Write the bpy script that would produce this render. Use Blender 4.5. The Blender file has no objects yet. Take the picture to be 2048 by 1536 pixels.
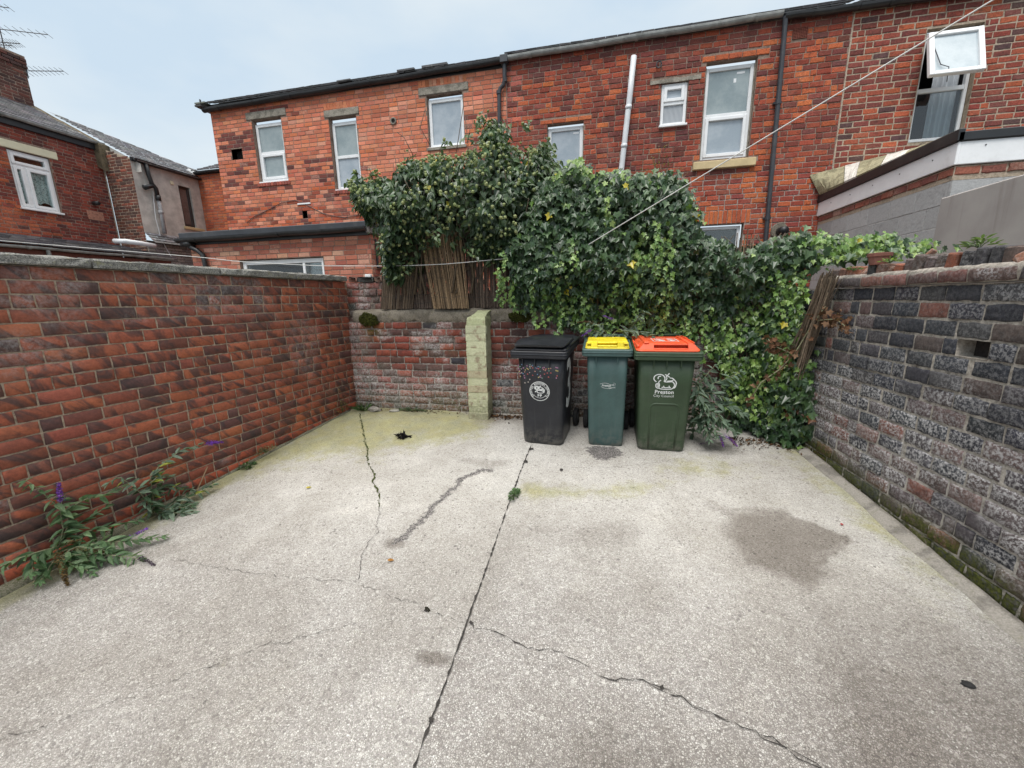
import bpy, math, random
import numpy as np
from mathutils import Matrix, Vector

S = bpy.context.scene
COL = S.collection
R = math.radians
rng = np.random.default_rng(7)
random.seed(7)

# ------------------------------------------------------------------ camera
cam_d = bpy.data.cameras.new('camera'); cam = bpy.data.objects.new('camera', cam_d); COL.objects.link(cam)
cam_d.sensor_width = 36.0; cam_d.lens = 36.0 * 790.0 / 2048.0
cam_d.clip_start = 0.02; cam_d.clip_end = 500.0
CAM_H = 1.82
def cam_matrix(yaw, pitch, roll):
    y, p, r = R(yaw), R(pitch), R(roll)
    fwd = np.array([-math.sin(y)*math.cos(p), math.cos(y)*math.cos(p), -math.sin(p)])
    right = np.array([math.cos(y), math.sin(y), 0.0]); down = np.cross(fwd, right)
    r2 = right*math.cos(r) + down*math.sin(r); d2 = -right*math.sin(r) + down*math.cos(r)
    m = Matrix.Identity(4)
    for i in range(3):
        m[i][0], m[i][1], m[i][2] = r2[i], -d2[i], -fwd[i]
    m[2][3] = CAM_H
    return m
cam.matrix_world = cam_matrix(12.75, 12.1, 1.0)
S.camera = cam

# ------------------------------------------------------------------ sky, sun, exposure
SUN_EL, SUN_AZ = 58.0, 192.0           # compass-like: direction the light comes from, measured from +Y clockwise
W = bpy.data.worlds.new('World'); S.world = W; W.use_nodes = True
wn = W.node_tree.nodes; wl = W.node_tree.links; wn.clear()
wout = wn.new('ShaderNodeOutputWorld'); wbg = wn.new('ShaderNodeBackground'); wbg.inputs[1].default_value = 0.1
sky = wn.new('ShaderNodeTexSky'); sky.sky_type = 'NISHITA'; sky.sun_disc = False
sky.sun_elevation = R(SUN_EL); sky.sun_rotation = R(SUN_AZ); sky.air_density = 1.3; sky.dust_density = 3.0
tc = wn.new('ShaderNodeTexCoord'); mp = wn.new('ShaderNodeMapping'); mp.inputs['Scale'].default_value = (1.0, 1.0, 2.2)
nz = wn.new('ShaderNodeTexNoise'); nz.inputs['Scale'].default_value = 2.1; nz.inputs['Detail'].default_value = 5; nz.inputs['Roughness'].default_value = 0.5
cr = wn.new('ShaderNodeValToRGB')      # thin overcast: pale blue between whiter veils of cloud
cr.color_ramp.elements[0].position = 0.40; cr.color_ramp.elements[0].color = (6.8, 8.25, 9.6, 1)
cr.color_ramp.elements[1].position = 0.62; cr.color_ramp.elements[1].color = (8.5, 9.4, 9.95, 1)
sep = wn.new('ShaderNodeSeparateXYZ')
mx = wn.new('ShaderNodeMix'); mx.data_type = 'RGBA'; mx.inputs[0].default_value = 0.9
wl.new(tc.outputs['Generated'], mp.inputs[0]); wl.new(mp.outputs[0], nz.inputs['Vector']); wl.new(nz.outputs['Fac'], cr.inputs[0])
wl.new(tc.outputs['Generated'], sep.inputs[0])
m2 = wn.new('ShaderNodeMix'); m2.data_type = 'RGBA'; m2.inputs[7].default_value = (40.0, 38.5, 36.5, 1)   # brighter, whiter cloud overhead
z2 = wn.new('ShaderNodeMapRange'); z2.inputs[1].default_value = 0.62; z2.inputs[2].default_value = 1.0; z2.interpolation_type = 'SMOOTHSTEP'
wl.new(sep.outputs['Z'], z2.inputs[0]); wl.new(z2.outputs[0], m2.inputs[0]); wl.new(cr.outputs[0], m2.inputs[6])
wl.new(sky.outputs[0], mx.inputs[6]); wl.new(m2.outputs[2], mx.inputs[7]); wl.new(mx.outputs[2], wbg.inputs[0])
wl.new(wbg.outputs[0], wout.inputs[0])

sun_d = bpy.data.lights.new('sun', 'SUN'); sun_d.energy = 2.0; sun_d.angle = R(22); sun_d.color = (1.0, 0.97, 0.93)
sun = bpy.data.objects.new('sun', sun_d); COL.objects.link(sun)
_d = Vector((math.sin(R(SUN_AZ))*math.cos(R(SUN_EL)), math.cos(R(SUN_AZ))*math.cos(R(SUN_EL)), math.sin(R(SUN_EL))))
sun.rotation_euler = _d.to_track_quat('Z', 'Y').to_euler(); sun.location = (0, 0, 12)
S.view_settings.view_transform = 'Standard'; S.view_settings.look = 'None'; S.view_settings.gamma = 1.0
S.view_settings.exposure = -0.03
S.cycles.max_bounces = 6; S.cycles.diffuse_bounces = 3; S.cycles.transparent_max_bounces = 6

def ground_z(x, y):
    return 0.095 * np.clip(y, -4.0, 5.0)

# ------------------------------------------------------------------ small helpers
def hash2(ix, iy, s):
    n = (ix.astype(np.int64)*374761393 + iy.astype(np.int64)*668265263 + s*974711) & 0x7fffffff
    n = ((n ^ (n >> 13)) * 1274126177) & 0x7fffffff
    return ((n ^ (n >> 16)) & 0xffff) / 65535.0
def vnoise(x, y, s=0):
    x = np.asarray(x, float); y = np.asarray(y, float)
    ix, iy = np.floor(x), np.floor(y); fx, fy = x-ix, y-iy
    fx = fx*fx*(3-2*fx); fy = fy*fy*(3-2*fy)
    a, b, c, d = hash2(ix, iy, s), hash2(ix+1, iy, s), hash2(ix, iy+1, s), hash2(ix+1, iy+1, s)
    return (a*(1-fx)+b*fx)*(1-fy) + (c*(1-fx)+d*fx)*fy
def fbm(x, y, s=0, o=4):
    t, a, tot = 0.0, 1.0, 0.0
    for i in range(o):
        t = t + a*vnoise(np.asarray(x)*2**i, np.asarray(y)*2**i, s+i*17); tot += a; a *= 0.5
    return t/tot
def sstep(a, b, x):
    t = np.clip((np.asarray(x, float)-a)/(b-a), 0, 1); return t*t*(3-2*t)

class Acc:
    """collects vertices, faces, material slots and two point colours, and links them as one mesh object"""
    def __init__(s): s.V = []; s.F = []; s.M = []; s.A = []; s.B = []; s.n = 0
    def add(s, V, F, m=0, a=(1, 1, 1), b=(0, 0, 0.5)):
        V = np.asarray(V, float).reshape(-1, 3); k = len(V)
        s.V.append(V)
        a = np.asarray(a, float); b = np.asarray(b, float)
        s.A.append(np.broadcast_to(a, (k, 3)) if a.ndim == 1 else a); s.B.append(np.broadcast_to(b, (k, 3)) if b.ndim == 1 else b)
        if isinstance(F, np.ndarray): F = [F]
        else:
            d = {}
            for f in F: d.setdefault(len(f), []).append(f)
            F = [np.asarray(v) for v in d.values()]
        for f in F:
            s.F.append(f.astype(np.int64) + s.n); s.M.append(np.full(len(f), m) if np.isscalar(m) else np.asarray(m))
        s.n += k
    def box(s, lo, hi, m=0, M=None, bev=0.0, **kw):
        lo = np.array(lo, float); hi = np.array(hi, float)
        if bev > 0:
            bev = min(bev, 0.45*float(np.min(hi-lo)))
            V = []; idx = {}
            for sx in (0, 1):
                for sy in (0, 1):
                    for sz in (0, 1):
                        c = np.where(np.array([sx, sy, sz]) == 1, hi, lo); sg = 1-2*np.array([sx, sy, sz])
                        for ax in range(3):
                            p = c.copy()
                            for k in range(3):
                                if k != ax: p[k] += sg[k]*bev
                            idx[(sx, sy, sz, ax)] = len(V); V.append(p)
            F = []
            for ax in range(3):
                o = [k for k in range(3) if k != ax]
                for sd in (0, 1):
                    q = []
                    for (p, r) in ((0, 0), (1, 0), (1, 1), (0, 1)):
                        c = [0, 0, 0]; c[ax] = sd; c[o[0]] = p; c[o[1]] = r; q.append(idx[(c[0], c[1], c[2], ax)])
                    F.append(q)
            for ax in range(3):
                o = [k for k in range(3) if k != ax]
                for (p, r) in ((0, 0), (1, 0), (1, 1), (0, 1)):
                    q = []
                    for sd in (0, 1):
                        c = [0, 0, 0]; c[ax] = sd; c[o[0]] = p; c[o[1]] = r
                        e = [idx[(c[0], c[1], c[2], o[0])], idx[(c[0], c[1], c[2], o[1])]]
                        q += e if sd == 0 else e[::-1]
                    F.append(q)
            for c in [(a, b, d) for a in (0, 1) for b in (0, 1) for d in (0, 1)]:
                F.append([idx[c+(k,)] for k in range(3)])
            V = np.array(V)
        else:
            V = np.array([[hi[0] if i & 1 else lo[0], hi[1] if i & 2 else lo[1], hi[2] if i & 4 else lo[2]] for i in range(8)])
            F = [[0, 2, 3, 1], [4, 5, 7, 6], [0, 1, 5, 4], [2, 6, 7, 3], [0, 4, 6, 2], [1, 3, 7, 5]]
        if M is not None:
            M = np.array(M); V = V @ M[:3, :3].T + M[:3, 3]
        s.add(V, F, m, **kw)
    def tube(s, pts, r, n=8, m=0, cap=True, **kw):
        P = np.asarray(pts, float); k = len(P); r = np.broadcast_to(np.asarray(r, float), (k,))
        T = np.gradient(P, axis=0); T /= np.linalg.norm(T, axis=1)[:, None] + 1e-9
        up = np.array([0, 0, 1.0]) if abs(T[0][2]) < 0.9 else np.array([1.0, 0, 0])
        V = []
        for i in range(k):
            a = np.cross(T[i], up); a /= np.linalg.norm(a)+1e-9; b = np.cross(T[i], a); up = -b if np.dot(-b, up) > 0 else b
            b = np.cross(a, T[i])
            for j in range(n):
                t = 2*math.pi*j/n; V.append(P[i] + r[i]*(math.cos(t)*a + math.sin(t)*b))
        F = [[i*n+j, i*n+(j+1) % n, (i+1)*n+(j+1) % n, (i+1)*n+j] for i in range(k-1) for j in range(n)]
        if cap: F += [list(range(n))[::-1], [(k-1)*n+j for j in range(n)]]
        s.add(V, F, m, **kw)
    def loft(s, loops, m=0, cap0=True, cap1=True, **kw):
        n = len(loops[0]); V = np.concatenate([np.asarray(l, float) for l in loops]); k = len(loops)
        F = [[i*n+j, i*n+(j+1) % n, (i+1)*n+(j+1) % n, (i+1)*n+j] for i in range(k-1) for j in range(n)]
        if cap0: F.append(list(range(n))[::-1])
        if cap1: F.append([(k-1)*n+j for j in range(n)])
        s.add(V, F, m, **kw)
    def strip(s, pts, w, nrm=(0, 0, 1), m=0, **kw):
        """flat ribbon of half-width w along pts, lying in the plane with normal nrm"""
        P = np.asarray(pts, float); T = np.gradient(P, axis=0); N = np.asarray(nrm, float)
        sd = np.cross(T, N); sd /= np.linalg.norm(sd, axis=1)[:, None]+1e-9
        w = np.broadcast_to(np.asarray(w, float), (len(P),))[:, None]
        V = np.concatenate([P-sd*w, P+sd*w]); k = len(P)
        s.add(V, [[i, i+1, k+i+1, k+i] for i in range(k-1)], m, **kw)
    def build(s, name, mats, parent=None, smooth=False, local=False):
        me = bpy.data.meshes.new(name)
        V = np.concatenate(s.V); me.vertices.add(len(V)); me.vertices.foreach_set('co', V.astype(np.float32).ravel())
        nl = sum(f.size for f in s.F); npoly = sum(len(f) for f in s.F)
        me.loops.add(nl); me.loops.foreach_set('vertex_index', np.concatenate([f.ravel() for f in s.F]).astype(np.int32))
        sizes = np.concatenate([np.full(len(f), f.shape[1]) for f in s.F]); st = np.concatenate([[0], np.cumsum(sizes)[:-1]])
        me.polygons.add(npoly); me.polygons.foreach_set('loop_start', st.astype(np.int32))
        me.polygons.foreach_set('material_index', np.concatenate(s.M).astype(np.int32))
        me.polygons.foreach_set('use_smooth', np.full(npoly, bool(smooth)))
        for nm, src in (('bcol', s.A), ('bm', s.B)):
            at = me.attributes.new(nm, 'FLOAT_COLOR', 'POINT'); c = np.ones((len(V), 4), np.float32); c[:, :3] = np.concatenate(src)
            at.data.foreach_set('color', c.ravel())
        me.update(calc_edges=True); me.validate()
        for mt in (mats if isinstance(mats, (list, tuple)) else [mats]): me.materials.append(mt)
        o = bpy.data.objects.new(name, me); COL.objects.link(o)
        if parent is not None:
            o.parent = parent
            if not local: o.matrix_parent_inverse = parent_world(parent).inverted()
        return o
def parent_world(p):
    return p.matrix_basis.copy() if p.parent is None else parent_world(p.parent) @ p.matrix_parent_inverse @ p.matrix_basis

def thing(name, label, cat, loc, group=None):
    o = bpy.data.objects.new(name, None); COL.objects.link(o); o.location = loc; o.empty_display_size = 0.1
    o['label'] = label; o['category'] = cat
    if group: o['group'] = group
    return o
def tag(o, label, cat, group=None):
    o['label'] = label; o['category'] = cat
    if group: o['group'] = group
    return o

# ------------------------------------------------------------------ material builder
class NB:
    def __init__(s, name):
        s.m = bpy.data.materials.new(name); s.m.use_nodes = True; s.t = s.m.node_tree; s.t.nodes.clear()
        s.o = s.t.nodes.new('ShaderNodeOutputMaterial'); s.b = s.t.nodes.new('ShaderNodeBsdfPrincipled')
        s.t.links.new(s.b.outputs[0], s.o.inputs[0]); s.set(Roughness=0.85)
    def _in(s, sock, v):
        if isinstance(v, bpy.types.NodeSocket): s.t.links.new(v, sock)
        else:
            if hasattr(sock.default_value, '__len__') and not hasattr(v, '__len__'): v = (v, v, v)
            if hasattr(v, '__len__') and len(v) == 3 and len(sock.default_value) == 4: v = (*v, 1)
            sock.default_value = v
    def n(s, typ, out=0, ins=None, **pr):
        nd = s.t.nodes.new('ShaderNode'+typ)
        for k, v in pr.items(): setattr(nd, k, v)
        for k, v in (ins or {}).items(): s._in(nd.inputs[k], v)
        return nd.outputs[out]
    def set(s, **kw):
        for k, v in kw.items(): s._in(s.b.inputs[k.replace('_', ' ')], v)
    def attr(s, name, out='Color'): return s.n('Attribute', out, attribute_name=name)
    def pos(s): return s.n('NewGeometry', 'Position')
    def obj(s): return s.n('TexCoord', 'Object')
    def sepc(s, c, i): return s.n('SeparateColor', i, {0: c})
    def math(s, op, a, b=0.0, c=None, clamp=False):
        i = {0: a, 1: b}
        if c is not None: i[2] = c
        return s.n('Math', 0, i, operation=op, use_clamp=clamp)
    def vmath(s, op, a, b=(0, 0, 0), out=0, scale=None):
        i = {0: a, 1: b}
        if scale is not None: i = {0: a, 'Scale': scale}
        return s.n('VectorMath', out, i, operation=op)
    def noise(s, v, scale, detail=3, rough=0.5, dist=0.0, out='Fac'):
        return s.n('TexNoise', out, {'Vector': v, 'Scale': scale, 'Detail': detail, 'Roughness': rough, 'Distortion': dist})
    def vor(s, v, scale, out='Distance', feature='F1', rnd=1.0):
        return s.n('TexVoronoi', out, {'Vector': v, 'Scale': scale, 'Randomness': rnd}, feature=feature)
    def mr(s, v, a, b, c=0.0, d=1.0, smooth=True):
        return s.n('MapRange', 0, {0: v, 1: a, 2: b, 3: c, 4: d}, interpolation_type='SMOOTHSTEP' if smooth else 'LINEAR')
    def mix(s, f, a, b, mode='MIX'):
        nd = s.t.nodes.new('ShaderNodeMix'); nd.data_type = 'RGBA'; nd.blend_type = mode
        s._in(nd.inputs[0], f); s._in(nd.inputs[6], a); s._in(nd.inputs[7], b); return nd.outputs[2]
    def ramp(s, f, st):
        nd = s.t.nodes.new('ShaderNodeValToRGB'); e = nd.color_ramp.elements
        while len(e) < len(st): e.new(0.5)
        for q, (p, c) in zip(e, st): q.position = p; q.color = (*c, 1)
        s._in(nd.inputs[0], f); return nd.outputs[0]
    def bump(s, h, strength=0.5, dist=0.01, normal=None):
        i = {'Height': h, 'Strength': strength, 'Distance': dist}
        if normal is not None: i['Normal'] = normal
        o = s.n('Bump', 0, i); s._in(s.b.inputs['Normal'], o); return o

def mat_plain(name, col, rough=0.5, var=0.12, scale=9.0, bump=0.0, bscale=80.0, spec=0.5, metal=0.0, dirt=None, dirt_amt=0.5):
    b = NB(name); p = b.obj()
    f = b.noise(p, scale, 5, 0.6)
    c = b.mix(b.mr(f, 0.25, 0.75), tuple(x*(1-var) for x in col), tuple(min(1, x*(1+var)) for x in col))
    if dirt is not None: c = b.mix(b.math('MULTIPLY', b.mr(b.noise(p, scale*0.6, 6, 0.7), 0.5, 0.72), dirt_amt), c, dirt)
    b.set(Base_Color=c, Roughness=b.mr(b.noise(p, scale*3, 3), 0.2, 0.8, rough*0.85, min(1, rough*1.15)), Specular_IOR_Level=spec, Metallic=metal)
    if bump: b.bump(b.noise(p, bscale, 4, 0.6), bump, 0.004)
    return b.m

def mat_brick(name, soot=(0.03, 0.025, 0.025), soot_amt=0.5, flash=0.0, bloom_col=(0.50, 0.49, 0.48), rough=0.88, bumpy=0.6, fine=0.22, sootscale=14.0, blsc=42, lump=18, bl0=0.36, bl1=0.66):
    b = NB(name); p = b.pos(); a = b.attr('bcol'); mk = b.attr('bm'); rnd = b.sepc(mk, 2)
    off = b.vmath('SCALE', b.n('CombineXYZ', 0, {0: rnd, 1: b.math('MULTIPLY', rnd, 7.3), 2: b.math('MULTIPLY', rnd, 3.1)}), scale=23.0)
    q = b.vmath('ADD', p, off)
    n1 = b.noise(q, 55, 4, 0.65); n2 = b.noise(q, sootscale, 4, 0.6)
    c = b.mix(b.mr(n1, 0.25, 0.75, 0, 1), b.vmath('SCALE', a, scale=1-fine), b.vmath('SCALE', a, scale=1+fine))
    if flash:    # kiln flashing: dark diagonal bands across each brick
        qx = b.n('SeparateXYZ', 1, {0: q}); qz = b.n('SeparateXYZ', 2, {0: q})
        s1 = b.math('ADD', qx, qz); s2 = b.math('SUBTRACT', qx, qz)
        dv = b.n('CombineXYZ', 0, {0: b.math('MULTIPLY', s1, 6.2), 1: b.math('MULTIPLY', s2, 2.1), 2: b.math('MULTIPLY', rnd, 40.0)})
        fl = b.mr(b.noise(dv, 1.0, 4, 0.6, 1.1), 0.43, 0.62)
        c = b.mix(b.math('MULTIPLY', fl, flash), c, b.mix(n1, (0.028, 0.022, 0.024), (0.075, 0.055, 0.052)))
    if soot_amt: c = b.mix(b.math('MULTIPLY', b.mr(n2, 0.52, 0.70), soot_amt), c, soot)
    bl = b.math('MULTIPLY', b.sepc(mk, 0), b.mr(b.noise(q, blsc, 6, 0.75), bl0, bl1), clamp=True)
    c = b.mix(bl, c, bloom_col)
    ms = b.math('MULTIPLY', b.sepc(mk, 1), b.mr(b.noise(p, 38, 5, 0.7), 0.25, 0.6), clamp=True)
    c = b.mix(ms, c, b.ramp(b.noise(p, 70, 3), [(0.3, (0.018, 0.022, 0.006)), (0.7, (0.085, 0.095, 0.016))]))
    b.set(Base_Color=c, Roughness=rough, Specular_IOR_Level=0.3)
    b.bump(b.math('ADD', b.math('MULTIPLY', n1, 0.7), b.noise(q, lump, 3)), bumpy, 0.006)
    return b.m
def mat_mortar(name, c1, c2, moss=True):
    b = NB(name); p = b.pos(); mk = b.attr('bm')
    n = b.noise(p, 40, 5, 0.65)
    c = b.mix(b.mr(n, 0.3, 0.7), c1, c2); c = b.mix(b.math('MULTIPLY', b.mr(b.noise(p, 5.5, 6, 0.75), 0.52, 0.66), 0.7), c, b.vmath('SCALE', c, scale=0.28))
    c = b.mix(b.math('MULTIPLY', b.sepc(mk, 0), b.mr(n, 0.3, 0.6), clamp=True), c, (0.52, 0.50, 0.47))
    if moss: c = b.mix(b.math('MULTIPLY', b.sepc(mk, 1), b.mr(b.noise(p, 30, 4), 0.35, 0.6), clamp=True), c, (0.045, 0.055, 0.012))
    b.set(Base_Color=c, Roughness=0.95, Specular_IOR_Level=0.2); b.bump(b.noise(p, 110, 4, 0.7), 0.8, 0.006)
    return b.m

# ------------------------------------------------------------------ brickwork
class Plane:
    """a vertical wall face: u runs along d, v is height, w points out along n"""
    def __init__(s, p0, d, n):
        s.p = np.array([p0[0], p0[1], 0.0]); s.d = np.array([d[0], d[1], 0.0]); s.d /= np.linalg.norm(s.d)
        s.n = np.array([n[0], n[1], 0.0]); s.n /= np.linalg.norm(s.n)
    def at(s, u, v, w):
        u, v, w = np.broadcast_arrays(np.asarray(u, float), np.asarray(v, float), np.asarray(w, float))
        return s.p + u[..., None]*s.d + w[..., None]*s.n + v[..., None]*np.array([0, 0, 1.0])

def courses(u0, u1, vtop, vbot, h, L, joint, g, headers=(), openings=(), jit=0.012, firstrow=0, halfbat=0.06):
    out = []; i = 0; v1 = vtop
    while v1 > vbot+0.01:
        v0 = v1-h; r = firstrow+i; hd = headers(r) if callable(headers) else r in headers
        unit = L/2 if hd else L; x = u0 - (unit*0.5 if (r % 2) else 0.0) - g.random()*unit*0.12
        ivs = [(u0, u1)]
        for (a, b, c, d) in openings:
            if c < v1-0.35*h and d > v0+0.35*h:
                ivs = [q for (s, e) in ivs for q in ((s, min(e, a)), (max(s, b), e)) if q[1]-q[0] > 0.012]
        while x < u1:
            un = unit*(0.5 if (not hd and g.random() < halfbat) else 1.0)
            e = x+un+g.normal(0, jit*0.5)
            for (s, t) in ivs:
                a, b = max(x, s), min(e, t)
                if b-a > 0.03: out.append((a+joint/2, b-joint/2, v0+joint/2, v1-joint/2, r))
            x = e
        v1 = v0; i += 1
    return np.array(out)

def brick_faces(acc, P, B, g, col, mask, nu=2, nv=1, bev=0.006, depth=0.02, proud=0.0, pj=0.002, ej=0.0015, m=0, tilt=0.0, bulge=0.0):
    """the visible faces of every brick of a wall: rounded arris, slightly uneven edges, each a little in or out"""
    N = len(B)
    if N == 0: return
    s = np.linspace(0, 1, nu+1); t = np.linspace(0, 1, nv+1)
    G = [(i, j) for j in range(nv+1) for i in range(nu+1)]; gi = {q: k for k, q in enumerate(G)}
    per = [(i, 0) for i in range(nu)]+[(nu, j) for j in range(nv)]+[(i, nv) for i in range(nu, 0, -1)]+[(0, j) for j in range(nv, 0, -1)]
    Pn = len(per); K = len(G)+2*Pn
    gs = np.array([s[i] for i, j in G]); gt = np.array([t[j] for i, j in G])
    ps = np.array([s[i] for i, j in per]); pt = np.array([t[j] for i, j in per])
    L = (B[:, 1]-B[:, 0])[:, None]; H = (B[:, 3]-B[:, 2])[:, None]
    bu = np.minimum(bev, L*0.2); bv = np.minimum(bev, H*0.2)
    U = np.concatenate([B[:, :1]+bu+gs*(L-2*bu), B[:, :1]+ps*L, B[:, :1]+ps*L], 1)
    Vv = np.concatenate([B[:, 2:3]+bv+gt*(H-2*bv), B[:, 2:3]+pt*H, B[:, 2:3]+pt*H], 1)
    pr = proud+np.clip(g.normal(0, pj, (N, 1)), -0.0012, 3*pj); tl = g.normal(0, tilt, (N, 1)) if tilt else 0.0
    Wf = pr+tl*(gs-0.5)*L*2+bulge*(1-(2*gs-1)**4)*(1-(2*gt-1)**4)
    Wm = pr-bev*0.8+tl*(ps-0.5)*L*2
    Wz = np.concatenate([np.broadcast_to(Wf, (N, len(G))), np.broadcast_to(Wm, (N, Pn)), np.full((N, Pn), -depth)], 1)
    jt = g.normal(0, ej, (N, K)); jt2 = g.normal(0, ej, (N, K))
    jt[:, len(G)+Pn:] = jt[:, len(G):len(G)+Pn]; jt2[:, len(G)+Pn:] = jt2[:, len(G):len(G)+Pn]
    rot = g.normal(0, 0.006, (N, 1))
    cu = (B[:, 0]+B[:, 1])[:, None]/2; cv = (B[:, 2]+B[:, 3])[:, None]/2
    du, dv = U-cu, Vv-cv; U2 = U+jt-dv*rot; V2 = Vv+jt2+du*rot
    X = P.at(U2, V2, Wz)
    F = []
    for j in range(nv):
        for i in range(nu): F.append([gi[(i, j)], gi[(i+1, j)], gi[(i+1, j+1)], gi[(i, j+1)]])
    o1, o2 = len(G), len(G)+Pn
    for k in range(Pn):
        k2 = (k+1) % Pn; a, b = gi[per[k]], gi[per[k2]]
        F.append([o1+k, o1+k2, b, a]); F.append([o2+k, o2+k2, o1+k2, o1+k])
    F = np.array(F); FF = (F[None]+(np.arange(N)*K)[:, None, None]).reshape(-1, 4)
    c = np.asarray(col(B, g)); A = np.repeat(c[:, None, :], K, 1).reshape(-1, 3)
    mk = np.asarray(mask(U2, Vv, B, g)); mk = mk.reshape(-1, 3) if mk.shape[:2] == (N, K) else np.repeat(mk[:, None, :], K, 1).reshape(-1, 3)
    mk = mk.copy(); mk[:, 2] = np.repeat(g.random(N), K)
    acc.add(X.reshape(-1, 3), FF, m, A, mk)

def mortar_face(acc, P, u0, u1, v0, v1, w, openings=(), reveal=0.1, m=1, step=0.35, mask=None, rm=None):
    us = sorted(set([u0, u1]+[x for o in openings for x in o[:2] if u0 < x < u1]+list(np.arange(u0, u1, step))))
    vs = sorted(set([v0, v1]+[x for o in openings for x in o[2:4] if v0 < x < v1]+list(np.arange(v0, v1, step))))
    U, Vg = np.meshgrid(us, vs); X = P.at(U, Vg, w).reshape(-1, 3); n = len(us); F = []
    for j in range(len(vs)-1):
        for i in range(n-1):
            cu, cv = (us[i]+us[i+1])/2, (vs[j]+vs[j+1])/2
            if any(a < cu < b and c < cv < d for (a, b, c, d) in openings): continue
            F.append([j*n+i, j*n+i+1, (j+1)*n+i+1, (j+1)*n+i])
    mk = (0, 0, 0.5) if mask is None else np.asarray(mask(U.ravel(), Vg.ravel()))
    acc.add(X, F, m, b=mk)
    for (a, b, c, d) in openings:
        q = P.at(np.array([a, b, b, a]), np.array([c, c, d, d]), w+0.004); r = P.at(np.array([a, b, b, a]), np.array([c, c, d, d]), w-reveal)
        acc.add(np.concatenate([q, r]), [[0, 1, 5, 4], [1, 2, 6, 5], [2, 3, 7, 6], [3, 0, 4, 7]], m if rm is None else rm)

def pick(g, n, cols, p):
    i = g.choice(len(cols), n, p=np.array(p)/sum(p)); c = np.array(cols)[i]
    return c*g.normal(1, 0.1, (n, 1)).clip(0.7, 1.3)*g.normal(1, 0.03, (n, 3))
# ================================================================== the yard: one concrete sheet with its stains, joint and cracks
def mat_concrete():
    b = NB('exposed_aggregate_concrete'); p = b.pos(); a = b.attr('bcol'); mk = b.attr('bm')
    al, wet_shade, pat = b.sepc(a, 0), b.sepc(a, 1), b.sepc(a, 2); worn = b.sepc(mk, 0)
    n_lo = b.noise(p, 1.3, 6, 0.6); n_mid = b.noise(p, 9, 5, 0.6); n_hi = b.noise(p, 260, 3, 0.6)
    q = b.vmath('ADD', p, b.vmath('SCALE', b.noise(p, 40, 2, out='Color'), scale=0.012))
    r1 = b.sepc(b.vor(q, 125, 'Color'), 0); d1 = b.vor(q, 125); e1 = b.vor(q, 125, 'Distance', 'DISTANCE_TO_EDGE')
    r2 = b.sepc(b.vor(q, 46, 'Color'), 1); d2 = b.vor(q, 46)
    stone = b.ramp(r1, [(0.0, (0.235, 0.221, 0.21)), (0.22, (0.385, 0.364, 0.345)), (0.5, (0.47, 0.45, 0.424)), (0.8, (0.545, 0.53, 0.498)), (1.0, (0.66, 0.65, 0.62))])
    c = b.mix(b.mr(e1, 0.03, 0.20), b.mix(worn, (0.225, 0.207, 0.192), (0.53, 0.515, 0.475)), stone)
    big = b.math('MULTIPLY', b.mr(r2, 0.86, 0.90), b.mr(d2, 0.46, 0.36))
    c = b.mix(big, c, b.ramp(b.sepc(b.vor(q, 46, 'Color'), 2), [(0.0, (0.24, 0.225, 0.215)), (0.5, (0.42, 0.40, 0.37)), (1.0, (0.58, 0.565, 0.535))]))
    c = b.mix(b.mr(n_hi, 0.3, 0.7), b.vmath('SCALE', c, scale=0.70), b.vmath('SCALE', c, scale=1.24))
    c = b.mix(b.math('MULTIPLY', b.mr(n_mid, 0.42, 0.66), 0.32), c, b.vmath('MULTIPLY', c, (0.75, 0.73, 0.71)))
    c = b.mix(b.math('MULTIPLY', b.mr(n_lo, 0.38, 0.62), 0.8), c, b.vmath('MULTIPLY', c, (0.80, 0.785, 0.765)))
    c = b.mix(b.math('MULTIPLY', b.mr(b.noise(p, 3.1, 6, 0.7), 0.54, 0.68), 0.35), c, b.vmath('MULTIPLY', c, (1.25, 1.25, 1.23)))
    fa = b.mr(b.math('ADD', al, b.math('MULTIPLY', b.math('SUBTRACT', b.noise(p, 5, 8, 0.75), 0.5), 2.0)), 0.22, 1.0)
    c = b.mix(b.math('MULTIPLY', fa, 0.85), c, b.mix(1.0, b.mix(0.35, c, (0.42, 0.42, 0.40)), b.ramp(b.noise(p, 6, 4), [(0.3, (0.66, 0.68, 0.44)), (0.7, (0.80, 0.77, 0.36))]), 'MULTIPLY'))
    fw = b.mr(b.math('ADD', wet_shade, b.math('MULTIPLY', b.math('SUBTRACT', b.noise(p, 30, 5, 0.7), 0.5), 0.5)), 0.2, 0.8)
    c = b.mix(b.math('MULTIPLY', fw, 0.9), c, b.vmath('MULTIPLY', c, (0.50, 0.47, 0.45)))
    fp = b.mr(b.math('ADD', pat, b.math('MULTIPLY', b.math('SUBTRACT', b.noise(p, 26, 6, 0.8), 0.5), 2.6)), 0.36, 0.64)
    c = b.mix(fp, c, b.mix(b.mr(b.noise(p, 95, 4, 0.8), 0.42, 0.62), (0.06, 0.055, 0.055), (0.30, 0.28, 0.265)))
    b.set(Base_Color=c, Roughness=0.92, Specular_IOR_Level=0.25)
    h = b.math('ADD', b.math('MULTIPLY', b.mr(e1, 0.0, 0.22), b.math('SUBTRACT', 1.0, b.math('MULTIPLY', worn, 0.6))), b.math('MULTIPLY', n_hi, 0.5))
    b.bump(b.math('ADD', h, b.math('MULTIPLY', big, 0.7)), 0.6, 0.005)
    return b.m
M_conc = mat_concrete()
M_crack = mat_plain('crack_shadow_dirt', (0.032, 0.028, 0.025), 1.0, 0.4, 60)
M_crackmoss = mat_plain('crack_moss', (0.05, 0.06, 0.012), 1.0, 0.4, 80)
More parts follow.
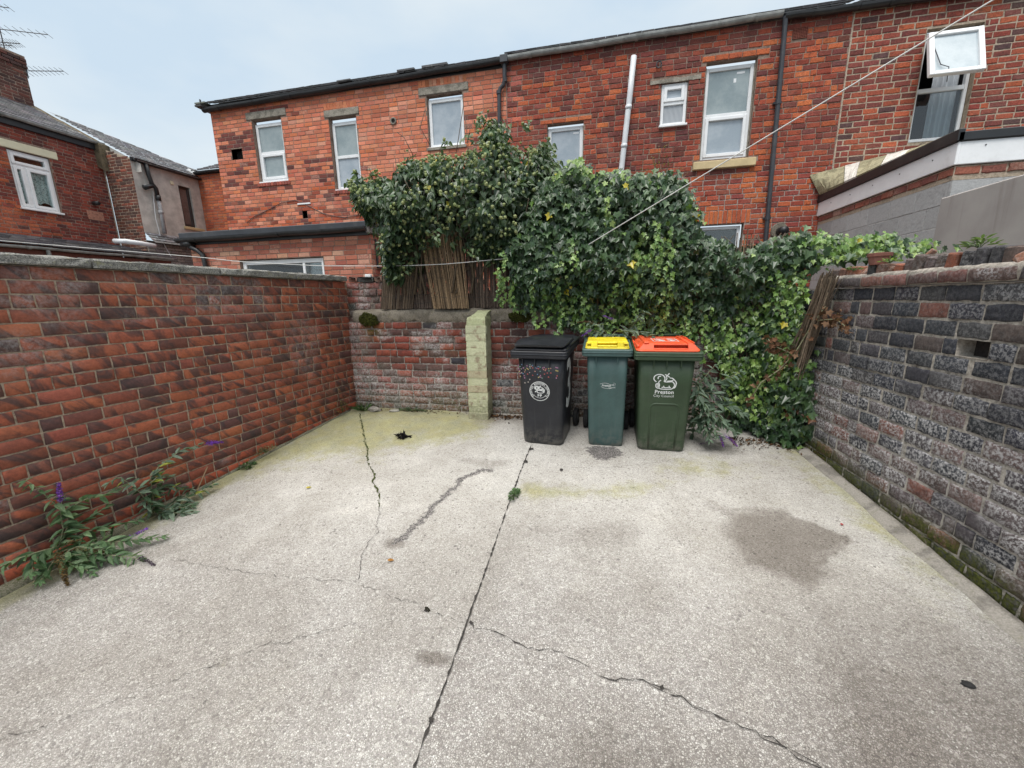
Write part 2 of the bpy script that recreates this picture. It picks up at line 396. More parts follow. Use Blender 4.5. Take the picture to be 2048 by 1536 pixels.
M_earth = mat_plain('bare_earth', (0.10, 0.085, 0.07), 1.0, 0.3, 3, bump=0.5)

def seg_dist(X, Y, pts):
    best = np.full(X.shape, 9.0)
    for (x0, y0), (x1, y1) in zip(pts[:-1], pts[1:]):
        dx, dy = x1-x0, y1-y0; t = np.clip(((X-x0)*dx+(Y-y0)*dy)/(dx*dx+dy*dy+1e-9), 0, 1)
        best = np.minimum(best, np.hypot(X-x0-t*dx, Y-y0-t*dy))
    return best
def in_poly(X, Y, pts):
    r = np.zeros(X.shape, bool); n = len(pts)
    for i in range(n):
        (x0, y0), (x1, y1) = pts[i], pts[(i+1) % n]
        if y0 == y1: continue
        r ^= ((y0 > Y) != (y1 > Y)) & (X < (x1-x0)*(Y-y0)/(y1-y0)+x0)
    return r
def poly_mask(X, Y, pts, soft):
    d = seg_dist(X, Y, pts+[pts[0]]); return np.where(in_poly(X, Y, pts), 0.5+d/soft, 0.5-d/soft).clip(0, 1)
def lwall_x(y): return -3.197+(y-4.53)*0.0985
def rwall_x(y): return 2.036-(y-2.105)*0.0641
JOINT = [(-0.615, -2.5), (-0.64, 1.04), (-0.64, 1.45), (-0.645, 1.75), (-0.65, 2.22), (-0.66, 2.60), (-0.667, 3.26), (-0.66, 3.77), (-0.66, 4.5)]
CRACK_A = [(-3.00, 4.34), (-2.70, 3.94), (-2.53, 3.70), (-2.33, 3.44), (-2.16, 3.17), (-1.96, 2.97), (-1.92, 2.87), (-1.75, 2.69), (-1.66, 2.53), (-1.57, 2.38), (-1.56, 2.31), (-1.50, 2.26), (-1.52, 2.17), (-1.49, 2.05), (-1.47, 1.99), (-1.39, 1.83)]
CRACK_B = [(-2.81, 1.78), (-2.41, 1.76), (-2.03, 1.76), (-1.76, 1.785), (-1.61, 1.78), (-1.41, 1.82), (-1.30, 1.79), (-1.21, 1.78), (-1.11, 1.74), (-1.02, 1.74), (-0.93, 1.72), (-0.85, 1.69), (-0.75, 1.68), (-0.65, 1.67)]
CRACK_C = [(-0.62, 1.67), (-0.59, 1.65), (-0.53, 1.65), (-0.45, 1.63), (-0.37, 1.61), (-0.31, 1.59), (-0.20, 1.60), (-0.12, 1.58), (-0.05, 1.57), (0.0, 1.53), (0.06, 1.51), (0.13, 1.51), (0.20, 1.53), (0.26, 1.52), (0.33, 1.50), (0.38, 1.49), (0.42, 1.46), (0.46, 1.45), (0.54, 1.43), (0.62, 1.41), (0.67, 1.40), (0.72, 1.38), (0.77, 1.35), (0.95, 1.29), (1.2, 1.2)]
CRACK_D = [(-2.55, 0.7), (-2.37, 0.79), (-2.24, 0.87), (-2.04, 1.02), (-1.82, 1.19), (-1.67, 1.32), (-1.47, 1.43), (-1.31, 1.53)]
CRACK_E = [(-0.3, 3.36), (0.1, 3.42), (0.5, 3.55), (0.8, 3.7)]
STRIP = [(-0.93, 3.21), (-1.02, 3.21), (-1.09, 3.12), (-1.17, 3.02), (-1.15, 2.95), (-1.19, 2.82), (-1.21, 2.70), (-1.25, 2.61), (-1.23, 2.53), (-1.26, 2.41), (-1.28, 2.33), (-1.29, 2.25), (-1.34, 2.18)]
WET = [(0.80, 3.03), (0.89, 3.00), (0.99, 2.95), (1.16, 2.96), (1.31, 2.94), (1.37, 2.86), (1.44, 2.80), (1.52, 2.73), (1.55, 2.66), (1.47, 2.57), (1.33, 2.50), (1.41, 2.43), (1.24, 2.29), (0.99, 2.28), (0.85, 2.33), (0.87, 2.60), (0.93, 2.85), (0.84, 2.90)]
TAR = [(-0.10, 3.80), (0.0, 3.84), (0.16, 3.84), (0.22, 3.76), (0.24, 3.70), (0.18, 3.63), (0.07, 3.56), (0.0, 3.57), (-0.05, 3.62), (-0.10, 3.72)]
ALG = [(-3.4, 4.8), (-1.3, 4.8), (-1.35, 4.2), (-1.4, 3.9), (-1.75, 3.66), (-1.9, 3.42), (-2.4, 3.36), (-2.85, 3.12), (-3.05, 2.72), (-3.2, 2.4), (-3.6, 2.2)]

def build_yard():
    A = Acc()
    ys = np.concatenate([np.arange(-3.0, 0.6, 0.12), np.arange(0.6, 4.75, 0.022)]); xs = np.concatenate([[-4.4, -4.0], np.arange(-3.75, 2.4, 0.022), [2.7, 3.2]])
    X, Y = np.meshgrid(xs, ys); Z = ground_z(X, Y) + 0.010*(fbm(X*1.2, Y*1.2, 3)-0.5) + 0.003*(fbm(X*6, Y*6, 5)-0.5)
    jx = np.interp(Y, [p[1] for p in JOINT], [p[0] for p in JOINT])
    Z = Z - 0.004*np.exp(-((X-jx)/0.02)**2)
    Xw, Yw = X+0.22*(fbm(X*3, Y*3, 61)-0.5)+0.08*(fbm(X*11, Y*11, 62)-0.5), Y+0.22*(fbm(X*3, Y*3, 63)-0.5)+0.08*(fbm(X*11, Y*11, 64)-0.5)
    wet_shade = poly_mask(Xw, Yw, WET, 0.26)*(0.35+1.1*fbm(X*3.4, Y*3.4, 44))
    wet_shade = np.maximum(wet_shade, 0.95*np.clip(1-seg_dist(Xw, Yw, WET[:11])/0.06, 0, 1)*fbm(X*8, Y*8, 45)*1.5)
    lowr = sstep(2.0, 1.1, Y)*sstep(-0.6, 0.3, X)*0.85+sstep(1.6, 0.8, Y)*0.5+0.65*sstep(0.7, 1.2, X)*sstep(2.6, 1.9, Y)
    wet_shade = np.maximum(wet_shade, lowr*(0.25+0.75*fbm(X*1.7, Y*1.7, 46)))
    wet_shade = np.maximum(wet_shade, 0.55*sstep(0.35, 0.0, seg_dist(X, Y, [(0.62, 2.2), (1.35, 1.9), (1.6, 1.6)]))*fbm(X*2, Y*2, 12))
    wet_shade = np.maximum(wet_shade, 0.95*np.exp(-(((X+0.74)/0.11)**2+((Y-1.455)/0.045)**2)))
    wet_shade = np.maximum(wet_shade, 0.9*np.exp(-(((X+1.33)/0.10)**2+((Y-2.17)/0.06)**2)))
    wet_shade = np.maximum(wet_shade, 0.75*poly_mask(X, Y, [(-1.35, 3.45), (-0.8, 3.45), (-0.75, 3.3), (-0.95, 3.2), (-1.35, 3.3)], 0.15)*0.7)
    wet_shade = np.maximum(wet_shade, 0.6*poly_mask(X, Y, [(-0.64, 2.75), (-0.2, 2.8), (0.4, 2.6), (0.2, 2.35), (-0.64, 2.3)], 0.4)*fbm(X*3, Y*3, 9)*1.3)
    wet_shade = np.maximum(wet_shade, 0.55*poly_mask(X, Y, [(-1.2, 2.85), (-0.7, 2.85), (-0.68, 2.2), (-0.95, 2.2)], 0.3)*fbm(X*3, Y*3, 19)*1.3)
    wet_shade = np.maximum(wet_shade, 0.8*sstep(4.0, 4.4, Y)*fbm(X*3, Y*3, 29)*1.2)  # ground darker towards the back wall
    wet_shade = np.maximum(wet_shade, 0.6*np.exp(-(((X-1.15)/0.32)**2+((Y-3.95)/0.22)**2)))  # shade below the buddleia painted into the ground colour
    pat = np.maximum(poly_mask(X, Y, TAR, 0.09), np.clip(1.0-seg_dist(X, Y, STRIP)/(0.058+0.03*(fbm(X*9, Y*9, 4)-0.5)), 0, 1)*0.82)
    alg = poly_mask(X+0.5*(fbm(X*2, Y*2, 65)-0.5), Y+0.5*(fbm(X*2, Y*2, 66)-0.5), ALG, 0.55)*1.0
    alg = np.maximum(alg, 0.8*poly_mask(X, Y, [(-0.62, 3.08), (-0.17, 3.05), (0.3, 3.2), (0.75, 3.3), (0.3, 3.02), (-0.16, 2.86), (-0.62, 2.84)], 0.25))
    alg = np.maximum(alg, 0.72*sstep(0.5, 0.0, rwall_x(Y)-X)*sstep(1.2, 3.0, Y))
    alg = np.maximum(alg, 0.95*sstep(0.42, 0.02, X-lwall_x(Y)))
    alg = np.maximum(alg, 0.6*np.exp(-(((X-0.95)/0.5)**2+((Y-3.55)/0.28)**2)))
    alg = np.maximum(alg, 0.5*sstep(1.2, 1.9, X)*sstep(3.1, 3.8, Y))
    worn = sstep(1.4, 3.0, Y)*0.8+0.25*fbm(X*0.9, Y*0.9, 31); worn = np.where(X < jx, worn*0.9+0.25, worn)
    n = len(xs); I = np.arange((len(ys)-1)*(n-1)); r, c = I//(n-1), I % (n-1)
    F = np.stack([r*n+c, r*n+c+1, (r+1)*n+c+1, (r+1)*n+c], 1)
    k = X.size
    A.add(np.stack([X, Y, Z], -1).reshape(-1, 3), F, 0, np.stack([alg, wet_shade, pat], -1).reshape(-1, 3), np.stack([worn.clip(0, 1), worn*0, worn*0+0.5], -1).reshape(-1, 3))
    g = np.random.default_rng(3)
    def crack(pts, w, m=1, wob=0.012, z=0.0058):
        P = []
        for (a, b) in zip(pts[:-1], pts[1:]):
            k2 = max(2, int(np.hypot(b[0]-a[0], b[1]-a[1])/0.022))
            for i in range(k2): t = i/k2; P.append((a[0]+(b[0]-a[0])*t, a[1]+(b[1]-a[1])*t))
        P.append(pts[-1]); P = np.array(P); P[1:-1] += g.normal(0, wob*0.5, (len(P)-2, 2))
        zz = ground_z(P[:, 0], P[:, 1]) + 0.010*(fbm(P[:, 0]*1.2, P[:, 1]*1.2, 3)-0.5) + 0.003*(fbm(P[:, 0]*6, P[:, 1]*6, 5)-0.5) + z
        A.strip(np.column_stack([P, zz]), w*np.clip(g.normal(0.9, 0.6, len(P)), 0.12, 2.4), m=m)
    crack(JOINT[1:-1], 0.0036, 1, 0.003, 0.0045); crack([(-0.615, -2.5), (-0.64, 1.04)], 0.004, 1, 0.003)
    crack(CRACK_A[:9], 0.0055, 2); crack(CRACK_A[:9], 0.0008, 1, z=0.0085); crack(CRACK_A[8:], 0.0013)
    crack(CRACK_B, 0.0009); crack(CRACK_C, 0.0016); crack(CRACK_C[10:], 0.0012); crack(CRACK_D, 0.0009, 1, 0.02); crack(CRACK_E, 0.0012)
    for (x, y, s) in ((-0.645, 3.67, 0.022), (-0.652, 3.41, 0.022), (-0.31, 3.31, 0.016), (-0.62, 1.67, 0.012), (0.305, 1.51, 0.012), (-0.66, 3.05, 0.012), (-0.64, 1.20, 0.012), (-0.89, 1.70, 0.010)):
        t = np.linspace(0, 2*math.pi, 12)[:-1]; rr = s*(1+0.35*g.normal(0, 1, 11).clip(-1, 1))
        px, py = x+rr*np.cos(t), y+rr*np.sin(t)
        A.add(np.column_stack([px, py, ground_z(px, py)+0.008+0.010*(fbm(px*1.2, py*1.2, 3)-0.5)*1.0]), [list(range(11))], 1)
    o = A.build('concrete_ground', [M_conc, M_crack, M_crackmoss]); o['kind'] = 'structure'
    B = Acc(); xs = np.linspace(-60, 60, 61); ys = np.linspace(-60, 60, 61); X, Y = np.meshgrid(xs, ys); Z = ground_z(X, Y)-0.12+0.0*X; n = 61
    I = np.arange(60*60); r, c = I//60, I % 60
    B.add(np.stack([X, Y, Z], -1).reshape(-1, 3), np.stack([r*n+c, r*n+c+1, (r+1)*n+c+1, (r+1)*n+c], 1), 0)
    o = B.build('ground', M_earth); o['kind'] = 'structure'
build_yard()

# ================================================================== the three brick boundary walls
M_mort_tan = mat_mortar('tan_mortar', (0.25, 0.19, 0.14), (0.45, 0.36, 0.27))
M_mort_grey = mat_mortar('grey_lime_mortar', (0.24, 0.215, 0.185), (0.50, 0.455, 0.40))
M_mort_dark = mat_mortar('dark_lime_mortar', (0.10, 0.082, 0.07), (0.24, 0.20, 0.17))
M_br_left = mat_brick('flashed_red_brick', flash=0.82, soot_amt=0.22, bumpy=0.3, fine=0.2, rough=0.72)
M_br_back = mat_brick('old_red_brick', soot_amt=0.55, bumpy=0.8, fine=0.28)
M_br_right = mat_brick('sooty_blue_brick', soot=(0.028, 0.028, 0.032), soot_amt=0.4, bumpy=0.55, fine=0.34, bloom_col=(0.46, 0.45, 0.45), blsc=60, lump=34, bl0=0.44, bl1=0.60)
def mat_castconcrete(name, c1, c2, lich=(0.30, 0.29, 0.16), amt=0.6):
    b = NB(name); p = b.pos(); n = b.noise(p, 120, 4, 0.7); n2 = b.noise(p, 7, 6, 0.65)
    c = b.mix(b.mr(n, 0.35, 0.65), c1, c2); c = b.mix(b.math('MULTIPLY', b.mr(n2, 0.45, 0.62), 0.6), c, b.vmath('SCALE', c, scale=0.35))
    c = b.mix(b.math('MULTIPLY', b.mr(b.noise(p, 22, 6, 0.75), 0.55, 0.66), amt), c, lich)
    b.set(Base_Color=c, Roughness=0.95, Specular_IOR_Level=0.2); b.bump(n, 0.8, 0.004); return b.m
M_coping = mat_castconcrete('weathered_concrete_coping', (0.10, 0.10, 0.095), (0.36, 0.35, 0.32))
M_moss = mat_castconcrete('cushion_moss', (0.022, 0.026, 0.006), (0.085, 0.09, 0.018), (0.12, 0.12, 0.03), 0.5)
M_flaunch = mat_castconcrete('rough_cement_render', (0.13, 0.112, 0.09), (0.27, 0.24, 0.195), (0.13, 0.12, 0.05), 0.5)
M_fillet = mat_castconcrete('smooth_cement_fillet', (0.26, 0.24, 0.21), (0.36, 0.335, 0.30), (0.12, 0.12, 0.04), 0.35)

def core(A, P, u0, u1, v0, v1, thick, m):
    c = [P.at(u, v, w) for u in (u0, u1) for v in (v0, v1) for w in (-0.012, -thick)]
    A.add(np.array(c), [[0, 1, 3, 2], [4, 6, 7, 5], [2, 3, 7, 6], [1, 5, 7, 3]], m)

def left_wall():
    g = np.random.default_rng(11)
    P = Plane((-3.197, 4.53), (0.0979, 0.9952), (0.9952, -0.0979)); h, L, top = 0.0868, 0.2135, 2.075
    root = thing('brick_boundary_wall', 'smooth red brick yard wall with dark burnt streaks and grey concrete coping', 'wall', tuple(P.at(-2, 0, 0)))
    B = courses(-7.2, 0.09, top, -0.75, h, L, 0.0098, g, headers=lambda r: r % 6 == 2, halfbat=0.01, jit=0.004)
    def gz(u): return ground_z(0, 4.53+0.995*u)
    def col(B, g):
        c = pick(g, len(B), [(0.275, 0.082, 0.046), (0.33, 0.100, 0.052), (0.24, 0.074, 0.046), (0.18, 0.068, 0.048), (0.12, 0.058, 0.050)], [4, 3, 3, 1.4, 0.6])
        low = ((B[:, 2]+B[:, 3])/2 - gz((B[:, 0]+B[:, 1])/2)) < 0.115
        c[low] = np.array([0.36, 0.085, 0.045])*g.normal(1, 0.06, (low.sum(), 1)); return c
    def mask(U, V, B, g):
        bl = 0.75*(fbm(U*3.1+5, V*7, 21, 3)-0.58).clip(0, 1)*2.2*sstep(1.45, 1.75, V)*sstep(0.1, -1.6, -np.abs(U+1.2)) + (g.random((len(B), 1)) < 0.05)*0.3*sstep(0.5, 0.7, fbm(U*9, V*12, 25))+0.22*sstep(0.60, 0.72, fbm(U*1.5, V*2, 27))
        ms = 0.35*sstep(0.10, 0.0, V-gz(U))*(fbm(U*6, V*6, 8) > 0.5)
        return np.stack([np.broadcast_to(bl, U.shape), np.broadcast_to(ms, U.shape), U*0], -1)
    A = Acc(); brick_faces(A, P, B, g, col, mask, 6, 2, 0.0045, 0.02, 0.0, 0.0014, 0.0013, 0)
    mortar_face(A, P, -7.2, 0.09, -0.75, top, -0.0055, step=0.3); core(A, P, -7.2, 0.09, -0.75, top, 0.22, 1)
    A.build('brickwork', [M_br_left, M_mort_tan], root, smooth=True)
    u = 0.07; edges = [0.075, -0.72, -1.54, -2.42, -3.3, -4.2, -5.1, -6.0, -6.9]
    for a, b in zip(edges[1:], edges[:-1]):
        C = Acc(); n = 12; us = np.linspace(a+0.006, b-0.006, n+1); loops = []
        for uu in us:
            e = lambda k: 0.004*g.normal()
            pr = [(0.028, top+0.004), (0.034+e(0), top+0.012), (0.034+e(0), top+0.052+e(1)), (0.024, top+0.064+e(1)), (-0.11, top+0.078+e(1)), (-0.245, top+0.062), (-0.25, top+0.004)]
            loops.append([P.at(uu, v, w) for w, v in pr])
        C.loft(loops); C.build('coping_stone', M_coping, root, smooth=False)
    # mossy cement fillet along the foot
    C = Acc(); us = np.linspace(-5.2, -0.1, 90); loops = []
    for i, uu in enumerate(us):
        z = gz(uu); k = 0.5+1.1*float(fbm(uu*4, 0.3, 40)) if uu < -2.2 else 0.15+0.5*float(fbm(uu*5, 0.3, 41)); w = 0.045*k; t = 0.05*k
        loops.append([P.at(uu, z-0.03, -0.003), P.at(uu, z+t, -0.003), P.at(uu, z+t*0.8, w*0.6), P.at(uu, z+0.005, w*1.3), P.at(uu, z-0.03, w*1.4)])
    C.loft(loops); C.build('cement_fillet', mat_castconcrete('mossy_cement', (0.10, 0.10, 0.06), (0.24, 0.22, 0.17), (0.06, 0.07, 0.015), 0.9), root, smooth=True)
left_wall()

def right_wall():
    g = np.random.default_rng(23)
    P = Plane((2.036, 2.105), (-0.0641, 0.998), (-0.998, -0.0641)); h, L, top = 0.1015, 0.212, 1.862
    root = thing('sooty_boundary_wall', 'blackened old brick wall with white salt bloom and broken brick on edge coping', 'wall', tuple(P.at(0.5, 0, 0)))
    def gz(u): return ground_z(0, 2.105+0.998*u)
    B = courses(-4.2, 1.86, top, -0.45, h, L, 0.0155, g, jit=0.02, halfbat=0.13)
    Q = []
    for q in B:        # one brick has dropped out of the face
        if q[2] < 1.50 < q[3] and q[1] > 0.47 and q[0] < 0.66:
            if q[0] < 0.42: Q.append((q[0], 0.465, *q[2:]))
            if q[1] > 0.70: Q.append((0.665, q[1], *q[2:]))
        else: Q.append(q)
    B = np.array(Q)
    B2 = courses(1.86, 2.5, top, -0.45, h, L, 0.016, g); B = np.concatenate([B, B2])
    def col(B, g):
        v = (B[:, 2]+B[:, 3])/2; n = len(B)
        dark = pick(g, n, [(0.032, 0.034, 0.043), (0.046, 0.047, 0.056), (0.066, 0.062, 0.066), (0.09, 0.068, 0.064)], [4, 4, 2, 0.7])
        brown = pick(g, n, [(0.095, 0.076, 0.076), (0.125, 0.086, 0.080), (0.07, 0.064, 0.068), (0.155, 0.085, 0.072)], [4, 3, 3, 0.9])
        t = (sstep(1.30, 0.75, v)*0.85 + 0.25*sstep(1.2, 1.9, (B[:, 0]+B[:, 1])/2))
        r = g.random(n); c = np.where((r < t)[:, None], brown, dark)
        red = (g.random(n) < 0.025+0.13*((B[:, 0]) > 1.35)); c[red] = np.array([0.17, 0.072, 0.055])*g.normal(1, 0.15, (red.sum(), 1)).clip(0.6, 1.4)
        return c
    def mask(U, V, B, g):
        z = V-gz(U); n = fbm(U*2.3, V*3.5, 51, 4)
        bl = (0.08 + 0.85*np.exp(-((z-0.55)/0.36)**2))*sstep(0.30, 0.62, n) + 0.35*sstep(0.54, 0.70, fbm(U*5, V*7, 55))*sstep(1.7, 1.1, V)
        bl = bl + 0.42*g.random((len(B), 1))**2 + 0.3*(g.random((len(B), 1)) < 0.06)
        ms = sstep(0.24, 0.10, z+0.14*(fbm(U*6, V*5, 60)-0.5))*(0.55+0.6*sstep(0.2, 0.6, fbm(U*2.2, V*2, 66)))
        return np.stack([(bl*(1-0.75*ms)).clip(0, 0.95), ms, U*0], -1)
    A = Acc(); brick_faces(A, P, B, g, col, mask, 7, 3, 0.0058, 0.03, 0.0, 0.0042, 0.0022, 0, tilt=0.014, bulge=0.0)
    def mm(U, V):
        z = V-gz(U); return np.stack([0.55*np.exp(-((z-0.35)/0.35)**2), sstep(0.2, 0.05, z), z*0+0.5], -1)
    mortar_face(A, P, -4.2, 2.5, -0.45, top, -0.0065, mask=mm, step=0.12, openings=[(0.475, 0.658, 1.459, 1.556)], reveal=0.10); core(A, P, -4.2, 2.5, -0.45, top, 0.23, 1)
    A.add(P.at(np.array([0.47, 0.66, 0.66, 0.47]), np.array([1.45, 1.45, 1.56, 1.56]), -0.095), [[0, 1, 2, 3]], 0, (0.035, 0.03, 0.028), (0, 0, 0.4))  # back of the hole coloured near black for the shade of its depth
    A.build('brickwork', [M_br_right, M_mort_grey], root, smooth=True)
    # oversailing course and the broken brick-on-edge coping
    C = Acc(); Bo = courses(-4.2, 1.93, 1.944, 1.866, 0.078, 0.225, 0.012, g, jit=0.03)
    colo = lambda B, g: pick(g, len(B), [(0.15, 0.072, 0.058), (0.10, 0.062, 0.056), (0.19, 0.088, 0.07), (0.075, 0.06, 0.06)], [3, 3, 2, 2])
    msk0 = lambda U, V, B, g: np.stack([0.15+0.5*sstep(0.55, 0.7, fbm(U*4, V*4, 71)), U*0, U*0], -1)
    brick_faces(C, P, Bo, g, colo, msk0, 5, 2, 0.009, 0.04, 0.034, 0.004, 0.003, 0, tilt=0.01)
    nn = 120; us = np.linspace(-4.2, 1.95, nn); loops = []
    for uu in us:
        k = 0.01*float(fbm(uu*7, 1, 72)); loops.append([P.at(uu, 1.868, -0.235), P.at(uu, 1.868, 0.022), P.at(uu, 1.944, 0.028), P.at(uu, 1.958+k, 0.012), P.at(uu, 1.962+k, -0.235)])
    C.loft(loops, 1)
    C.build('oversailing_course', [M_br_right, M_mort_grey], root, smooth=True)
    D = Acc(); u = 1.90
    while u > -4.0:
        w = g.uniform(0.072, 0.088); ht = 0.072+0.012*g.normal() if u > 1.2 else (0.088+0.008*g.normal() if u > 0.78 else 0.106+0.009*g.normal())
        if 0.24 < u < 0.46 or (u > 1.2 and g.random() < 0.25): u -= w*g.uniform(0.9, 1.3); continue
        M = np.eye(4); ux = np.array([*P.d[:2], 0]); 
        Rl = g.normal(0.10, 0.06); Rz = g.normal(0, 0.03)
        a = ux*math.cos(Rl)+np.array([0, 0, 1])*math.sin(Rl); cc = -ux*math.sin(Rl)+np.array([0, 0, 1])*math.cos(Rl)
        M[:3, 0], M[:3, 1], M[:3, 2] = a, P.n, cc; M[:3, 3] = P.at(u-w/2, 1.952, g.normal(0.0, 0.006))
        cl = pick(g, 1, [(0.05, 0.048, 0.052), (0.09, 0.065, 0.058), (0.15, 0.078, 0.06), (0.24, 0.085, 0.05)], [4, 3, 2, 0.6])[0]
        D.box((-w/2, -0.215, -0.02), (w/2-0.012, 0.012, ht), 0, M, bev=0.009, a=cl, b=(g.random()*0.35, 0.1*g.random(), g.random()))
        u -= w
    for (uu, v, s) in ((0.40, 1.985, 0.05), (0.33, 1.99, 0.045), (0.27, 1.98, 0.05), (1.55, 1.975, 0.03), (1.30, 1.975, 0.025), (1.02, 2.06, 0.018)):   # broken lumps
        t = g.random(3)*6; M = np.array((Matrix.Translation(Vector(P.at(uu, v, -0.05))) @ Matrix.Rotation(t[0], 4, 'X') @ Matrix.Rotation(t[1], 4, 'Z')))
        D.box((-s, -s*1.4, -s*0.7), (s, s*1.4, s*0.7), 0, M, bev=s*0.3, a=(0.26, 0.12, 0.08), b=(0.35, 0.15, g.random()))
    D.build('coping_bricks', [M_br_right], root)
    # cement fillet at the foot and mossy base
    E_ = Acc(); us = np.linspace(-3.5, 1.9, 130); loops = []
    for uu in us:
        z = gz(uu); w = 0.055+0.05*float(fbm(uu*3, 0, 80)); t = 0.004+0.02*float(fbm(uu*5, 2, 81))
        loops.append([P.at(uu, z-0.04, 0.004), P.at(uu, z+0.03+t, 0.004), P.at(uu, z+0.02+t, w*0.4), P.at(uu, z+0.012, w*0.85), P.at(uu, z-0.006, w*1.1), P.at(uu, z-0.04, w*1.1)])
    E_.loft(loops); E_.build('cement_fillet', M_fillet, root, smooth=True)
    return P
PR = right_wall()

def back_wall():
    g = np.random.default_rng(37)
    P = Plane((0, 4.58), (1, 0), (0, -1)); h, L = 0.0875, 0.203
    root = thing('old_back_wall', 'crumbling red brick wall with cement ledge and pale painted pier behind the bins', 'wall', (-0.8, 4.58, 0.43))
    B = courses(-3.25, 1.98, 1.565, 0.28, h, L, 0.013, g, jit=0.015, halfbat=0.1)
    def col(B, g):
        u = (B[:, 0]+B[:, 1])/2
        c = pick(g, len(B), [(0.20, 0.052, 0.036), (0.25, 0.068, 0.042), (0.14, 0.050, 0.038), (0.095, 0.05, 0.042), (0.042, 0.040, 0.048)], [4, 2, 3.4, 2.4, 0.9])
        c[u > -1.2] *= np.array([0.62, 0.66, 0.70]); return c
    def mask(U, V, B, g):
        z = V-0.43; bl = sstep(0.75, 0.15, z+0.55*(fbm(U*2.2, V*3, 90)-0.5))*0.85 + 0.8*sstep(0.56, 0.72, fbm(U*4, V*5, 91)) + 0.5*(g.random((len(B), 1)) < 0.05) + 0.5*sstep(-2.8, -3.1, U)
        ms = 0.55*sstep(0.34, 0.05, z+0.2*(fbm(U*3, V*4, 93)-0.5)) + 0.9*np.exp(-(((U+2.86)/0.13)**2+((V-1.47)/0.12)**2)) + 0.25*sstep(0.55, 0.7, fbm(U*5, V*5, 95))
        return np.stack([bl.clip(0, 0.9), ms.clip(0, 1), U*0], -1)
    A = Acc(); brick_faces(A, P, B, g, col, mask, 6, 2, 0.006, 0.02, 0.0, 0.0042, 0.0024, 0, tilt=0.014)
    mm = lambda U, V: np.stack([0.5*sstep(0.8, 0.3, V-0.43)+0.2, 0.5*sstep(0.35, 0.0, V-0.43), U*0], -1)
    mortar_face(A, P, -3.25, 1.98, 0.28, 1.57, -0.006, mask=mm, step=0.15); core(A, P, -3.25, 1.98, 0.28, 1.57, 0.3, 1)
    # the upper wall set back behind the ledge, full height at the left end
    Pu = Plane((0, 4.68), (1, 0), (0, -1))
    Bu = np.concatenate([courses(-3.25, -2.62, 2.065, 1.60, h, L, 0.013, g, jit=0.02), courses(-2.62, 1.98, 1.90, 1.60, h, L, 0.013, g, jit=0.02)])
    brick_faces(A, Pu, Bu, g, col, lambda U, V, B, g: np.stack([0.5*sstep(0.5, 0.7, fbm(U*4, V*4, 97))+0.2, 0.3*sstep(0.5, 0.7, fbm(U*5, V*4, 99)), U*0], -1), 4, 2, 0.009, 0.02, 0.0, 0.005, 0.003, 0, tilt=0.02)
    mortar_face(A, Pu, -3.25, -2.62, 1.55, 2.06, -0.006, step=0.2); mortar_face(A, Pu, -2.62, 1.98, 1.55, 1.9, -0.006, step=0.2)
    core(A, Pu, -3.25, -2.62, 1.55, 2.06, 0.2, 1); core(A, Pu, -2.62, 1.98, 1.55, 1.9, 0.2, 1)
    A.build('brickwork', [M_br_back, M_mort_dark], root, smooth=True)
    for (a, b, z, c) in ((-3.19, -3.07, 2.075, (0.2, 0.07, 0.05)), (-3.06, -2.84, 2.07, (0.035, 0.035, 0.042)), (-2.82, -2.72, 2.07, (0.22, 0.12, 0.09))):
        D = Acc(); D.box((a, 4.66, z-0.005), (b, 4.80, z+0.062), 0, bev=0.012, a=c, b=(0.2, 0.2, g.random())); D.build('loose_coping_brick', M_br_back, root, smooth=True)
    # rough cement flaunching on the ledge
    C = Acc(); xs = np.linspace(-3.12, 1.98, 420); loops = []
    for x in xs:
        n1 = float(fbm(x*5, 0.2, 101)); n2 = float(fbm(x*9, 4.2, 102)); low = 1.50+0.05*n1+0.07*float(fbm(x*34, 0, 103)); top = 1.70+0.03*n2
        r5 = [0.010*(float(fbm(x*26, k*1.7, 110))-0.5)+0.016*(float(fbm(x*55, k*5.7, 111))-0.5) for k in range(7)]
        hs = [low+(top-low)*t for t in (0.0, 0.12, 0.3, 0.5, 0.7, 0.88, 1.0)]; ys = [4.586, 4.577, 4.575, 4.574, 4.576, 4.588, 4.625]
        loops.append([(x, 4.61, low-0.02)]+[(x, ys[k]+r5[k], hs[k]) for k in range(7)]+[(x, 4.70, top+0.015), (x, 4.70, low)])
    C.loft(loops); C.build('cement_ledge', M_flaunch, root, smooth=True)
    # painted pier
    Mp = mat_brick('lime_green_painted_brick', soot=(0.20, 0.115, 0.08), soot_amt=0.75, bumpy=0.9, fine=0.12, sootscale=11, bloom_col=(0.55, 0.52, 0.42))
    Mpm = mat_mortar('painted_joint', (0.40, 0.41, 0.26), (0.50, 0.51, 0.33))
    D = Acc(); Pf = Plane((0, 4.36), (1, 0), (0, -1)); Ps = Plane((-1.285, 4.36), (0, 1), (1, 0)); Pl = Plane((-1.525, 4.58), (0, -1), (-1, 0))
    def pc(B, g):
        c = np.tile(np.array([0.52, 0.53, 0.345]), (len(B), 1))*g.normal(1, 0.05, (len(B), 1)); v = (B[:, 2]+B[:, 3])/2
        for zc in (0.79, 0.92):
            q = np.abs(v-zc) < 0.045; c[q] = c[q]*0.6+np.array([0.13, 0.075, 0.05])
        c[v < 0.50] = np.array([0.20, 0.18, 0.13]); return c
    pm = lambda U, V, B, g: np.stack([0.2+0.3*sstep(0.8, 0.6, V), 0.12+0.45*sstep(0.72, 0.5, V), U*0], -1)
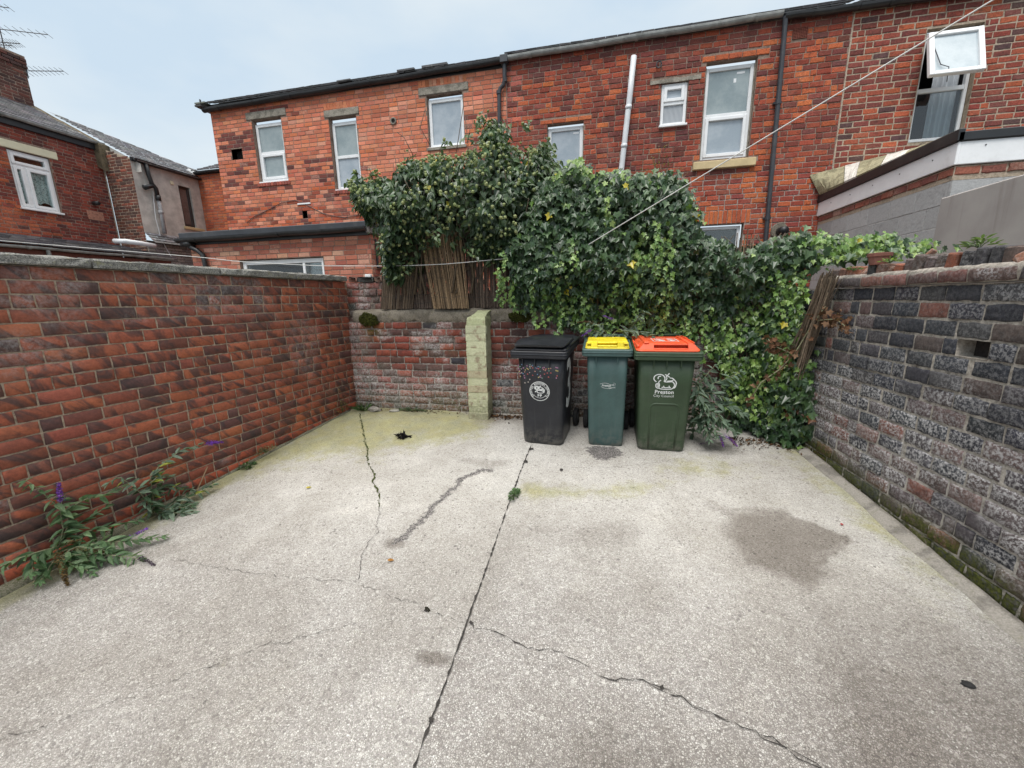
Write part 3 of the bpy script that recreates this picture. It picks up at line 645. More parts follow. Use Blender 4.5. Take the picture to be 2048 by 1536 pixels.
    for PP, a, b in ((Pf, -1.525, -1.285), (Ps, 0.0, 0.22), (Pl, 0.0, 0.22)):
        Bp = []; v = 1.53
        i = 0
        while v > 0.42:
            ba, bb = a+g.normal(0, 0.003), b+g.normal(0, 0.003)
            if PP is Pf and (i in (9, 10)): Bp += [(ba, (a+b)/2-0.006, v-0.0855, v-0.001, i), ((a+b)/2+0.006, bb, v-0.0855, v-0.001, i)]
            else: Bp.append((ba, bb, v-0.0855, v-0.001, i))
            v -= 0.0875; i += 1
        brick_faces(D, PP, np.array(Bp), g, pc, pm, 9, 4, 0.0034, 0.02, 0.0, 0.0016, 0.0015, 0, tilt=0.006)
        mortar_face(D, PP, a+0.004, b-0.004, 0.40, 1.54, -0.0028, step=0.1)
    L_ = []
    for z, x0, x1, y0 in ((1.52, -1.515, -1.29, 4.372), (1.60, -1.512, -1.29, 4.374), (1.625, -1.505, -1.295, 4.385), (1.64, -1.47, -1.30, 4.43), (1.675, -1.45, -1.295, 4.50), (1.70, -1.45, -1.28, 4.57)):
        L_.append([(x0+0.006*g.normal(), y0, z), ((x0+x1)/2, y0-0.004, z+0.004*g.normal()), (x1, y0, z), (x1+0.012, 4.61, z), (x0-0.01, 4.61, z)])
    D.loft(L_, 0, a=(0.48, 0.51, 0.30), b=(0.15, 0.22, 0.6))
    D.box((-1.53, 4.351, 0.38), (-1.28, 4.56, 0.498), 0, bev=0.008, a=(0.38, 0.37, 0.25), b=(0.3, 0.4, 0.7))
    D.build('painted_pier', [Mp, Mpm], root)
    # cushions of moss
    def cushion(name, c, rx, rz, seed, par):
        gg = np.random.default_rng(seed); K = Acc(); n = 900
        th = gg.random(n)*2*math.pi; rr = np.sqrt(gg.random(n))*(0.8+0.35*vnoise(np.cos(th)*2+5, np.sin(th)*2+5, seed))
        X = c[0]+rx*rr*np.cos(th); Zc = c[2]+rz*rr*np.sin(th); Yc = c[1]-0.05*np.sqrt((1-rr**2).clip(0))
        s = gg.uniform(0.010, 0.018, n)
        V = []; F = []
        for i in range(n):
            o = np.array([X[i], Yc[i], Zc[i]]); a = gg.normal(size=(4, 3)); a /= np.linalg.norm(a, axis=1)[:, None]
            V += list(o+a*s[i]); F += [[4*i, 4*i+1, 4*i+2], [4*i, 4*i+2, 4*i+3], [4*i, 4*i+3, 4*i+1], [4*i+1, 4*i+3, 4*i+2]]
        K.add(V, F); K.build(name, M_moss, par)
    cushion('moss_cushion', (-2.88, 4.575, 1.60), 0.14, 0.085, 5, root); cushion('moss_cushion', (-0.93, 4.57, 1.62), 0.13, 0.06, 6, root)
back_wall()
# ================================================================== houses
M_upvc = mat_plain('white_upvc', (0.80, 0.81, 0.82), 0.35, 0.05, 5, dirt=(0.35, 0.34, 0.31), dirt_amt=0.25)
M_black = mat_plain('black_pvc', (0.018, 0.019, 0.021), 0.4, 0.2, 6, dirt=(0.06, 0.06, 0.055), dirt_amt=0.4)
M_dgrey = mat_plain('dark_grey_pvc', (0.035, 0.038, 0.045), 0.45, 0.2, 6, dirt=(0.09, 0.09, 0.085), dirt_amt=0.4)
M_palegut = mat_plain('weathered_pale_gutter', (0.30, 0.31, 0.30), 0.6, 0.25, 8, dirt=(0.08, 0.085, 0.07), dirt_amt=0.75)
M_whitepipe = mat_plain('white_pipe', (0.66, 0.68, 0.70), 0.4, 0.08, 4, dirt=(0.35, 0.33, 0.28), dirt_amt=0.3)
M_lintel = mat_castconcrete('pebbled_concrete_lintel', (0.20, 0.18, 0.15), (0.42, 0.38, 0.32), (0.16, 0.19, 0.13), 0.5)
M_stone = mat_plain('cream_painted_stone', (0.55, 0.43, 0.24), 0.75, 0.12, 7, bump=0.3, dirt=(0.30, 0.22, 0.12), dirt_amt=0.4)
M_cream = mat_plain('cream_paint', (0.66, 0.62, 0.45), 0.7, 0.06, 5, dirt=(0.45, 0.40, 0.28), dirt_amt=0.3)
M_void = mat_plain('dark_hole', (0.012, 0.010, 0.010), 1.0, 0.1)
M_clay = mat_plain('clay_grille', (0.20, 0.06, 0.04), 0.9, 0.2, 30)
def mat_glass_blind(name, c1, c2):
    b = NB(name); p = b.pos(); n = b.noise(p, 2.6, 5, 0.65)
    c = b.mix(b.mr(n, 0.35, 0.65), c1, c2); c = b.mix(b.math('MULTIPLY', b.mr(b.noise(p, 160, 2), 0.45, 0.7), 0.12), c, (0.75, 0.78, 0.80))
    b.set(Base_Color=c, Roughness=0.22, Specular_IOR_Level=0.6, Coat_Weight=0.6, Coat_Roughness=0.04)
    b.bump(b.noise(p, 2.2, 2), 0.06, 0.02); return b.m
M_frost = mat_glass_blind('blinded_pane_glass', (0.20, 0.255, 0.27), (0.30, 0.355, 0.365))
M_frost2 = mat_glass_blind('pale_pane_glass', (0.28, 0.335, 0.385), (0.39, 0.435, 0.48))  # paler, bluer pane colour
def mat_clear_glass(k=1.0):
    b = NB('clear_window_glass'); t = b.t
    tr = t.nodes.new('ShaderNodeBsdfTransparent'); tr.inputs[0].default_value = (0.82, 0.88, 0.88, 1)
    gl = t.nodes.new('ShaderNodeBsdfGlossy'); gl.inputs['Roughness'].default_value = 0.03
    fr = t.nodes.new('ShaderNodeFresnel'); fr.inputs[0].default_value = 1.6
    m = t.nodes.new('ShaderNodeMixShader'); t.links.new(b.math('MULTIPLY', b.math('ADD', fr.outputs[0], 0.05), k), m.inputs[0]); t.links.new(tr.outputs[0], m.inputs[1]); t.links.new(gl.outputs[0], m.inputs[2])
    t.links.new(m.outputs[0], b.o.inputs[0]); return b.m
M_glass = mat_clear_glass(); M_glass2 = mat_clear_glass(0.35)
def mat_reeded():
    b = NB('reeded_obscure_glass'); p = b.pos(); x = b.n('SeparateXYZ', 0, {0: p})
    s = b.math('SINE', b.math('MULTIPLY', x, 310.0)); b.set(Base_Color=b.mix(b.mr(s, -0.6, 0.6), (0.20, 0.22, 0.25), (0.52, 0.54, 0.56)), Roughness=0.2, Coat_Weight=0.5)
    b.bump(s, 0.5, 0.004); return b.m
M_reeded = mat_reeded()
M_room = mat_plain('dark_room', (0.03, 0.03, 0.035), 1.0)
M_curtain = mat_plain('white_net_curtain', (0.62, 0.66, 0.70), 0.9, 0.08, 6)
def mat_lace():
    b = NB('lace_curtain'); p = b.pos(); n = b.noise(p, 26, 4, 0.6, 1.5); s = b.math('SINE', b.math('MULTIPLY', b.n('SeparateXYZ', 1, {0: p}), 62.0))
    c = b.mix(b.mr(n, 0.40, 0.56), (0.30, 0.34, 0.33), (0.85, 0.88, 0.86)); c = b.mix(b.math('MULTIPLY', b.mr(s, 0.2, 1.0), 0.4), c, (0.26, 0.30, 0.29)); b.set(Base_Color=c, Roughness=0.9); return b.m
M_lace = mat_lace()
def mat_slate():
    b = NB('roof_slate'); p = b.pos(); a = b.attr('bcol'); n = b.noise(p, 9, 5, 0.65)
    c = b.mix(b.mr(n, 0.3, 0.7), b.vmath('SCALE', a, scale=0.75), b.vmath('SCALE', a, scale=1.25)); c = b.mix(b.math('MULTIPLY', b.mr(b.noise(p, 18, 6, 0.7), 0.54, 0.68), 0.5), c, (0.22, 0.22, 0.20))
    b.set(Base_Color=c, Roughness=0.55, Specular_IOR_Level=0.5); b.bump(n, 0.3, 0.01); return b.m
M_slate = mat_slate()

def slates(A, o, ua, va, nu, nv, cw, ch, g, keep=None):
    """overlapping slates: o bottom corner, ua along the eaves, va up the slope, both unit vectors"""
    o, ua, va = map(lambda q: np.array(q, float), (o, ua, va)); nn = np.cross(ua, va); nn = nn if nn[2] > 0 else -nn
    for j in range(nv):
        for i in range(-1, nu+1):
            u0 = (i+(0.5 if j % 2 else 0.0))*cw; u1 = u0+cw-0.006
            u0, u1 = max(u0, 0), min(u1, nu*cw)
            if u1-u0 < 0.02: continue
            if keep and not keep((u0+u1)/2, (j+0.5)*ch): continue
            v0 = j*ch+g.normal(0, 0.004); v1 = (j+1.6)*ch; l = g.normal(0, 0.0015)
            q = [o+ua*u0+va*v0+nn*(0.030+l), o+ua*u1+va*(v0+g.normal(0, 0.003))+nn*(0.030-l), o+ua*u1+va*v1+nn*0.008, o+ua*u0+va*v1+nn*0.008]
            r = [q[0]-nn*0.022, q[1]-nn*0.022]
            c = np.array(pick(g, 1, [(0.11, 0.11, 0.12), (0.14, 0.132, 0.14), (0.18, 0.17, 0.172), (0.085, 0.085, 0.092)], [3, 3, 2, 2])[0])*(0.75+0.5*((j*0.618) % 1))
            A.add(q+r, [[0, 1, 2, 3], [4, 5, 1, 0]], 0, a=c)

def gutter(A, P, u0, u1, z0, z1, r=0.058, w=0.085, m=0, seams=(), brackets=0.9):
    """half-round gutter with a fascia board behind, running along a wall plane from (u0,z0) to (u1,z1)"""
    n = max(6, int(abs(u1-u0)/0.4)); us = np.linspace(u0, u1, n); loops = []
    for i, u in enumerate(us):
        z = z0+(z1-z0)*i/(n-1)+0.006*math.sin(i*1.7); L = []
        for k in range(9): t = math.pi*(1+k/8.0); L.append(P.at(u, z+r+r*math.sin(t), w+r*math.cos(t)))
        L += [P.at(u, z+r+0.008, w+r), P.at(u, z+r+0.008, w+r*0.84), P.at(u, z+r*0.7, w), P.at(u, z+r+0.008, w-r*0.84), P.at(u, z+r+0.008, w-r)]
        loops.append(L)
    A.loft(loops, m)
    for s in list(seams)+list(np.arange(min(u0, u1)+0.4, max(u0, u1)-0.2, brackets)):
        z = z0+(z1-z0)*(s-u0)/(u1-u0); L2 = []
        for du in (-0.022, 0.022):
            L2.append([P.at(s+du, z+r+(r+0.006)*math.sin(math.pi*(1+k/8.0)), w+(r+0.006)*math.cos(math.pi*(1+k/8.0))) for k in range(9)]+[P.at(s+du, z+r*0.9, w+r*0.7), P.at(s+du, z+r*0.9, w-r*0.7)])
        A.loft(L2, m)

def upvc(P, x0, x1, z0, z1, par, rows, w=-0.075, fw=0.062, sash=(), sill=True, pane_m=None, name='window'):
    """white window: rows = list of (z_low, z_high, [x splits], pane material); sash rows get their own raised inner frame"""
    A = Acc(); pm = np.eye(4); pm[:3, 0], pm[:3, 1], pm[:3, 2] = P.d, P.n, (0, 0, 1); pm[:3, 3] = P.p
    bx = lambda a, b, c, d, wf=0.0, dp=0.06: A.box((a, w-dp, c), (b, w+wf, d), 0, pm, bev=0.006)
    bx(x0, x0+fw, z0, z1); bx(x1-fw, x1, z0, z1); bx(x0+fw, x1-fw, z1-fw, z1, -0.001); bx(x0+fw, x1-fw, z0, z0+fw, -0.001)
    panes = []
    for k, (a, b, xs, m, sh) in enumerate(rows):
        e = [x0+fw]+list(xs)+[x1-fw]
        if k < len(rows)-1: bx(x0+fw, x1-fw, b-0.03, b+0.03, -0.002)
        lo, hi = (a+0.03 if k > 0 else z0+fw), (b-0.03 if k < len(rows)-1 else z1-fw)
        for i in range(len(e)-1):
            l, r = e[i]+(0.025 if i > 0 else 0), e[i+1]-(0.025 if i < len(e)-2 else 0)
            if i > 0: bx(e[i]-0.025, e[i]+0.025, lo, hi, -0.003)
            if sh:
                s = 0.045; q = 0.016
                bx(l-0.008, l+s, lo-0.008, hi+0.008, q); bx(r-s, r+0.008, lo-0.008, hi+0.008, q); bx(l+s, r-s, hi-s, hi+0.008, q-0.001); bx(l+s, r-s, lo-0.008, lo+s, q-0.001)
                l, r, lo2, hi2 = l+s, r-s, lo+s, hi-s
            else: lo2, hi2 = lo, hi
            panes.append((l, r, lo2, hi2, m))
    if sill: A.box((x0-0.02, w-0.03, z0-0.035), (x1+0.02, w+0.085, z0), 0, pm, bev=0.006)
    o = A.build(name, M_upvc, par)
    for (l, r, a, b, m) in panes:
        B = Acc(); B.add([P.at(l-0.006, a-0.006, w-0.028), P.at(r+0.006, a-0.006, w-0.028), P.at(r+0.006, b+0.006, w-0.028), P.at(l-0.006, b+0.006, w-0.028), P.at(l-0.006, a-0.006, w-0.042), P.at(r+0.006, a-0.006, w-0.042), P.at(r+0.006, b+0.006, w-0.042), P.at(l-0.006, b+0.006, w-0.042)],
              [[0, 1, 2, 3], [7, 6, 5, 4]], 0); B.build('pane', m, o)
    return o
def room_box(A, P, x0, x1, z0, z1, w0, w1, m=0):
    q = lambda w: [P.at(x0, z0, w), P.at(x1, z0, w), P.at(x1, z1, w), P.at(x0, z1, w)]
    A.add(q(w0)+q(w1), [[4, 5, 6, 7], [0, 1, 5, 4], [1, 2, 6, 5], [2, 3, 7, 6], [3, 0, 4, 7]], m)
def bar(A, P, x0, x1, z0, z1, w0, w1, m=0, bev=0.006, **kw):
    pm = np.eye(4); pm[:3, 0], pm[:3, 1], pm[:3, 2] = P.d, P.n, (0, 0, 1); pm[:3, 3] = P.p
    A.box((x0, w0, z0), (x1, w1, z1), m, pm, bev=bev, **kw)

M_mort_house = mat_mortar('house_mortar', (0.20, 0.14, 0.11), (0.34, 0.25, 0.20), moss=False)
M_mort_pale = mat_mortar('pale_repointing_mortar', (0.34, 0.27, 0.20), (0.50, 0.41, 0.32), moss=False)
M_br_new = mat_brick('salmon_facing_brick', soot_amt=0.12, bumpy=0.4, fine=0.16, bloom_col=(0.62, 0.40, 0.30), sootscale=7)
M_br_house = mat_brick('sooty_terrace_brick', soot_amt=0.42, bumpy=1.0, fine=0.34, sootscale=13, bloom_col=(0.5, 0.36, 0.28))
PH = Plane((0, 8.0), (1, 0), (0, -1))
SALMON = ([(0.54, 0.175, 0.102), (0.60, 0.215, 0.128), (0.49, 0.148, 0.088), (0.64, 0.27, 0.175), (0.56, 0.175, 0.085)], [4, 3, 2.5, 1.2, 1.5])
OLDRED = ([(0.26, 0.058, 0.036), (0.32, 0.073, 0.040), (0.21, 0.054, 0.038), (0.41, 0.100, 0.044), (0.16, 0.052, 0.042)], [5, 4, 3, 1.2, 1.5])
PLUM = ([(0.175, 0.054, 0.044), (0.135, 0.048, 0.043), (0.215, 0.060, 0.046)], [3, 1.6, 2.4])
nomask = lambda U, V, B, g: np.stack([0.16*sstep(0.60, 0.75, fbm(U*2.5, V*3.5, 120))+0*U, U*0, U*0], -1)

def house_left():
    g = np.random.default_rng(101)
    root = thing('terraced_house', 'orange brick end house with three concrete lintels and black gutter', 'house', (-5.1, 8.0, 0.4))
    ops = [(-7.41, -6.68, 4.42, 5.65), (-5.555, -4.93, 4.14, 5.50), (-3.395, -2.66, 4.74, 5.655), (-8.04, -7.76, 4.93, 5.14), (-6.43, -6.31, 3.63, 3.80)]
    lint = [(-7.54, -6.54, 5.652, 5.80), (-5.645, -4.855, 5.50, 5.64), (-3.55, -2.55, 5.66, 5.80)]
    h, L = 0.0770, 0.193
    B = courses(-8.44, -1.82, 5.93, 1.7, h, L, 0.0105, g, openings=ops+lint, jit=0.01, halfbat=0.05)
    def col2(B, g):
        u = (B[:, 0]+B[:, 1])/2; v = (B[:, 2]+B[:, 3])/2; n = len(B); c = pick(g, n, *SALMON); d = pick(g, n, *PLUM)
        o = pick(g, n, [(0.36, 0.085, 0.045), (0.46, 0.11, 0.048), (0.27, 0.07, 0.042), (0.50, 0.15, 0.09)], [3, 3, 2, 1.5])
        pd = np.full(n, 0.012)
        for (za, zb, ua, ub, p) in ((5.06, 5.48, -8.32, -7.43, .93), (5.80, 5.88, -7.54, -6.54, .95), (4.70, 4.79, -6.25, -5.55, .85), (4.53, 4.62, -6.3, -5.55, .8), (4.28, 4.46, -6.4, -5.5, .6), (4.22, 4.42, -7.4, -6.5, .75), (4.35, 4.55, -8.3, -7.5, .45), (4.62, 4.86, -8.3, -7.55, .35), (3.85, 4.0, -7.9, -6.9, .5), (3.9, 4.15, -5.8, -5.0, .6), (4.1, 5.2, -2.7, -1.82, .45)):
            pd = np.where((v > za) & (v < zb) & (u > ua) & (u < ub), p, pd)
        low = v < 4.14+0.16*np.sin(u*2.0); c = np.where((low & (g.random(n) < 0.6))[:, None], o, c); pd = np.where(low, np.maximum(pd, 0.10), pd)
        return np.where((g.random(n) < pd)[:, None], d, c)
    msk = lambda U, V, B, g: np.stack([0.5*(g.random((len(B), 1)) < 0.08)+0.35*sstep(4.2, 3.9, V)*sstep(0.5, 0.7, fbm(U*3, V*5, 122))+0*U, U*0, U*0], -1)
    A = Acc(); brick_faces(A, PH, B, g, col2, msk, 2, 1, 0.005, 0.02, 0.0, 0.0016, 0.0012, 0)
    mortar_face(A, PH, -8.44, -1.82, 1.0, 5.98, -0.0055, ops, reveal=0.13)
    # soldier bricks over the 2nd and 3rd lintels
    for (a, b, z) in ((-5.64, -4.86, 5.645), (-3.55, -2.55, 5.805)):
        n = int((b-a)/0.075); Bs = np.array([(a+i*0.075+0.004, a+(i+1)*0.075-0.004, z, z+0.105, 0) for i in range(n)]); brick_faces(A, PH, Bs, g, lambda B, g: pick(g, len(B), [(0.5, 0.16, 0.08), (0.62, 0.30, 0.19), (0.56, 0.2, 0.1)], [2, 2, 2]), nomask, 1, 1, 0.004, 0.01, 0.004, 0.001, 0.001, 0)
    PS = Plane((-8.44, 12.5), (0, -1), (-1, 0)); Bs = courses(0, 4.5, 5.93, 1.7, h, L, 0.0105, g); brick_faces(A, PS, Bs, g, lambda B, g: pick(g, len(B), *SALMON), nomask, 1, 1, 0.004, 0.02, 0, 0.001, 0.001, 0); mortar_face(A, PS, 0, 4.5, 1.0, 5.95, -0.0055, step=0.8)
    A.build('brick_wall', [M_br_new, M_mort_house], root)
    for (a, b, c, d) in ops[3:]:
        V_ = Acc(); room_box(V_, PH, a, b, c, d, -0.01, -0.14); V_.build('wall_hole', M_void, root)
    for (a, b, c, d) in lint:
        Cc = Acc(); bar(Cc, PH, a, b, c+0.004, d-0.003, -0.12, 0.012, bev=0.008); Cc.build('lintel', M_lintel, root)
    upvc(PH, -7.40, -6.69, 4.43, 5.58, root, [(4.43, 5.01, [], M_frost, True), (5.01, 5.58, [], M_frost, False)], w=-0.07)
    upvc(PH, -5.545, -4.94, 4.15, 5.43, root, [(4.15, 4.78, [], M_frost2, False), (4.78, 5.43, [], M_frost, False)], w=-0.08)
    upvc(PH, -3.385, -2.67, 4.75, 5.60, root, [(4.75, 5.60, [], M_frost2, False)], w=-0.06)
    for (a, b, z) in ((-7.47, -6.62, 4.415), (-5.60, -4.92, 4.135)):
        Cc = Acc(); n = int((b-a)/0.07)
        for i in range(n): bar(Cc, PH, a+i*0.07+0.003, a+(i+1)*0.07-0.003, z-0.082, z-0.008, -0.10, 0.022, bev=0.006, a=pick(g, 1, [(0.34, 0.085, 0.06), (0.26, 0.07, 0.055)], [1, 1])[0], b=(0.1, 0, g.random()))
        Cc.build('brick_sill', M_br_new, root)
    Cc = Acc(); bar(Cc, PH, -3.43, -2.62, 4.69, 4.745, -0.08, 0.03); Cc.build('sill', M_lintel, root)
    Cc = Acc(); gutter(Cc, PH, -8.52, -1.80, 5.875, 5.965, 0.06, 0.075); Cc.build('gutter', M_black, root)
    Cc = Acc(); bar(Cc, PH, -8.47, -1.82, 5.935, 6.045, -0.05, 0.014); Cc.build('fascia_board', M_black, root)
    Cc = Acc(); sl = R(23); slates(Cc, (-8.55, 7.89, 6.03), (1, 0, 0), (0, math.cos(sl), math.sin(sl)), 34, 14, 0.2, 0.26, g)
    Cc.box((-8.66, 7.86, 6.035), (-8.40, 8.3, 6.06), 0, Matrix.Identity(4), a=(0.16, 0.18, 0.15)); Cc.box((-8.60, 7.80, 5.955), (-8.44, 8.2, 5.985), 0, a=(0.05, 0.05, 0.05)); Cc.box((-8.50, 7.84, 6.05), (-8.485, 7.87, 6.10), 0, a=(0.05, 0.05, 0.05))
    Cc.box((-3.9, 7.86, 6.055), (-3.55, 8.1, 6.085), 0, a=(0.06, 0.06, 0.065)); Cc.box((-3.4, 7.87, 6.06), (-2.9, 8.1, 6.095), 0, a=(0.06, 0.06, 0.065)); Cc.box((-5.2, 7.87, 6.05), (-4.9, 8.1, 6.07), 0, a=(0.09, 0.09, 0.09))
    Cc.build('slate_roof', M_slate, root)
    Cc = Acc(); z_ = lambda p: p
    Cc.tube([(-1.83, 7.925, 5.99), (-1.835, 7.93, 5.70), (-1.86, 7.94, 5.63), (-1.92, 7.945, 5.585), (-1.945, 7.945, 5.52), (-1.95, 7.945, 5.2), (-1.955, 7.945, 3.9), (-1.96, 7.945, 1.8)], 0.036, 10); bar(Cc, PH, -1.90, -1.76, 5.95, 6.07, 0.02, 0.15)
    for z in (5.70, 5.52, 4.6): Cc.tube([(-1.83 if z > 5.6 else -1.95, 7.94, z-0.03), (-1.83 if z > 5.6 else -1.95, 7.94, z+0.03)], 0.043, 10)
    Cc.build('downpipe', M_dgrey, root)
    # small things fixed to the wall: round vent collar, stub of trunking, loose cable
    Cc = Acc(); t = np.linspace(0, 2*math.pi, 22)
    Cc.tube([(-4.11+0.052*math.cos(a), 7.985, 5.29+0.052*math.sin(a)) for a in t], 0.017, 6, 0); Cc.build('vent_collar', M_lintel, root, smooth=True)
    Cc = Acc(); Cc.add([(-4.11+0.045*math.cos(a), 7.99, 5.29+0.045*math.sin(a)) for a in t[:-1]], [list(range(21))[::-1]]); Cc.build('wall_hole', M_void, root)
    Cc = Acc(); bar(Cc, PH, -6.52, -6.19, 3.905, 3.935, 0.0, 0.02, bev=0.004); Cc.build('trunking', M_upvc, root)
    Cc = Acc(); Cc.tube([(-7.9, 7.988, 3.62), (-7.67, 7.988, 3.74), (-7.25, 7.988, 3.86), (-6.9, 7.988, 3.98), (-6.55, 7.988, 4.0), (-6.3, 7.988, 3.9), (-5.88, 7.988, 3.68), (-5.4, 7.988, 3.58), (-5.0, 7.988, 3.62)], 0.006, 5); Cc.build('cable', M_dgrey, root)
house_left()

def house_mid():
    g = np.random.default_rng(103)
    root = thing('terraced_house', 'dark red brick house in the middle with tall white pipe and pale gutter', 'house', (0.9, 8.0, 0.4))
    ops = [(-1.065, -0.415, 3.80, 4.925), (0.885, 1.31, 4.685, 5.355), (1.572, 2.335, 4.105, 5.575), (1.66, 2.37, 2.30, 3.045), (2.80, 3.0, 5.73, 5.89)]
    h, L = 0.0835, 0.205; nn = [(-1.2, -0.27, 4.925, 5.0), (0.70, 1.50, 5.355, 5.415), (1.5, 2.50, 5.575, 5.665), (1.47, 2.45, 3.94, 4.07), (1.58, 2.46, 3.045, 3.27)]
    B = courses(-1.815, 3.60, 6.03, 1.7, h, L, 0.012, g, openings=ops+nn, jit=0.014, halfbat=0.10)
    def col(B, g):
        u = (B[:, 0]+B[:, 1])/2; v = (B[:, 2]+B[:, 3])/2; n = len(B); c = pick(g, n, *OLDRED); d = pick(g, n, *PLUM); s = pick(g, n, [(0.47, 0.125, 0.048), (0.40, 0.095, 0.045)], [1, 1])
        c = np.where((g.random(n) < 0.05+0.35*((u > 2.75) & (v > 4.6))+0.25*((u > 2.3) & (u < 2.75))+0.3*((u > 1.45) & (v < 3.9)))[:, None], s, c)
        dk = 0.10+0.4*sstep(0.55, 0.8, fbm(u*1.1, v*1.3, 130))+0.35*(v > 5.8)+0.3*((u > 0.1) & (u < 1.4) & (v > 4.0))
        c = np.where((g.random(n) < dk)[:, None], d, c)
        q = (u < -1.55) & (g.random(n) < 0.6); c[q] = pick(g, q.sum(), [(0.47, 0.135, 0.08), (0.38, 0.11, 0.085)], [1, 1])
        lo = (v < 3.9) & (u > 1.3); c[lo] = np.maximum(c[lo], pick(g, lo.sum(), [(0.33, 0.075, 0.042), (0.28, 0.062, 0.04)], [1, 1])*0.9); return c
    A = Acc(); brick_faces(A, PH, B, g, col, nomask, 3, 1, 0.007, 0.02, 0.0, 0.0032, 0.0022, 0, tilt=0.008)
    mk = lambda U, V: np.stack([0.5*((V < 3.95) & (U > 1.2)), V*0, V*0+0.5], -1)
    mortar_face(A, PH, -1.82, 3.605, 1.0, 6.08, -0.007, ops, reveal=0.12, mask=mk)
    orange = lambda B, g: pick(g, len(B), [(0.48, 0.13, 0.05), (0.40, 0.10, 0.045), (0.55, 0.30, 0.18)], [3, 2, 0.6])
    def row(a, b, z0, z1, w):
        n = max(1, round((b-a)/w)); q = (b-a)/n; Bs = np.array([(a+i*q+0.005, a+(i+1)*q-0.005, z0+0.004, z1-0.004, 0) for i in range(n)]); brick_faces(A, PH, Bs, g, orange, nomask, 3, 1, 0.006, 0.02, 0.006, 0.002, 0.0015, 0)
    row(-1.2, -0.27, 4.928, 5.0, 0.21); row(1.5, 2.50, 5.58, 5.665, 0.21); row(1.58, 2.46, 3.05, 3.27, 0.075)
    A.build('brick_wall', [M_br_house, M_mort_house], root)
    Cc = Acc(); n = 14; us = np.linspace(0.70, 1.50, n); Cc.loft([[PH.at(u, 5.35+0.004*g.normal(), -0.01), PH.at(u, 5.35+0.004*g.normal(), 0.014), PH.at(u, 5.408+0.006*g.normal(), 0.012), PH.at(u, 5.412, -0.01)] for u in us]); Cc.build('cement_lintel', M_lintel, root)
    Cc = Acc(); bar(Cc, PH, 1.465, 2.445, 3.942, 4.068, -0.1, 0.07, bev=0.01); Cc.build('stone_sill', M_stone, root)
    for x in (1.577, 2.317):
        Cc = Acc(); bar(Cc, PH, x, x+0.016, 4.11, 5.52, -0.10, -0.055, bev=0.003); Cc.build('window_reveal', M_lintel, root)
    upvc(PH, -1.06, -0.42, 3.85, 4.88, root, [(3.85, 4.10, [], M_frost2, True), (4.10, 4.88, [], M_frost2, False)], w=-0.075, sill=False)
    upvc(PH, 0.89, 1.305, 4.70, 5.345, root, [(4.70, 5.05, [], M_reeded, False), (5.05, 5.345, [], M_frost2, True)], w=-0.03, fw=0.05)
    upvc(PH, 1.585, 2.32, 4.115, 5.52, root, [(4.115, 4.80, [], M_frost2, True), (4.80, 5.52, [], M_frost, False)], w=-0.085, fw=0.055, sill=False)
    for (a, b, c, d, w) in ((2.07, 2.19, 5.40, 5.43, -0.111), (2.03, 2.07, 5.28, 5.34, -0.111), (-0.60, -0.50, 4.76, 4.79, -0.101)):
        Cc = Acc(); bar(Cc, PH, a, b, c, d, w-0.001, w+0.001, bev=0); Cc.build('glazing_sticker', M_upvc, root)
    w8 = upvc(PH, 1.66, 2.34, 2.20, 3.02, root, [(2.20, 3.02, [], M_glass, False)], w=-0.08, fw=0.05, sill=False)
    Cc = Acc(); room_box(Cc, PH, 1.66, 2.34, 2.2, 3.02, -0.14, -0.6); Cc.build('dark_room', M_room, root)
    Cc = Acc(); 
    for i in range(8): Cc.box((2.80, 7.99, 5.733+i*0.02), (3.0, 8.02, 5.742+i*0.02), 0)
    for i in range(9): Cc.box((2.80+i*0.0245, 7.992, 5.733), (2.809+i*0.0245, 8.02, 5.89), 0)
    Cc.build('air_brick', M_clay, root)
    Cc = Acc(); room_box(Cc, PH, 2.80, 3.0, 5.73, 5.89, -0.02, -0.1); Cc.build('wall_hole', M_void, root)
    Cc = Acc(); t = np.linspace(0, 2*math.pi, 20); Cc.tube([(0.82+0.04*math.cos(a), 7.975, 5.63+0.05*math.sin(a)) for a in t], 0.010, 6); Cc.build('wall_ring', M_dgrey, root, smooth=True)
    Cc = Acc(); gutter(Cc, PH, -1.76, 2.60, 5.985, 6.02, 0.056, 0.08, seams=(0.9,)); Cc.build('gutter', M_palegut, root)
    Cc = Acc(); bar(Cc, PH, -1.82, 3.6, 6.035, 6.10, -0.05, 0.012); Cc.build('fascia_board', M_dgrey, root)
    Cc = Acc(); gutter(Cc, PH, 2.63, 3.62, 5.97, 5.955, 0.058, 0.08); Cc.build('gutter', M_black, root)
    Cc = Acc(); Cc.tube([(2.64, 7.915, 6.02), (2.65, 7.93, 5.90), (2.66, 7.94, 5.7), (2.70, 7.94, 3.6), (2.74, 7.94, 1.8)], 0.036, 10)
    for z, x in ((4.85, 2.675), (3.1, 2.71)): Cc.tube([(x, 7.94, z-0.035), (x, 7.94, z+0.035)], 0.044, 10); Cc.box((x-0.06, 7.95, z-0.015), (x+0.06, 8.0, z+0.015))
    Cc.build('downpipe', M_dgrey, root)
    Cc = Acc(); Cc.tube([(0.405, 7.925, 5.78), (0.365, 7.925, 5.20), (0.325, 7.925, 4.7), (0.27, 7.925, 4.03), (0.2, 7.925, 3.2), (0.15, 7.925, 2.2)], 0.048, 14)
    for z, x in ((5.02, 0.352), (4.42, 0.303)): Cc.tube([(x+0.002, 7.925, z-0.03), (x-0.002, 7.925, z+0.03)], 0.055, 14)
    Cc.build('soil_pipe', M_whitepipe, root, smooth=True)
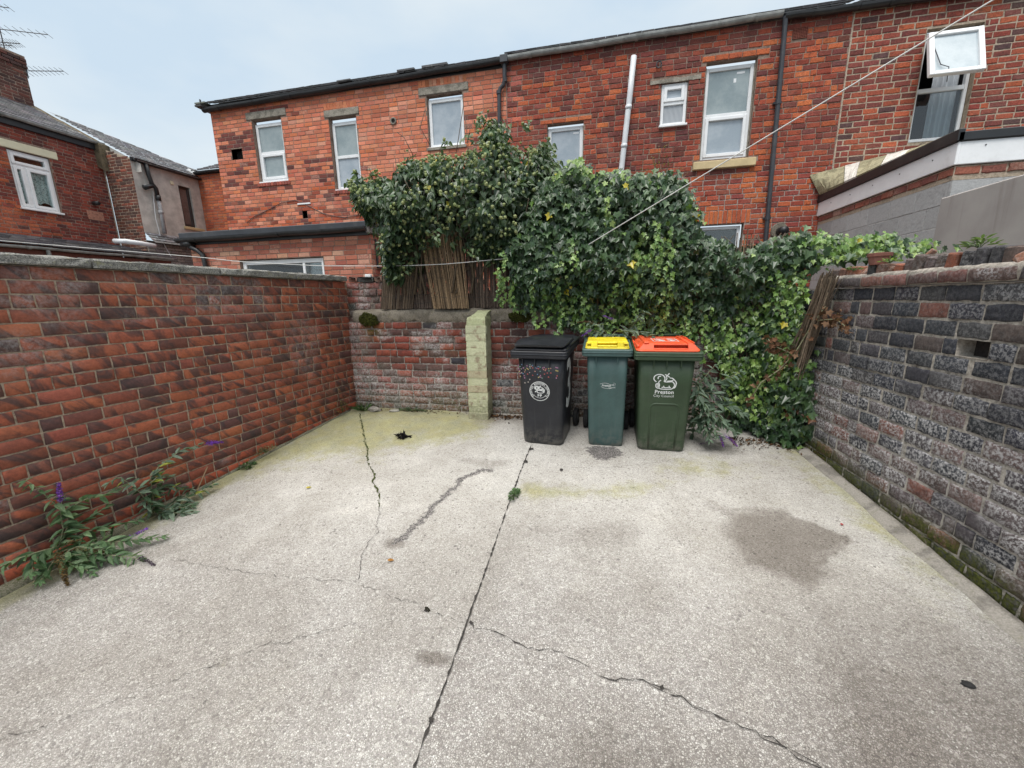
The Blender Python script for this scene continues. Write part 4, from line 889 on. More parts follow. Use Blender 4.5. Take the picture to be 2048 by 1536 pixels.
    Cc = Acc(); sl = R(24); slates(Cc, (-1.82, 7.90, 6.085), (1, 0, 0), (0, math.cos(sl), math.sin(sl)), 28, 14, 0.195, 0.26, g); Cc.build('slate_roof', M_slate, root)
    Cc = Acc(); Cc.tube([(2.94, 8.0, 2.88), (2.94, 7.90, 2.88), (2.95, 7.80, 2.87)], [0.065, 0.065, 0.06], 14); Cc.build('flue_pipe', M_black, root, smooth=True)
    Cc = Acc(); tt = np.linspace(0, 2*math.pi, 15)[:-1]; rr = 0.13+0.03*g.random(14); Cc.loft([[(2.94+r*math.cos(a), 7.998, 2.88+r*math.sin(a)) for a, r in zip(tt, rr)], [(2.94+r*0.9*math.cos(a), 7.985, 2.88+r*0.9*math.sin(a)) for a, r in zip(tt, rr)]]); Cc.build('mortar_patch', M_flaunch, root)
house_mid()

def house_right():
    g = np.random.default_rng(107)
    root = thing('terraced_house', 'red brick house at right with pale mortar and an open white top window', 'house', (5.5, 8.0, 0.4))
    ops = [(4.59, 5.28, 4.10, 5.62)]
    h, L = 0.0835, 0.215
    B = courses(3.615, 9.6, 5.98, 1.7, h, L, 0.0145, g, openings=ops, jit=0.016, halfbat=0.14)
    def col(B, g):
        u = (B[:, 0]+B[:, 1])/2; v = (B[:, 2]+B[:, 3])/2; n = len(B); c = pick(g, n, [(0.25, 0.06, 0.042), (0.33, 0.085, 0.048), (0.19, 0.055, 0.045), (0.42, 0.105, 0.05), (0.105, 0.055, 0.052)], [4, 3, 3, 1, 1.1]); return c
    A = Acc(); brick_faces(A, PH, B, g, col, nomask, 3, 1, 0.007, 0.02, 0.0, 0.003, 0.002, 0, tilt=0.008)
    mortar_face(A, PH, 3.605, 9.6, 1.0, 6.05, -0.006, ops, reveal=0.1)
    A.build('brick_wall', [M_br_house, M_mort_pale], root)
    # open window: fixed frame, top sash swung out, curtains in a dark room
    F_ = Acc()
    for q in ((4.60, 4.645, 4.12, 5.60), (5.225, 5.27, 4.12, 5.60)): bar(F_, PH, *q, -0.13, -0.07)
    for q in ((4.645, 5.225, 5.555, 5.60), (4.645, 5.225, 4.12, 4.165), (4.645, 5.225, 4.80, 4.86)): bar(F_, PH, *q, -0.13, -0.072)
    w = F_.build('window', M_upvc, root)
    Gp = Acc(); Gp.add([PH.at(4.645, 4.165, -0.10), PH.at(5.225, 4.165, -0.10), PH.at(5.225, 4.80, -0.10), PH.at(4.645, 4.80, -0.10)], [[0, 1, 2, 3]]); Gp.build('pane', M_glass, w)
    S_ = Acc(); hh = 0.735; ang = R(24); dv = np.array([-0.10, -math.sin(ang), -math.cos(ang)]); dv /= np.linalg.norm(dv); nv = np.array([0, -math.cos(ang), math.sin(ang)])
    M = np.eye(4); M[:3, 0] = (1, 0, 0); M[:3, 1] = nv; M[:3, 2] = -dv; M[:3, 3] = np.array([-0.085, 7.88, 5.485])+dv*hh
    for lo, hi in (((4.61, -0.02, 0), (4.675, 0.045, hh)), ((5.195, -0.02, 0), (5.26, 0.045, hh)), ((4.675, -0.02, 0), (5.195, 0.043, 0.065)), ((4.675, -0.02, hh-0.065), (5.195, 0.043, hh))): S_.box(lo, hi, 0, M, bev=0.008)
    sash = S_.build('open_sash', M_upvc, root)
    Gp = Acc(); q = np.array([(4.67, 0.012, 0.06), (5.20, 0.012, 0.06), (5.20, 0.012, hh-0.06), (4.67, 0.012, hh-0.06)]) @ M[:3, :3].T + M[:3, 3]; Gp.add(q, [[0, 1, 2, 3]]); Gp.build('pane', mat_glass_blind('sky_tinted_sash_glass', (0.34, 0.41, 0.45), (0.46, 0.52, 0.55)), sash)  # reflected sky put into the pane's pale blue colour
    Cc = Acc(); Cc.tube([(4.56, 7.86, 5.45), (4.57, 7.72, 5.2), (4.60, 7.62, 4.98), (4.68, 7.58, 4.92), (4.70, 7.60, 4.74)], 0.006, 5); Cc.build('stay_cord', M_dgrey, root)
    Cc = Acc(); room_box(Cc, PH, 4.60, 5.27, 4.12, 5.6, -0.14, -0.9); Cc.build('dark_room', M_room, root)
    Cc = Acc(); xs = np.linspace(4.88, 5.25, 60); k = len(xs); Y = 8.22+0.022*np.sin(xs*95)+0.01*np.sin(xs*41)
    Cc.add(np.concatenate([np.column_stack([xs, Y, np.full(k, 4.13)]), np.column_stack([xs, Y, np.full(k, 5.58)])]), [[i, i+1, k+i+1, k+i] for i in range(k-1)]); Cc.build('curtain', M_curtain, root, smooth=True)
    Cc = Acc(); gutter(Cc, PH, 3.625, 9.6, 5.955, 5.87, 0.058, 0.08); Cc.build('gutter', M_black, root)
    Cc = Acc(); bar(Cc, PH, 3.6, 9.6, 5.99, 6.06, -0.05, 0.012); Cc.build('fascia_board', M_black, root)
    Cc = Acc(); sl = R(24); slates(Cc, (3.64, 7.90, 6.05), (1, 0, 0), (0, math.cos(sl), math.sin(sl)), 30, 14, 0.2, 0.26, g); Cc.build('slate_roof', M_slate, root)
house_right()

def kitchen():
    g = np.random.default_rng(109)
    root = thing('kitchen_extension', 'single storey red brick kitchen extension with flat roof and black gutter', 'extension', (-5.3, 5.9, 0.4))
    P = Plane((0, 5.9), (1, 0), (0, -1)); Ps = Plane((-3.575, 5.9), (0, 1), (1, 0)); h, L = 0.0755, 0.208
    ops = [(-6.10, -4.46, 1.6, 2.555)]
    cf = lambda B, g: pick(g, len(B), [(0.43, 0.15, 0.098), (0.51, 0.195, 0.13), (0.36, 0.12, 0.085), (0.60, 0.31, 0.22)], [4, 3, 2.5, 1.0])
    mk = lambda U, V, B, g: np.stack([0.65*(g.random((len(B), 1)) < 0.22)+0*U, U*0, U*0], -1)
    A = Acc(); B = courses(-7.1, -3.575, 2.86, 1.3, h, L, 0.0105, g, openings=ops); brick_faces(A, P, B, g, cf, mk, 2, 1, 0.005, 0.02, 0, 0.0015, 0.001, 0); mortar_face(A, P, -7.1, -3.575, 0.5, 2.90, -0.005, ops, reveal=0.1)
    B = courses(0, 2.1, 2.86, 1.3, h, L, 0.0105, g); brick_faces(A, Ps, B, g, cf, mk, 2, 1, 0.005, 0.02, 0, 0.0015, 0.001, 0); mortar_face(A, Ps, 0, 2.1, 0.5, 2.90, -0.005)
    Pl = Plane((-7.1, 8.0), (0, -1), (-1, 0)); mortar_face(A, Pl, 0, 2.1, 0.5, 2.9, 0)
    A.build('brick_wall', [M_br_new, M_mort_house], root)
    Cc = Acc(); Cc.box((-7.17, 5.82, 2.90), (-3.56, 7.98, 2.975), 0, bev=0.01); Cc.box((-7.18, 5.795, 2.945), (-3.555, 5.86, 3.035), 0, bev=0.008); Cc.build('flat_roof', M_dgrey, root)
    Cc = Acc(); gutter(Cc, P, -7.2, -3.56, 2.865, 2.885, 0.056, 0.12, brackets=0.83); Cc.build('gutter', M_black, root)
    Cc = Acc(); bar(Cc, P, -7.14, -3.575, 2.84, 2.94, 0.0, 0.03); Cc.build('fascia_board', M_black, root)
    Cc = Acc(); Cc.box((-3.585, 5.80, 2.86), (-3.53, 7.98, 2.985), 0, bev=0.01); Cc.box((-3.575, 5.78, 2.975), (-3.505, 7.98, 3.04), 0, bev=0.01); Cc.build('verge_board', mat_plain('weathered_timber', (0.15, 0.135, 0.125), 0.9, 0.35, 12, bump=0.5), root)
    upvc(P, -6.095, -4.465, 1.62, 2.545, root, [(1.62, 2.545, [-4.88], M_glass, False)], w=-0.05, fw=0.07, sill=False)
    Cc = Acc(); room_box(Cc, P, -6.09, -4.47, 1.62, 2.54, -0.12, -1.2); Cc.build('dark_room', M_room, root)
    Cc = Acc(); Cc.tube([(-7.0, 5.78, 2.87), (-6.98, 5.80, 2.80), (-6.86, 5.82, 2.74), (-6.78, 5.84, 2.66), (-6.77, 5.84, 2.5), (-6.77, 5.84, 1.2)], 0.038, 10); Cc.box((-7.12, 5.75, 2.80), (-6.95, 5.88, 2.9)); Cc.build('downpipe', M_black, root, smooth=True)
    Cc = Acc(); Cc.box((-3.57, 6.02, 2.35), (-3.55, 6.05, 2.80)); Cc.box((-3.57, 6.02, 2.35), (-3.53, 6.18, 2.37)); Cc.build('wall_bracket', M_dgrey, root)
    Cc = Acc(); bar(Cc, P, -3.70, -3.60, 2.10, 2.25, 0.0, 0.05); Cc.build('meter_box', M_upvc, root)
kitchen()

def lean_to():
    g = np.random.default_rng(113)
    root = thing('rear_extension', 'block built rear extension with white fascia and mossy cement verge at right', 'extension', (3.5, 6.6, 0.4))
    X0, Y0 = 3.5, 5.32; P = Plane((X0, 8.0), (0, -1), (-1, 0)); Pf = Plane((X0, Y0), (1, 0), (0, -1))
    Mb = mat_brick('grey_concrete_block', soot=(0.16, 0.16, 0.16), soot_amt=0.3, bumpy=0.7, fine=0.12, bloom_col=(0.5, 0.5, 0.5)); Mm = mat_mortar('pale_block_mortar', (0.36, 0.35, 0.34), (0.5, 0.49, 0.47), moss=False)
    A = Acc(); cb = lambda B, g: np.repeat(0.40*g.normal(1, 0.05, (len(B), 1)), 3, 1)
    for PP, ln in ((P, 8.0-Y0), (Pf, 4.5)):
        B = courses(0, ln, 2.945, 1.2, 0.225, 0.44, 0.008, g, halfbat=0.02); brick_faces(A, PP, B, g, cb, nomask, 3, 2, 0.003, 0.02, 0, 0.0012, 0.001, 0); mortar_face(A, PP, 0, ln, 0.5, 2.95, -0.003)
    A.build('block_wall', [Mb, Mm], root)
    A = Acc(); cr = lambda B, g: pick(g, len(B), [(0.24, 0.085, 0.065), (0.30, 0.10, 0.07), (0.36, 0.20, 0.16)], [3, 2, 1])
    for PP, ln in ((P, 8.0-Y0), (Pf, 4.5)):
        B = courses(0, ln, 3.075, 2.98, 0.088, 0.225, 0.014, g); brick_faces(A, PP, B, g, cr, lambda U, V, B, g: np.stack([0.4*sstep(0.5, 0.7, fbm(U*5, V*6, 140)), U*0, U*0], -1), 4, 2, 0.008, 0.03, 0.01, 0.004, 0.003, 0); mortar_face(A, PP, -0.005, ln, 2.945, 3.08, 0.0)
    A.build('brick_course', [M_br_house, M_mort_pale], root)
    C = Acc(); bar(C, P, 0.0, 8.0-Y0+0.03, 3.085, 3.30, 0.0, 0.03); bar(C, Pf, -0.003, 4.5, 3.085, 3.30, 0.0, 0.028)
    for i in range(5): C.tube([P.at(0.4+i*0.5, 3.22, 0.03), P.at(0.4+i*0.5, 3.22, 0.034)], 0.007, 6, 1); C.tube([Pf.at(0.2+i*0.5, 3.25, 0.03), Pf.at(0.2+i*0.5, 3.25, 0.034)], 0.007, 6, 1)
    C.build('white_fascia', [M_upvc, M_dgrey], root)
    C = Acc(); bar(C, P, 0.0, 8.0-Y0+0.05, 3.302, 3.415, 0.0, 0.055); bar(C, Pf, -0.05, 4.5, 3.302, 3.385, 0.0, 0.05); C.box((X0+0.02, Y0+0.05, 3.32), (X0+4.4, 7.98, 3.36), 0); C.build('roof_edge_trim', M_black, root)
    # old cement verge slabs leaning over the trim
    mats = [mat_castconcrete('mossy_roof_felt', (0.22, 0.20, 0.125), (0.44, 0.40, 0.26), (0.13, 0.125, 0.085), 0.75), mat_plain('flaking_white_paint', (0.60, 0.57, 0.52), 0.8, 0.1, 14, dirt=(0.12, 0.11, 0.09), dirt_amt=0.85)]
    C = Acc(); Aq, Bq, Cq, Dq = map(np.array, ((3.28, 7.985, 3.74), (5.15, 7.985, 4.12), (3.43, 7.93, 3.44), (3.46, 5.30, 3.42)))
    for (a, b, m) in [(0.0, 0.26, 0), (0.26, 0.37, 1), (0.37, 0.56, 0), (0.56, 0.72, 1), (0.72, 1.0, 0)]:      # sheets of felt and flaking paint sloping up to the house
        n = 7; L_ = []
        for t in np.linspace(a+0.002, b-0.002, n):
            p, q = Aq+(Bq-Aq)*t, Cq+(Dq-Cq)*t; w = g.normal(0, 0.006, 4); up = np.array([-0.30, 0, 0.95])
            L_.append([q-up*(0.03+abs(w[0])), q+up*0.0, q+(p-q)*0.3+up*(0.008+w[1]), q+(p-q)*0.65+up*(0.004+w[2]), p+up*w[3]*0.5, p-up*0.05])
        C.loft(L_, m)
    C.build('sloping_roof', mats, root)
    # rendered yard wall in front of it
    root2 = thing('rendered_wall', 'smooth grey rendered wall standing before the concrete block extension', 'wall', (3.3, 4.0, 0.4))
    b = NB('streaked_grey_render'); p = b.pos(); sx = b.n('SeparateXYZ', 1, {0: p}); sz = b.n('SeparateXYZ', 2, {0: p})
    st = b.noise(b.n('CombineXYZ', 0, {0: 0.0, 1: b.math('MULTIPLY', sx, 9.0), 2: b.math('MULTIPLY', sz, 0.7)}), 1.0, 5, 0.6)
    c = b.mix(b.mr(b.noise(p, 3, 5), 0.3, 0.7), (0.32, 0.295, 0.28), (0.39, 0.365, 0.345)); c = b.mix(b.math('MULTIPLY', b.mr(st, 0.48, 0.72), 0.55), c, (0.20, 0.165, 0.15)); b.set(Base_Color=c, Roughness=0.9); b.bump(b.noise(p, 60, 4), 0.25, 0.004)
    C = Acc(); C.box((3.30, -1.0, 0.0), (3.46, 5.12, 2.74), 0, bev=0.01); C.build('render_face', b.m, root2)
lean_to()

# ---- the row at the far left
M_render = mat_plain('pebbledash_render', (0.50, 0.475, 0.44), 0.95, 0.22, 5, bump=0.9, bscale=120, dirt=(0.24, 0.22, 0.20), dirt_amt=0.55)
def old_house():
    g = np.random.default_rng(127)
    root = thing('terraced_house', 'dark red brick house at far left with cream lintel and lace curtains', 'house', (-11.5, 6.5, 0.4))
    P = Plane((-11.5, 4.0), (0, 1), (1, 0)); o = 4.0
    ops = [(6.20-o, 6.84-o, 3.80, 4.90)]; lint = [(6.0-o, 6.98-o, 4.90, 5.06)]
    B = courses(0, 7.83-o, 5.36, 2.5, 0.066, 0.165, 0.009, g, openings=ops+lint, jit=0.01)
    def col(B, g):
        u = (B[:, 0]+B[:, 1])/2+o; v = (B[:, 2]+B[:, 3])/2; n = len(B); c = pick(g, n, [(0.20, 0.048, 0.034), (0.26, 0.06, 0.04), (0.15, 0.042, 0.034), (0.11, 0.04, 0.036)], [4, 3, 3, 1]); s = pick(g, n, [(0.42, 0.11, 0.05), (0.34, 0.085, 0.045)], [1, 1])
        return np.where((g.random(n) < 0.75*sstep(3.95, 3.6, v)*sstep(7.0, 6.6, u)+0.3*sstep(6.2, 6.1, u))[:, None], s, c)
    A = Acc(); brick_faces(A, P, B, g, col, nomask, 2, 1, 0.005, 0.02, 0, 0.0025, 0.0018, 0); mortar_face(A, P, 0, 7.83-o, 0.5, 5.4, -0.004, ops, reveal=0.09)
    A.build('brick_wall', [M_br_house, M_mort_house], root)
    C = Acc(); bar(C, P, 6.0-o, 6.98-o, 4.905, 5.055, -0.08, 0.02, bev=0.01); C.build('lintel', M_cream, root)
    w = upvc(P, 6.205-o, 6.835-o, 3.81, 4.89, root, [(3.81, 4.62, [6.42-o], M_glass2, True), (4.62, 4.89, [], M_glass, True)], w=-0.035, fw=0.045)
    C = Acc(); k = 50; xs = np.linspace(6.23-o, 6.81-o, k); zb = 3.93+0.05*np.abs(np.sin(xs*16)); wv = -0.086+0.006*np.sin(xs*70)
    C.add(np.concatenate([P.at(xs, zb, wv), P.at(xs, np.full(k, 4.62), wv)]), [[i, i+1, k+i+1, k+i] for i in range(k-1)]); C.build('lace_curtain', M_lace, root)
    C = Acc(); room_box(C, P, 6.21-o, 6.83-o, 3.82, 4.88, -0.11, -0.5); C.build('dark_room', M_room, root)
    C = Acc(); gutter(C, P, 0, 7.85-o, 5.43, 5.46, 0.045, 0.10, m=0); C.build('gutter', M_palegut, root)
    C = Acc(); bar(C, P, 0, 7.86-o, 5.34, 5.47, 0.0, 0.05); C.build('fascia_board', M_black, root)
    sl = R(27.7); va = np.array([-math.cos(sl), 0, math.sin(sl)]); C = Acc(); slates(C, (-11.40, 2.5, 5.475), (0, 1, 0), va, 27, 19, 0.195, 0.155, g); C.build('slate_roof', M_slate, root)
    # stone verge of the party wall
    C = Acc(); L_ = []
    for s in np.linspace(0.0, 2.55, 12):
        q = np.array([-11.32, 7.80, 5.40])+va*s; j = 0.008*g.normal(); L_.append([q+(0, -0.10, -0.5), q+(0, -0.10, 0.06+j), q+(0, 0.10, 0.06+j), q+(0, 0.10, -0.5)])
    C.loft(L_); C.build('stone_verge', mat_castconcrete('old_verge_stone', (0.11, 0.09, 0.06), (0.22, 0.18, 0.12), (0.28, 0.20, 0.09), 0.5), root)
    # chimney stack
    C = Acc(); cx0, cx1, cy0, cy1 = -14.2, -13.15, 6.95, 7.78
    cc = lambda B, g: pick(g, len(B), [(0.10, 0.045, 0.036), (0.14, 0.052, 0.04), (0.07, 0.04, 0.036)], [3, 2, 2])
    for PP, ln in ((Plane((cx1, cy0), (0, 1), (1, 0)), cy1-cy0), (Plane((cx0, cy0), (1, 0), (0, -1)), cx1-cx0), (Plane((cx1, cy1), (-1, 0), (0, 1)), cx1-cx0)):
        Bc = courses(0, ln, 7.42, 6.0, 0.07, 0.2, 0.012, g); brick_faces(C, PP, Bc, g, cc, nomask, 2, 1, 0.007, 0.02, 0, 0.004, 0.003, 0); mortar_face(C, PP, 0, ln, 5.8, 7.42, -0.006)
        Bc = courses(-0.03, ln+0.03, 7.42, 7.2, 0.07, 0.2, 0.012, g); brick_faces(C, PP, Bc, g, cc, nomask, 2, 1, 0.007, 0.02, 0.035, 0.004, 0.003, 0)
    C.box((cx0-0.02, cy0-0.02, 7.425), (cx1+0.02, cy1+0.02, 7.47), 1)
    C.build('chimney_stack', [M_br_house, M_mort_house], root)
    C = Acc(); n = 20
    for i in range(n):
        x = cx1+0.05-i*0.055; z = 6.40-0.015*i*0 + (-(x-cx1))*0.525*0.0
    L_ = [[(x, cy0-0.07, 6.18+(-11.4-x-1.75)*0.525+0.02*g.normal()), (x, cy0-0.07, 6.30+(-11.4-x-1.75)*0.525+0.02*g.normal()), (x, cy0-0.01, 6.36+(-11.4-x-1.75)*0.525)] for x in np.linspace(cx1+0.08, cx0, 12)]
    C.loft(L_); L_ = [[(cx1+0.10, y, 6.12+0.015*g.normal()), (cx1+0.08, y, 6.25+0.02*g.normal()), (cx1+0.01, y, 6.30)] for y in np.linspace(cy0-0.07, cy1, 9)]; C.loft(L_)
    C.build('lead_flashing', mat_plain('pale_flashing', (0.42, 0.44, 0.45), 0.7, 0.25, 10), root)
    C = Acc(); C.tube([(-11.5, 7.46, 4.15), (-11.43, 7.46, 4.15), (-11.36, 7.46, 4.14)], 0.045, 12); C.build('boiler_flue', M_black, root, smooth=True)
    C = Acc(); bar(C, P, 7.29-o, 7.60-o, 3.78, 3.97, -0.01, 0.006, bev=0.004, a=(0.42, 0.20, 0.14)); C.build('brick_patch', mat_brick('pink_patch', bumpy=0.8, sootscale=20), root)
    C = Acc(); bar(C, P, 7.80-o, 7.825-o, 2.6, 5.3, 0.0, 0.012, bev=0.004); C.build('mortar_joint', M_mort_pale, root)
    # low slated lean-to below
    root2 = thing('lean_to_shed', 'low slate roofed lean-to with pale gutter seen over the left wall', 'lean-to', (-10.2, 6.2, 0.4))
    C = Acc(); sl = math.atan2(0.34, 1.6); va = np.array([-math.cos(sl), 0, math.sin(sl)]); slates(C, (-9.85, 4.6, 2.90), (0, 1, 0), va, 16, 10, 0.2, 0.17, g); C.build('slate_roof', M_slate, root2)
    Pg = Plane((-9.95, 4.6), (0, 1), (1, 0)); C = Acc(); gutter(C, Pg, 0.3, 3.15, 2.83, 2.85, 0.04, 0.06); C.tube([(-9.9, 5.55, 2.84), (-9.9, 5.55, 2.6), (-9.94, 5.6, 2.4)], 0.03, 8); C.build('gutter', M_palegut, root2)
    C = Acc(); C.box((-11.45, 4.6, 0.4), (-9.95, 7.75, 2.83), 0, a=(0.16, 0.06, 0.045)); C.build('brick_wall', M_br_house, root2)
    C = Acc(); C.box((-11.42, 4.55, 2.83), (-9.86, 4.62, 2.92), 0); C.build('roof_edge', M_lintel, root2)
old_house()

def grey_house():
    g = np.random.default_rng(131)
    root = thing('rendered_house', 'grey pebbledashed house with dark window and patched soil pipe', 'house', (-10.65, 8.6, 0.4))
    Pp = Plane((-11.45, 7.8), (1, 0), (0, -1)); A = Acc()
    B = courses(0, 0.80, 5.32, 2.4, 0.066, 0.185, 0.011, g, jit=0.012); B = B[(B[:, 3] < 5.38-(B[:, 0])*0.32)]
    brick_faces(A, Pp, B, g, lambda B, g: pick(g, len(B), [(0.13, 0.055, 0.04), (0.17, 0.065, 0.045), (0.09, 0.05, 0.042), (0.26, 0.08, 0.05)], [3, 3, 3, 1]), nomask, 2, 1, 0.006, 0.02, 0, 0.003, 0.002, 0); mortar_face(A, Pp, 0, 0.80, 0.5, 5.12, -0.006)
    A.add(Pp.at(np.array([0, 0.8, 0.8, 0]), np.array([5.12, 5.12, 5.14, 5.40]), -0.006), [[0, 1, 2, 3]], 1)
    A.build('brick_pier', [M_br_house, M_mort_pale], root)
    P = Plane((-10.65, 7.8), (0, 1), (1, 0)); A = Acc(); mortar_face(A, P, 0.0, 1.6, 3.52, 5.16, 0.0, [(1.02, 1.33, 3.83, 4.82)], reveal=0.1, m=0); A.build('pebbledash_wall', M_render, root)
    Mw = mat_plain('painted_grey_brick', (0.42, 0.41, 0.39), 0.85, 0.1, 12)
    A = Acc(); B = courses(0, 1.6, 3.3, 2.3, 0.066, 0.185, 0.012, g); brick_faces(A, P, B, g, lambda B, g: pick(g, len(B), [(0.38, 0.37, 0.35), (0.30, 0.29, 0.28)], [2, 1]), nomask, 2, 1, 0.005, 0.02, 0.02, 0.002, 0.002, 0); mortar_face(A, P, 0, 1.6, 0.5, 3.35, 0.012)
    A.build('painted_brick_base', [M_br_back, M_mort_dark], root)
    A = Acc(); slates(A, (-10.40, 7.8, 3.27), (0, 1, 0), np.array([-0.72, 0, 0.69]), 8, 4, 0.2, 0.09, g); A.build('tiled_apron', M_slate, root)
    A = Acc(); bar(A, P, 1.02, 1.075, 3.83, 4.82, -0.09, -0.04); bar(A, P, 1.275, 1.33, 3.83, 4.82, -0.09, -0.04); bar(A, P, 1.075, 1.275, 4.765, 4.82, -0.09, -0.041); bar(A, P, 1.075, 1.275, 3.83, 3.90, -0.09, -0.041); w = A.build('window', mat_plain('dark_brown_frame', (0.03, 0.022, 0.02), 0.5), root)
    A = Acc(); A.add(P.at(np.array([1.07, 1.28, 1.28, 1.07]), np.array([3.89, 3.89, 4.77, 4.77]), -0.07), [[0, 1, 2, 3]]); A.build('pane', mat_glass_blind('dim_brown_glass', (0.07, 0.055, 0.05), (0.10, 0.08, 0.075)), w)
    A = Acc(); bar(A, P, 0.98, 1.52, 3.755, 3.825, -0.09, 0.05, bev=0.01); A.build('sill', M_stone, root)
    A = Acc(); bar(A, P, 0.83, 0.91, 4.79, 4.87, 0.0, 0.02, bev=0.004); A.build('wall_vent', M_cream, root)
    A = Acc(); A.tube([(-10.56, 8.06, 5.10), (-10.56, 8.08, 4.85), (-10.56, 8.12, 4.66), (-10.56, 8.19, 4.58), (-10.56, 8.20, 4.40)], 0.045, 10, 0); A.tube([(-10.56, 7.93, 4.54), (-10.56, 8.12, 4.62)], [0.06, 0.045], 10, 0)
    A.tube([(-10.56, 8.20, 4.40), (-10.56, 8.21, 4.10), (-10.56, 8.20, 3.55)], 0.042, 10, 1); A.tube([(-10.56, 8.20, 4.30), (-10.56, 8.20, 4.42)], 0.055, 10, 0); A.tube([(-10.56, 8.20, 4.0), (-10.56, 8.20, 4.08)], 0.05, 10, 1)
    A.build('soil_pipe', [M_black, mat_plain('paint_splashed_pipe', (0.36, 0.36, 0.37), 0.7, 0.2, 12, dirt=(0.05, 0.05, 0.05), dirt_amt=0.9)], root, smooth=True)
    A = Acc(); A.tube([(-10.60, 8.14, 4.5), (-10.60, 8.08, 3.9), (-10.60, 8.12, 3.4), (-10.5, 8.2, 3.0)], 0.008, 5); A.build('cable', M_whitepipe, root)
    A = Acc(); A.tube([(-10.62, 7.12, 3.24), (-10.38, 7.18, 3.23), (-10.33, 7.45, 3.215), (-10.30, 7.72, 3.19)], 0.05, 12); A.build('overflow_pipe', M_whitepipe, root, smooth=True)
    sl = R(27.7); va = np.array([-math.cos(sl), 0, math.sin(sl)]); A = Acc()
    def keep(u, v): return v < 2.55-max(0, (u-0.2))*0.98+0.12*math.sin(u*9)
    slates(A, (-10.52, 7.86, 5.075), (0, 1, 0), va, 14, 16, 0.165, 0.165, g, keep=lambda u, v: v < 2.75-0.72*u); A.build('slate_roof', M_slate, root)
    A = Acc(); A.add([(-10.50, 7.90, 4.86), (-10.50, 7.90, 5.03), (-13.7, 7.90, 6.70), (-13.7, 7.90, 4.86)], [[0, 1, 2, 3]]); A.build('gable_wall', M_render, root)
    A = Acc(); gutter(A, P, 0.03, 1.62, 5.09, 5.06, 0.045, 0.085); bar(A, P, 0.0, 1.6, 5.08, 5.17, 0.0, 0.04); A.build('gutter', M_black, root)
    A = Acc(); q = np.array([-10.56, 9.52, 5.13]); A.tube([q, q+va*0.3, q+va*0.55], [0.05, 0.06, 0.05], 8); A.build('lead_hip', mat_plain('pale_lead', (0.45, 0.47, 0.48), 0.6), root)
    # orange brick link further back
    root2 = thing('brick_annexe', 'narrow orange brick building with slate eaves beside grey rendered house', 'building', (-9.6, 9.4, 0.4))
    P2 = Plane((-10.9, 9.4), (1, 0), (0, -1)); A = Acc(); B = courses(0, 2.8, 5.22, 2.5, 0.068, 0.18, 0.010, g); brick_faces(A, P2, B, g, lambda B, g: pick(g, len(B), [(0.42, 0.11, 0.05), (0.48, 0.14, 0.06), (0.34, 0.085, 0.045)], [3, 2, 2]), nomask, 2, 1, 0.004, 0.02, 0, 0.002, 0.0015, 0); mortar_face(A, P2, 0, 2.8, 0.5, 5.26, -0.005); A.build('brick_wall', [M_br_new, M_mort_house], root2)
    A = Acc(); gutter(A, P2, 0.25, 2.8, 5.20, 5.22, 0.045, 0.07); bar(A, P2, 0.2, 2.8, 5.20, 5.30, 0.0, 0.03); A.build('gutter', M_black, root2)
    A = Acc(); sl = R(26); slates(A, (-10.7, 9.30, 5.275), (1, 0, 0), (0, math.cos(sl), math.sin(sl)), 13, 6, 0.2, 0.2, g); A.build('slate_roof', M_slate, root2)
grey_house()

def aerial(base, mast, booms, label):
    root = thing('television_aerial', label, 'aerial', base, 'aerials on the chimney')
    A = Acc(); b = np.array(base); A.tube([b, b+(0, 0, mast)], 0.012, 6); A.build('mast', M_dgrey, root)
    for (z, y0, y1, dx) in booms:
        A = Acc(); A.tube([b+(-dx*0.4, y0, z), b+(dx, y1, z)], 0.009, 5); n = 11
        for i in range(n):
            t = i/(n-1); p = b+(-dx*0.4+1.4*dx*t, y0+(y1-y0)*t, z); l = 0.16*(1.15-0.5*t); A.tube([p+(-l*0.3, -l*0.6, l*0.45), p, p+(l*0.3, l*0.6, -l*0.45)], 0.0045, 4)
        A.build('antenna_boom', M_dgrey, root)
aerial((-13.6, 7.75, 7.47), 0.75, [(0.55, -0.25, 0.36, 0.85), (0.30, -0.1, 0.1, 0.35)], 'longer grey rod aerial standing on top of the chimney stack')
aerial((-13.9, 7.5, 7.47), 1.05, [(0.95, -0.25, 0.28, 0.7), (0.2, -0.1, 0.22, 0.6)], 'taller grey rod aerial with two booms behind the chimney front')
aerial((-13.2, 7.82, 7.05), 0.25, [(0.18, -0.02, 0.26, 0.72)], 'lowest small aerial fixed to the side of the brick chimney')
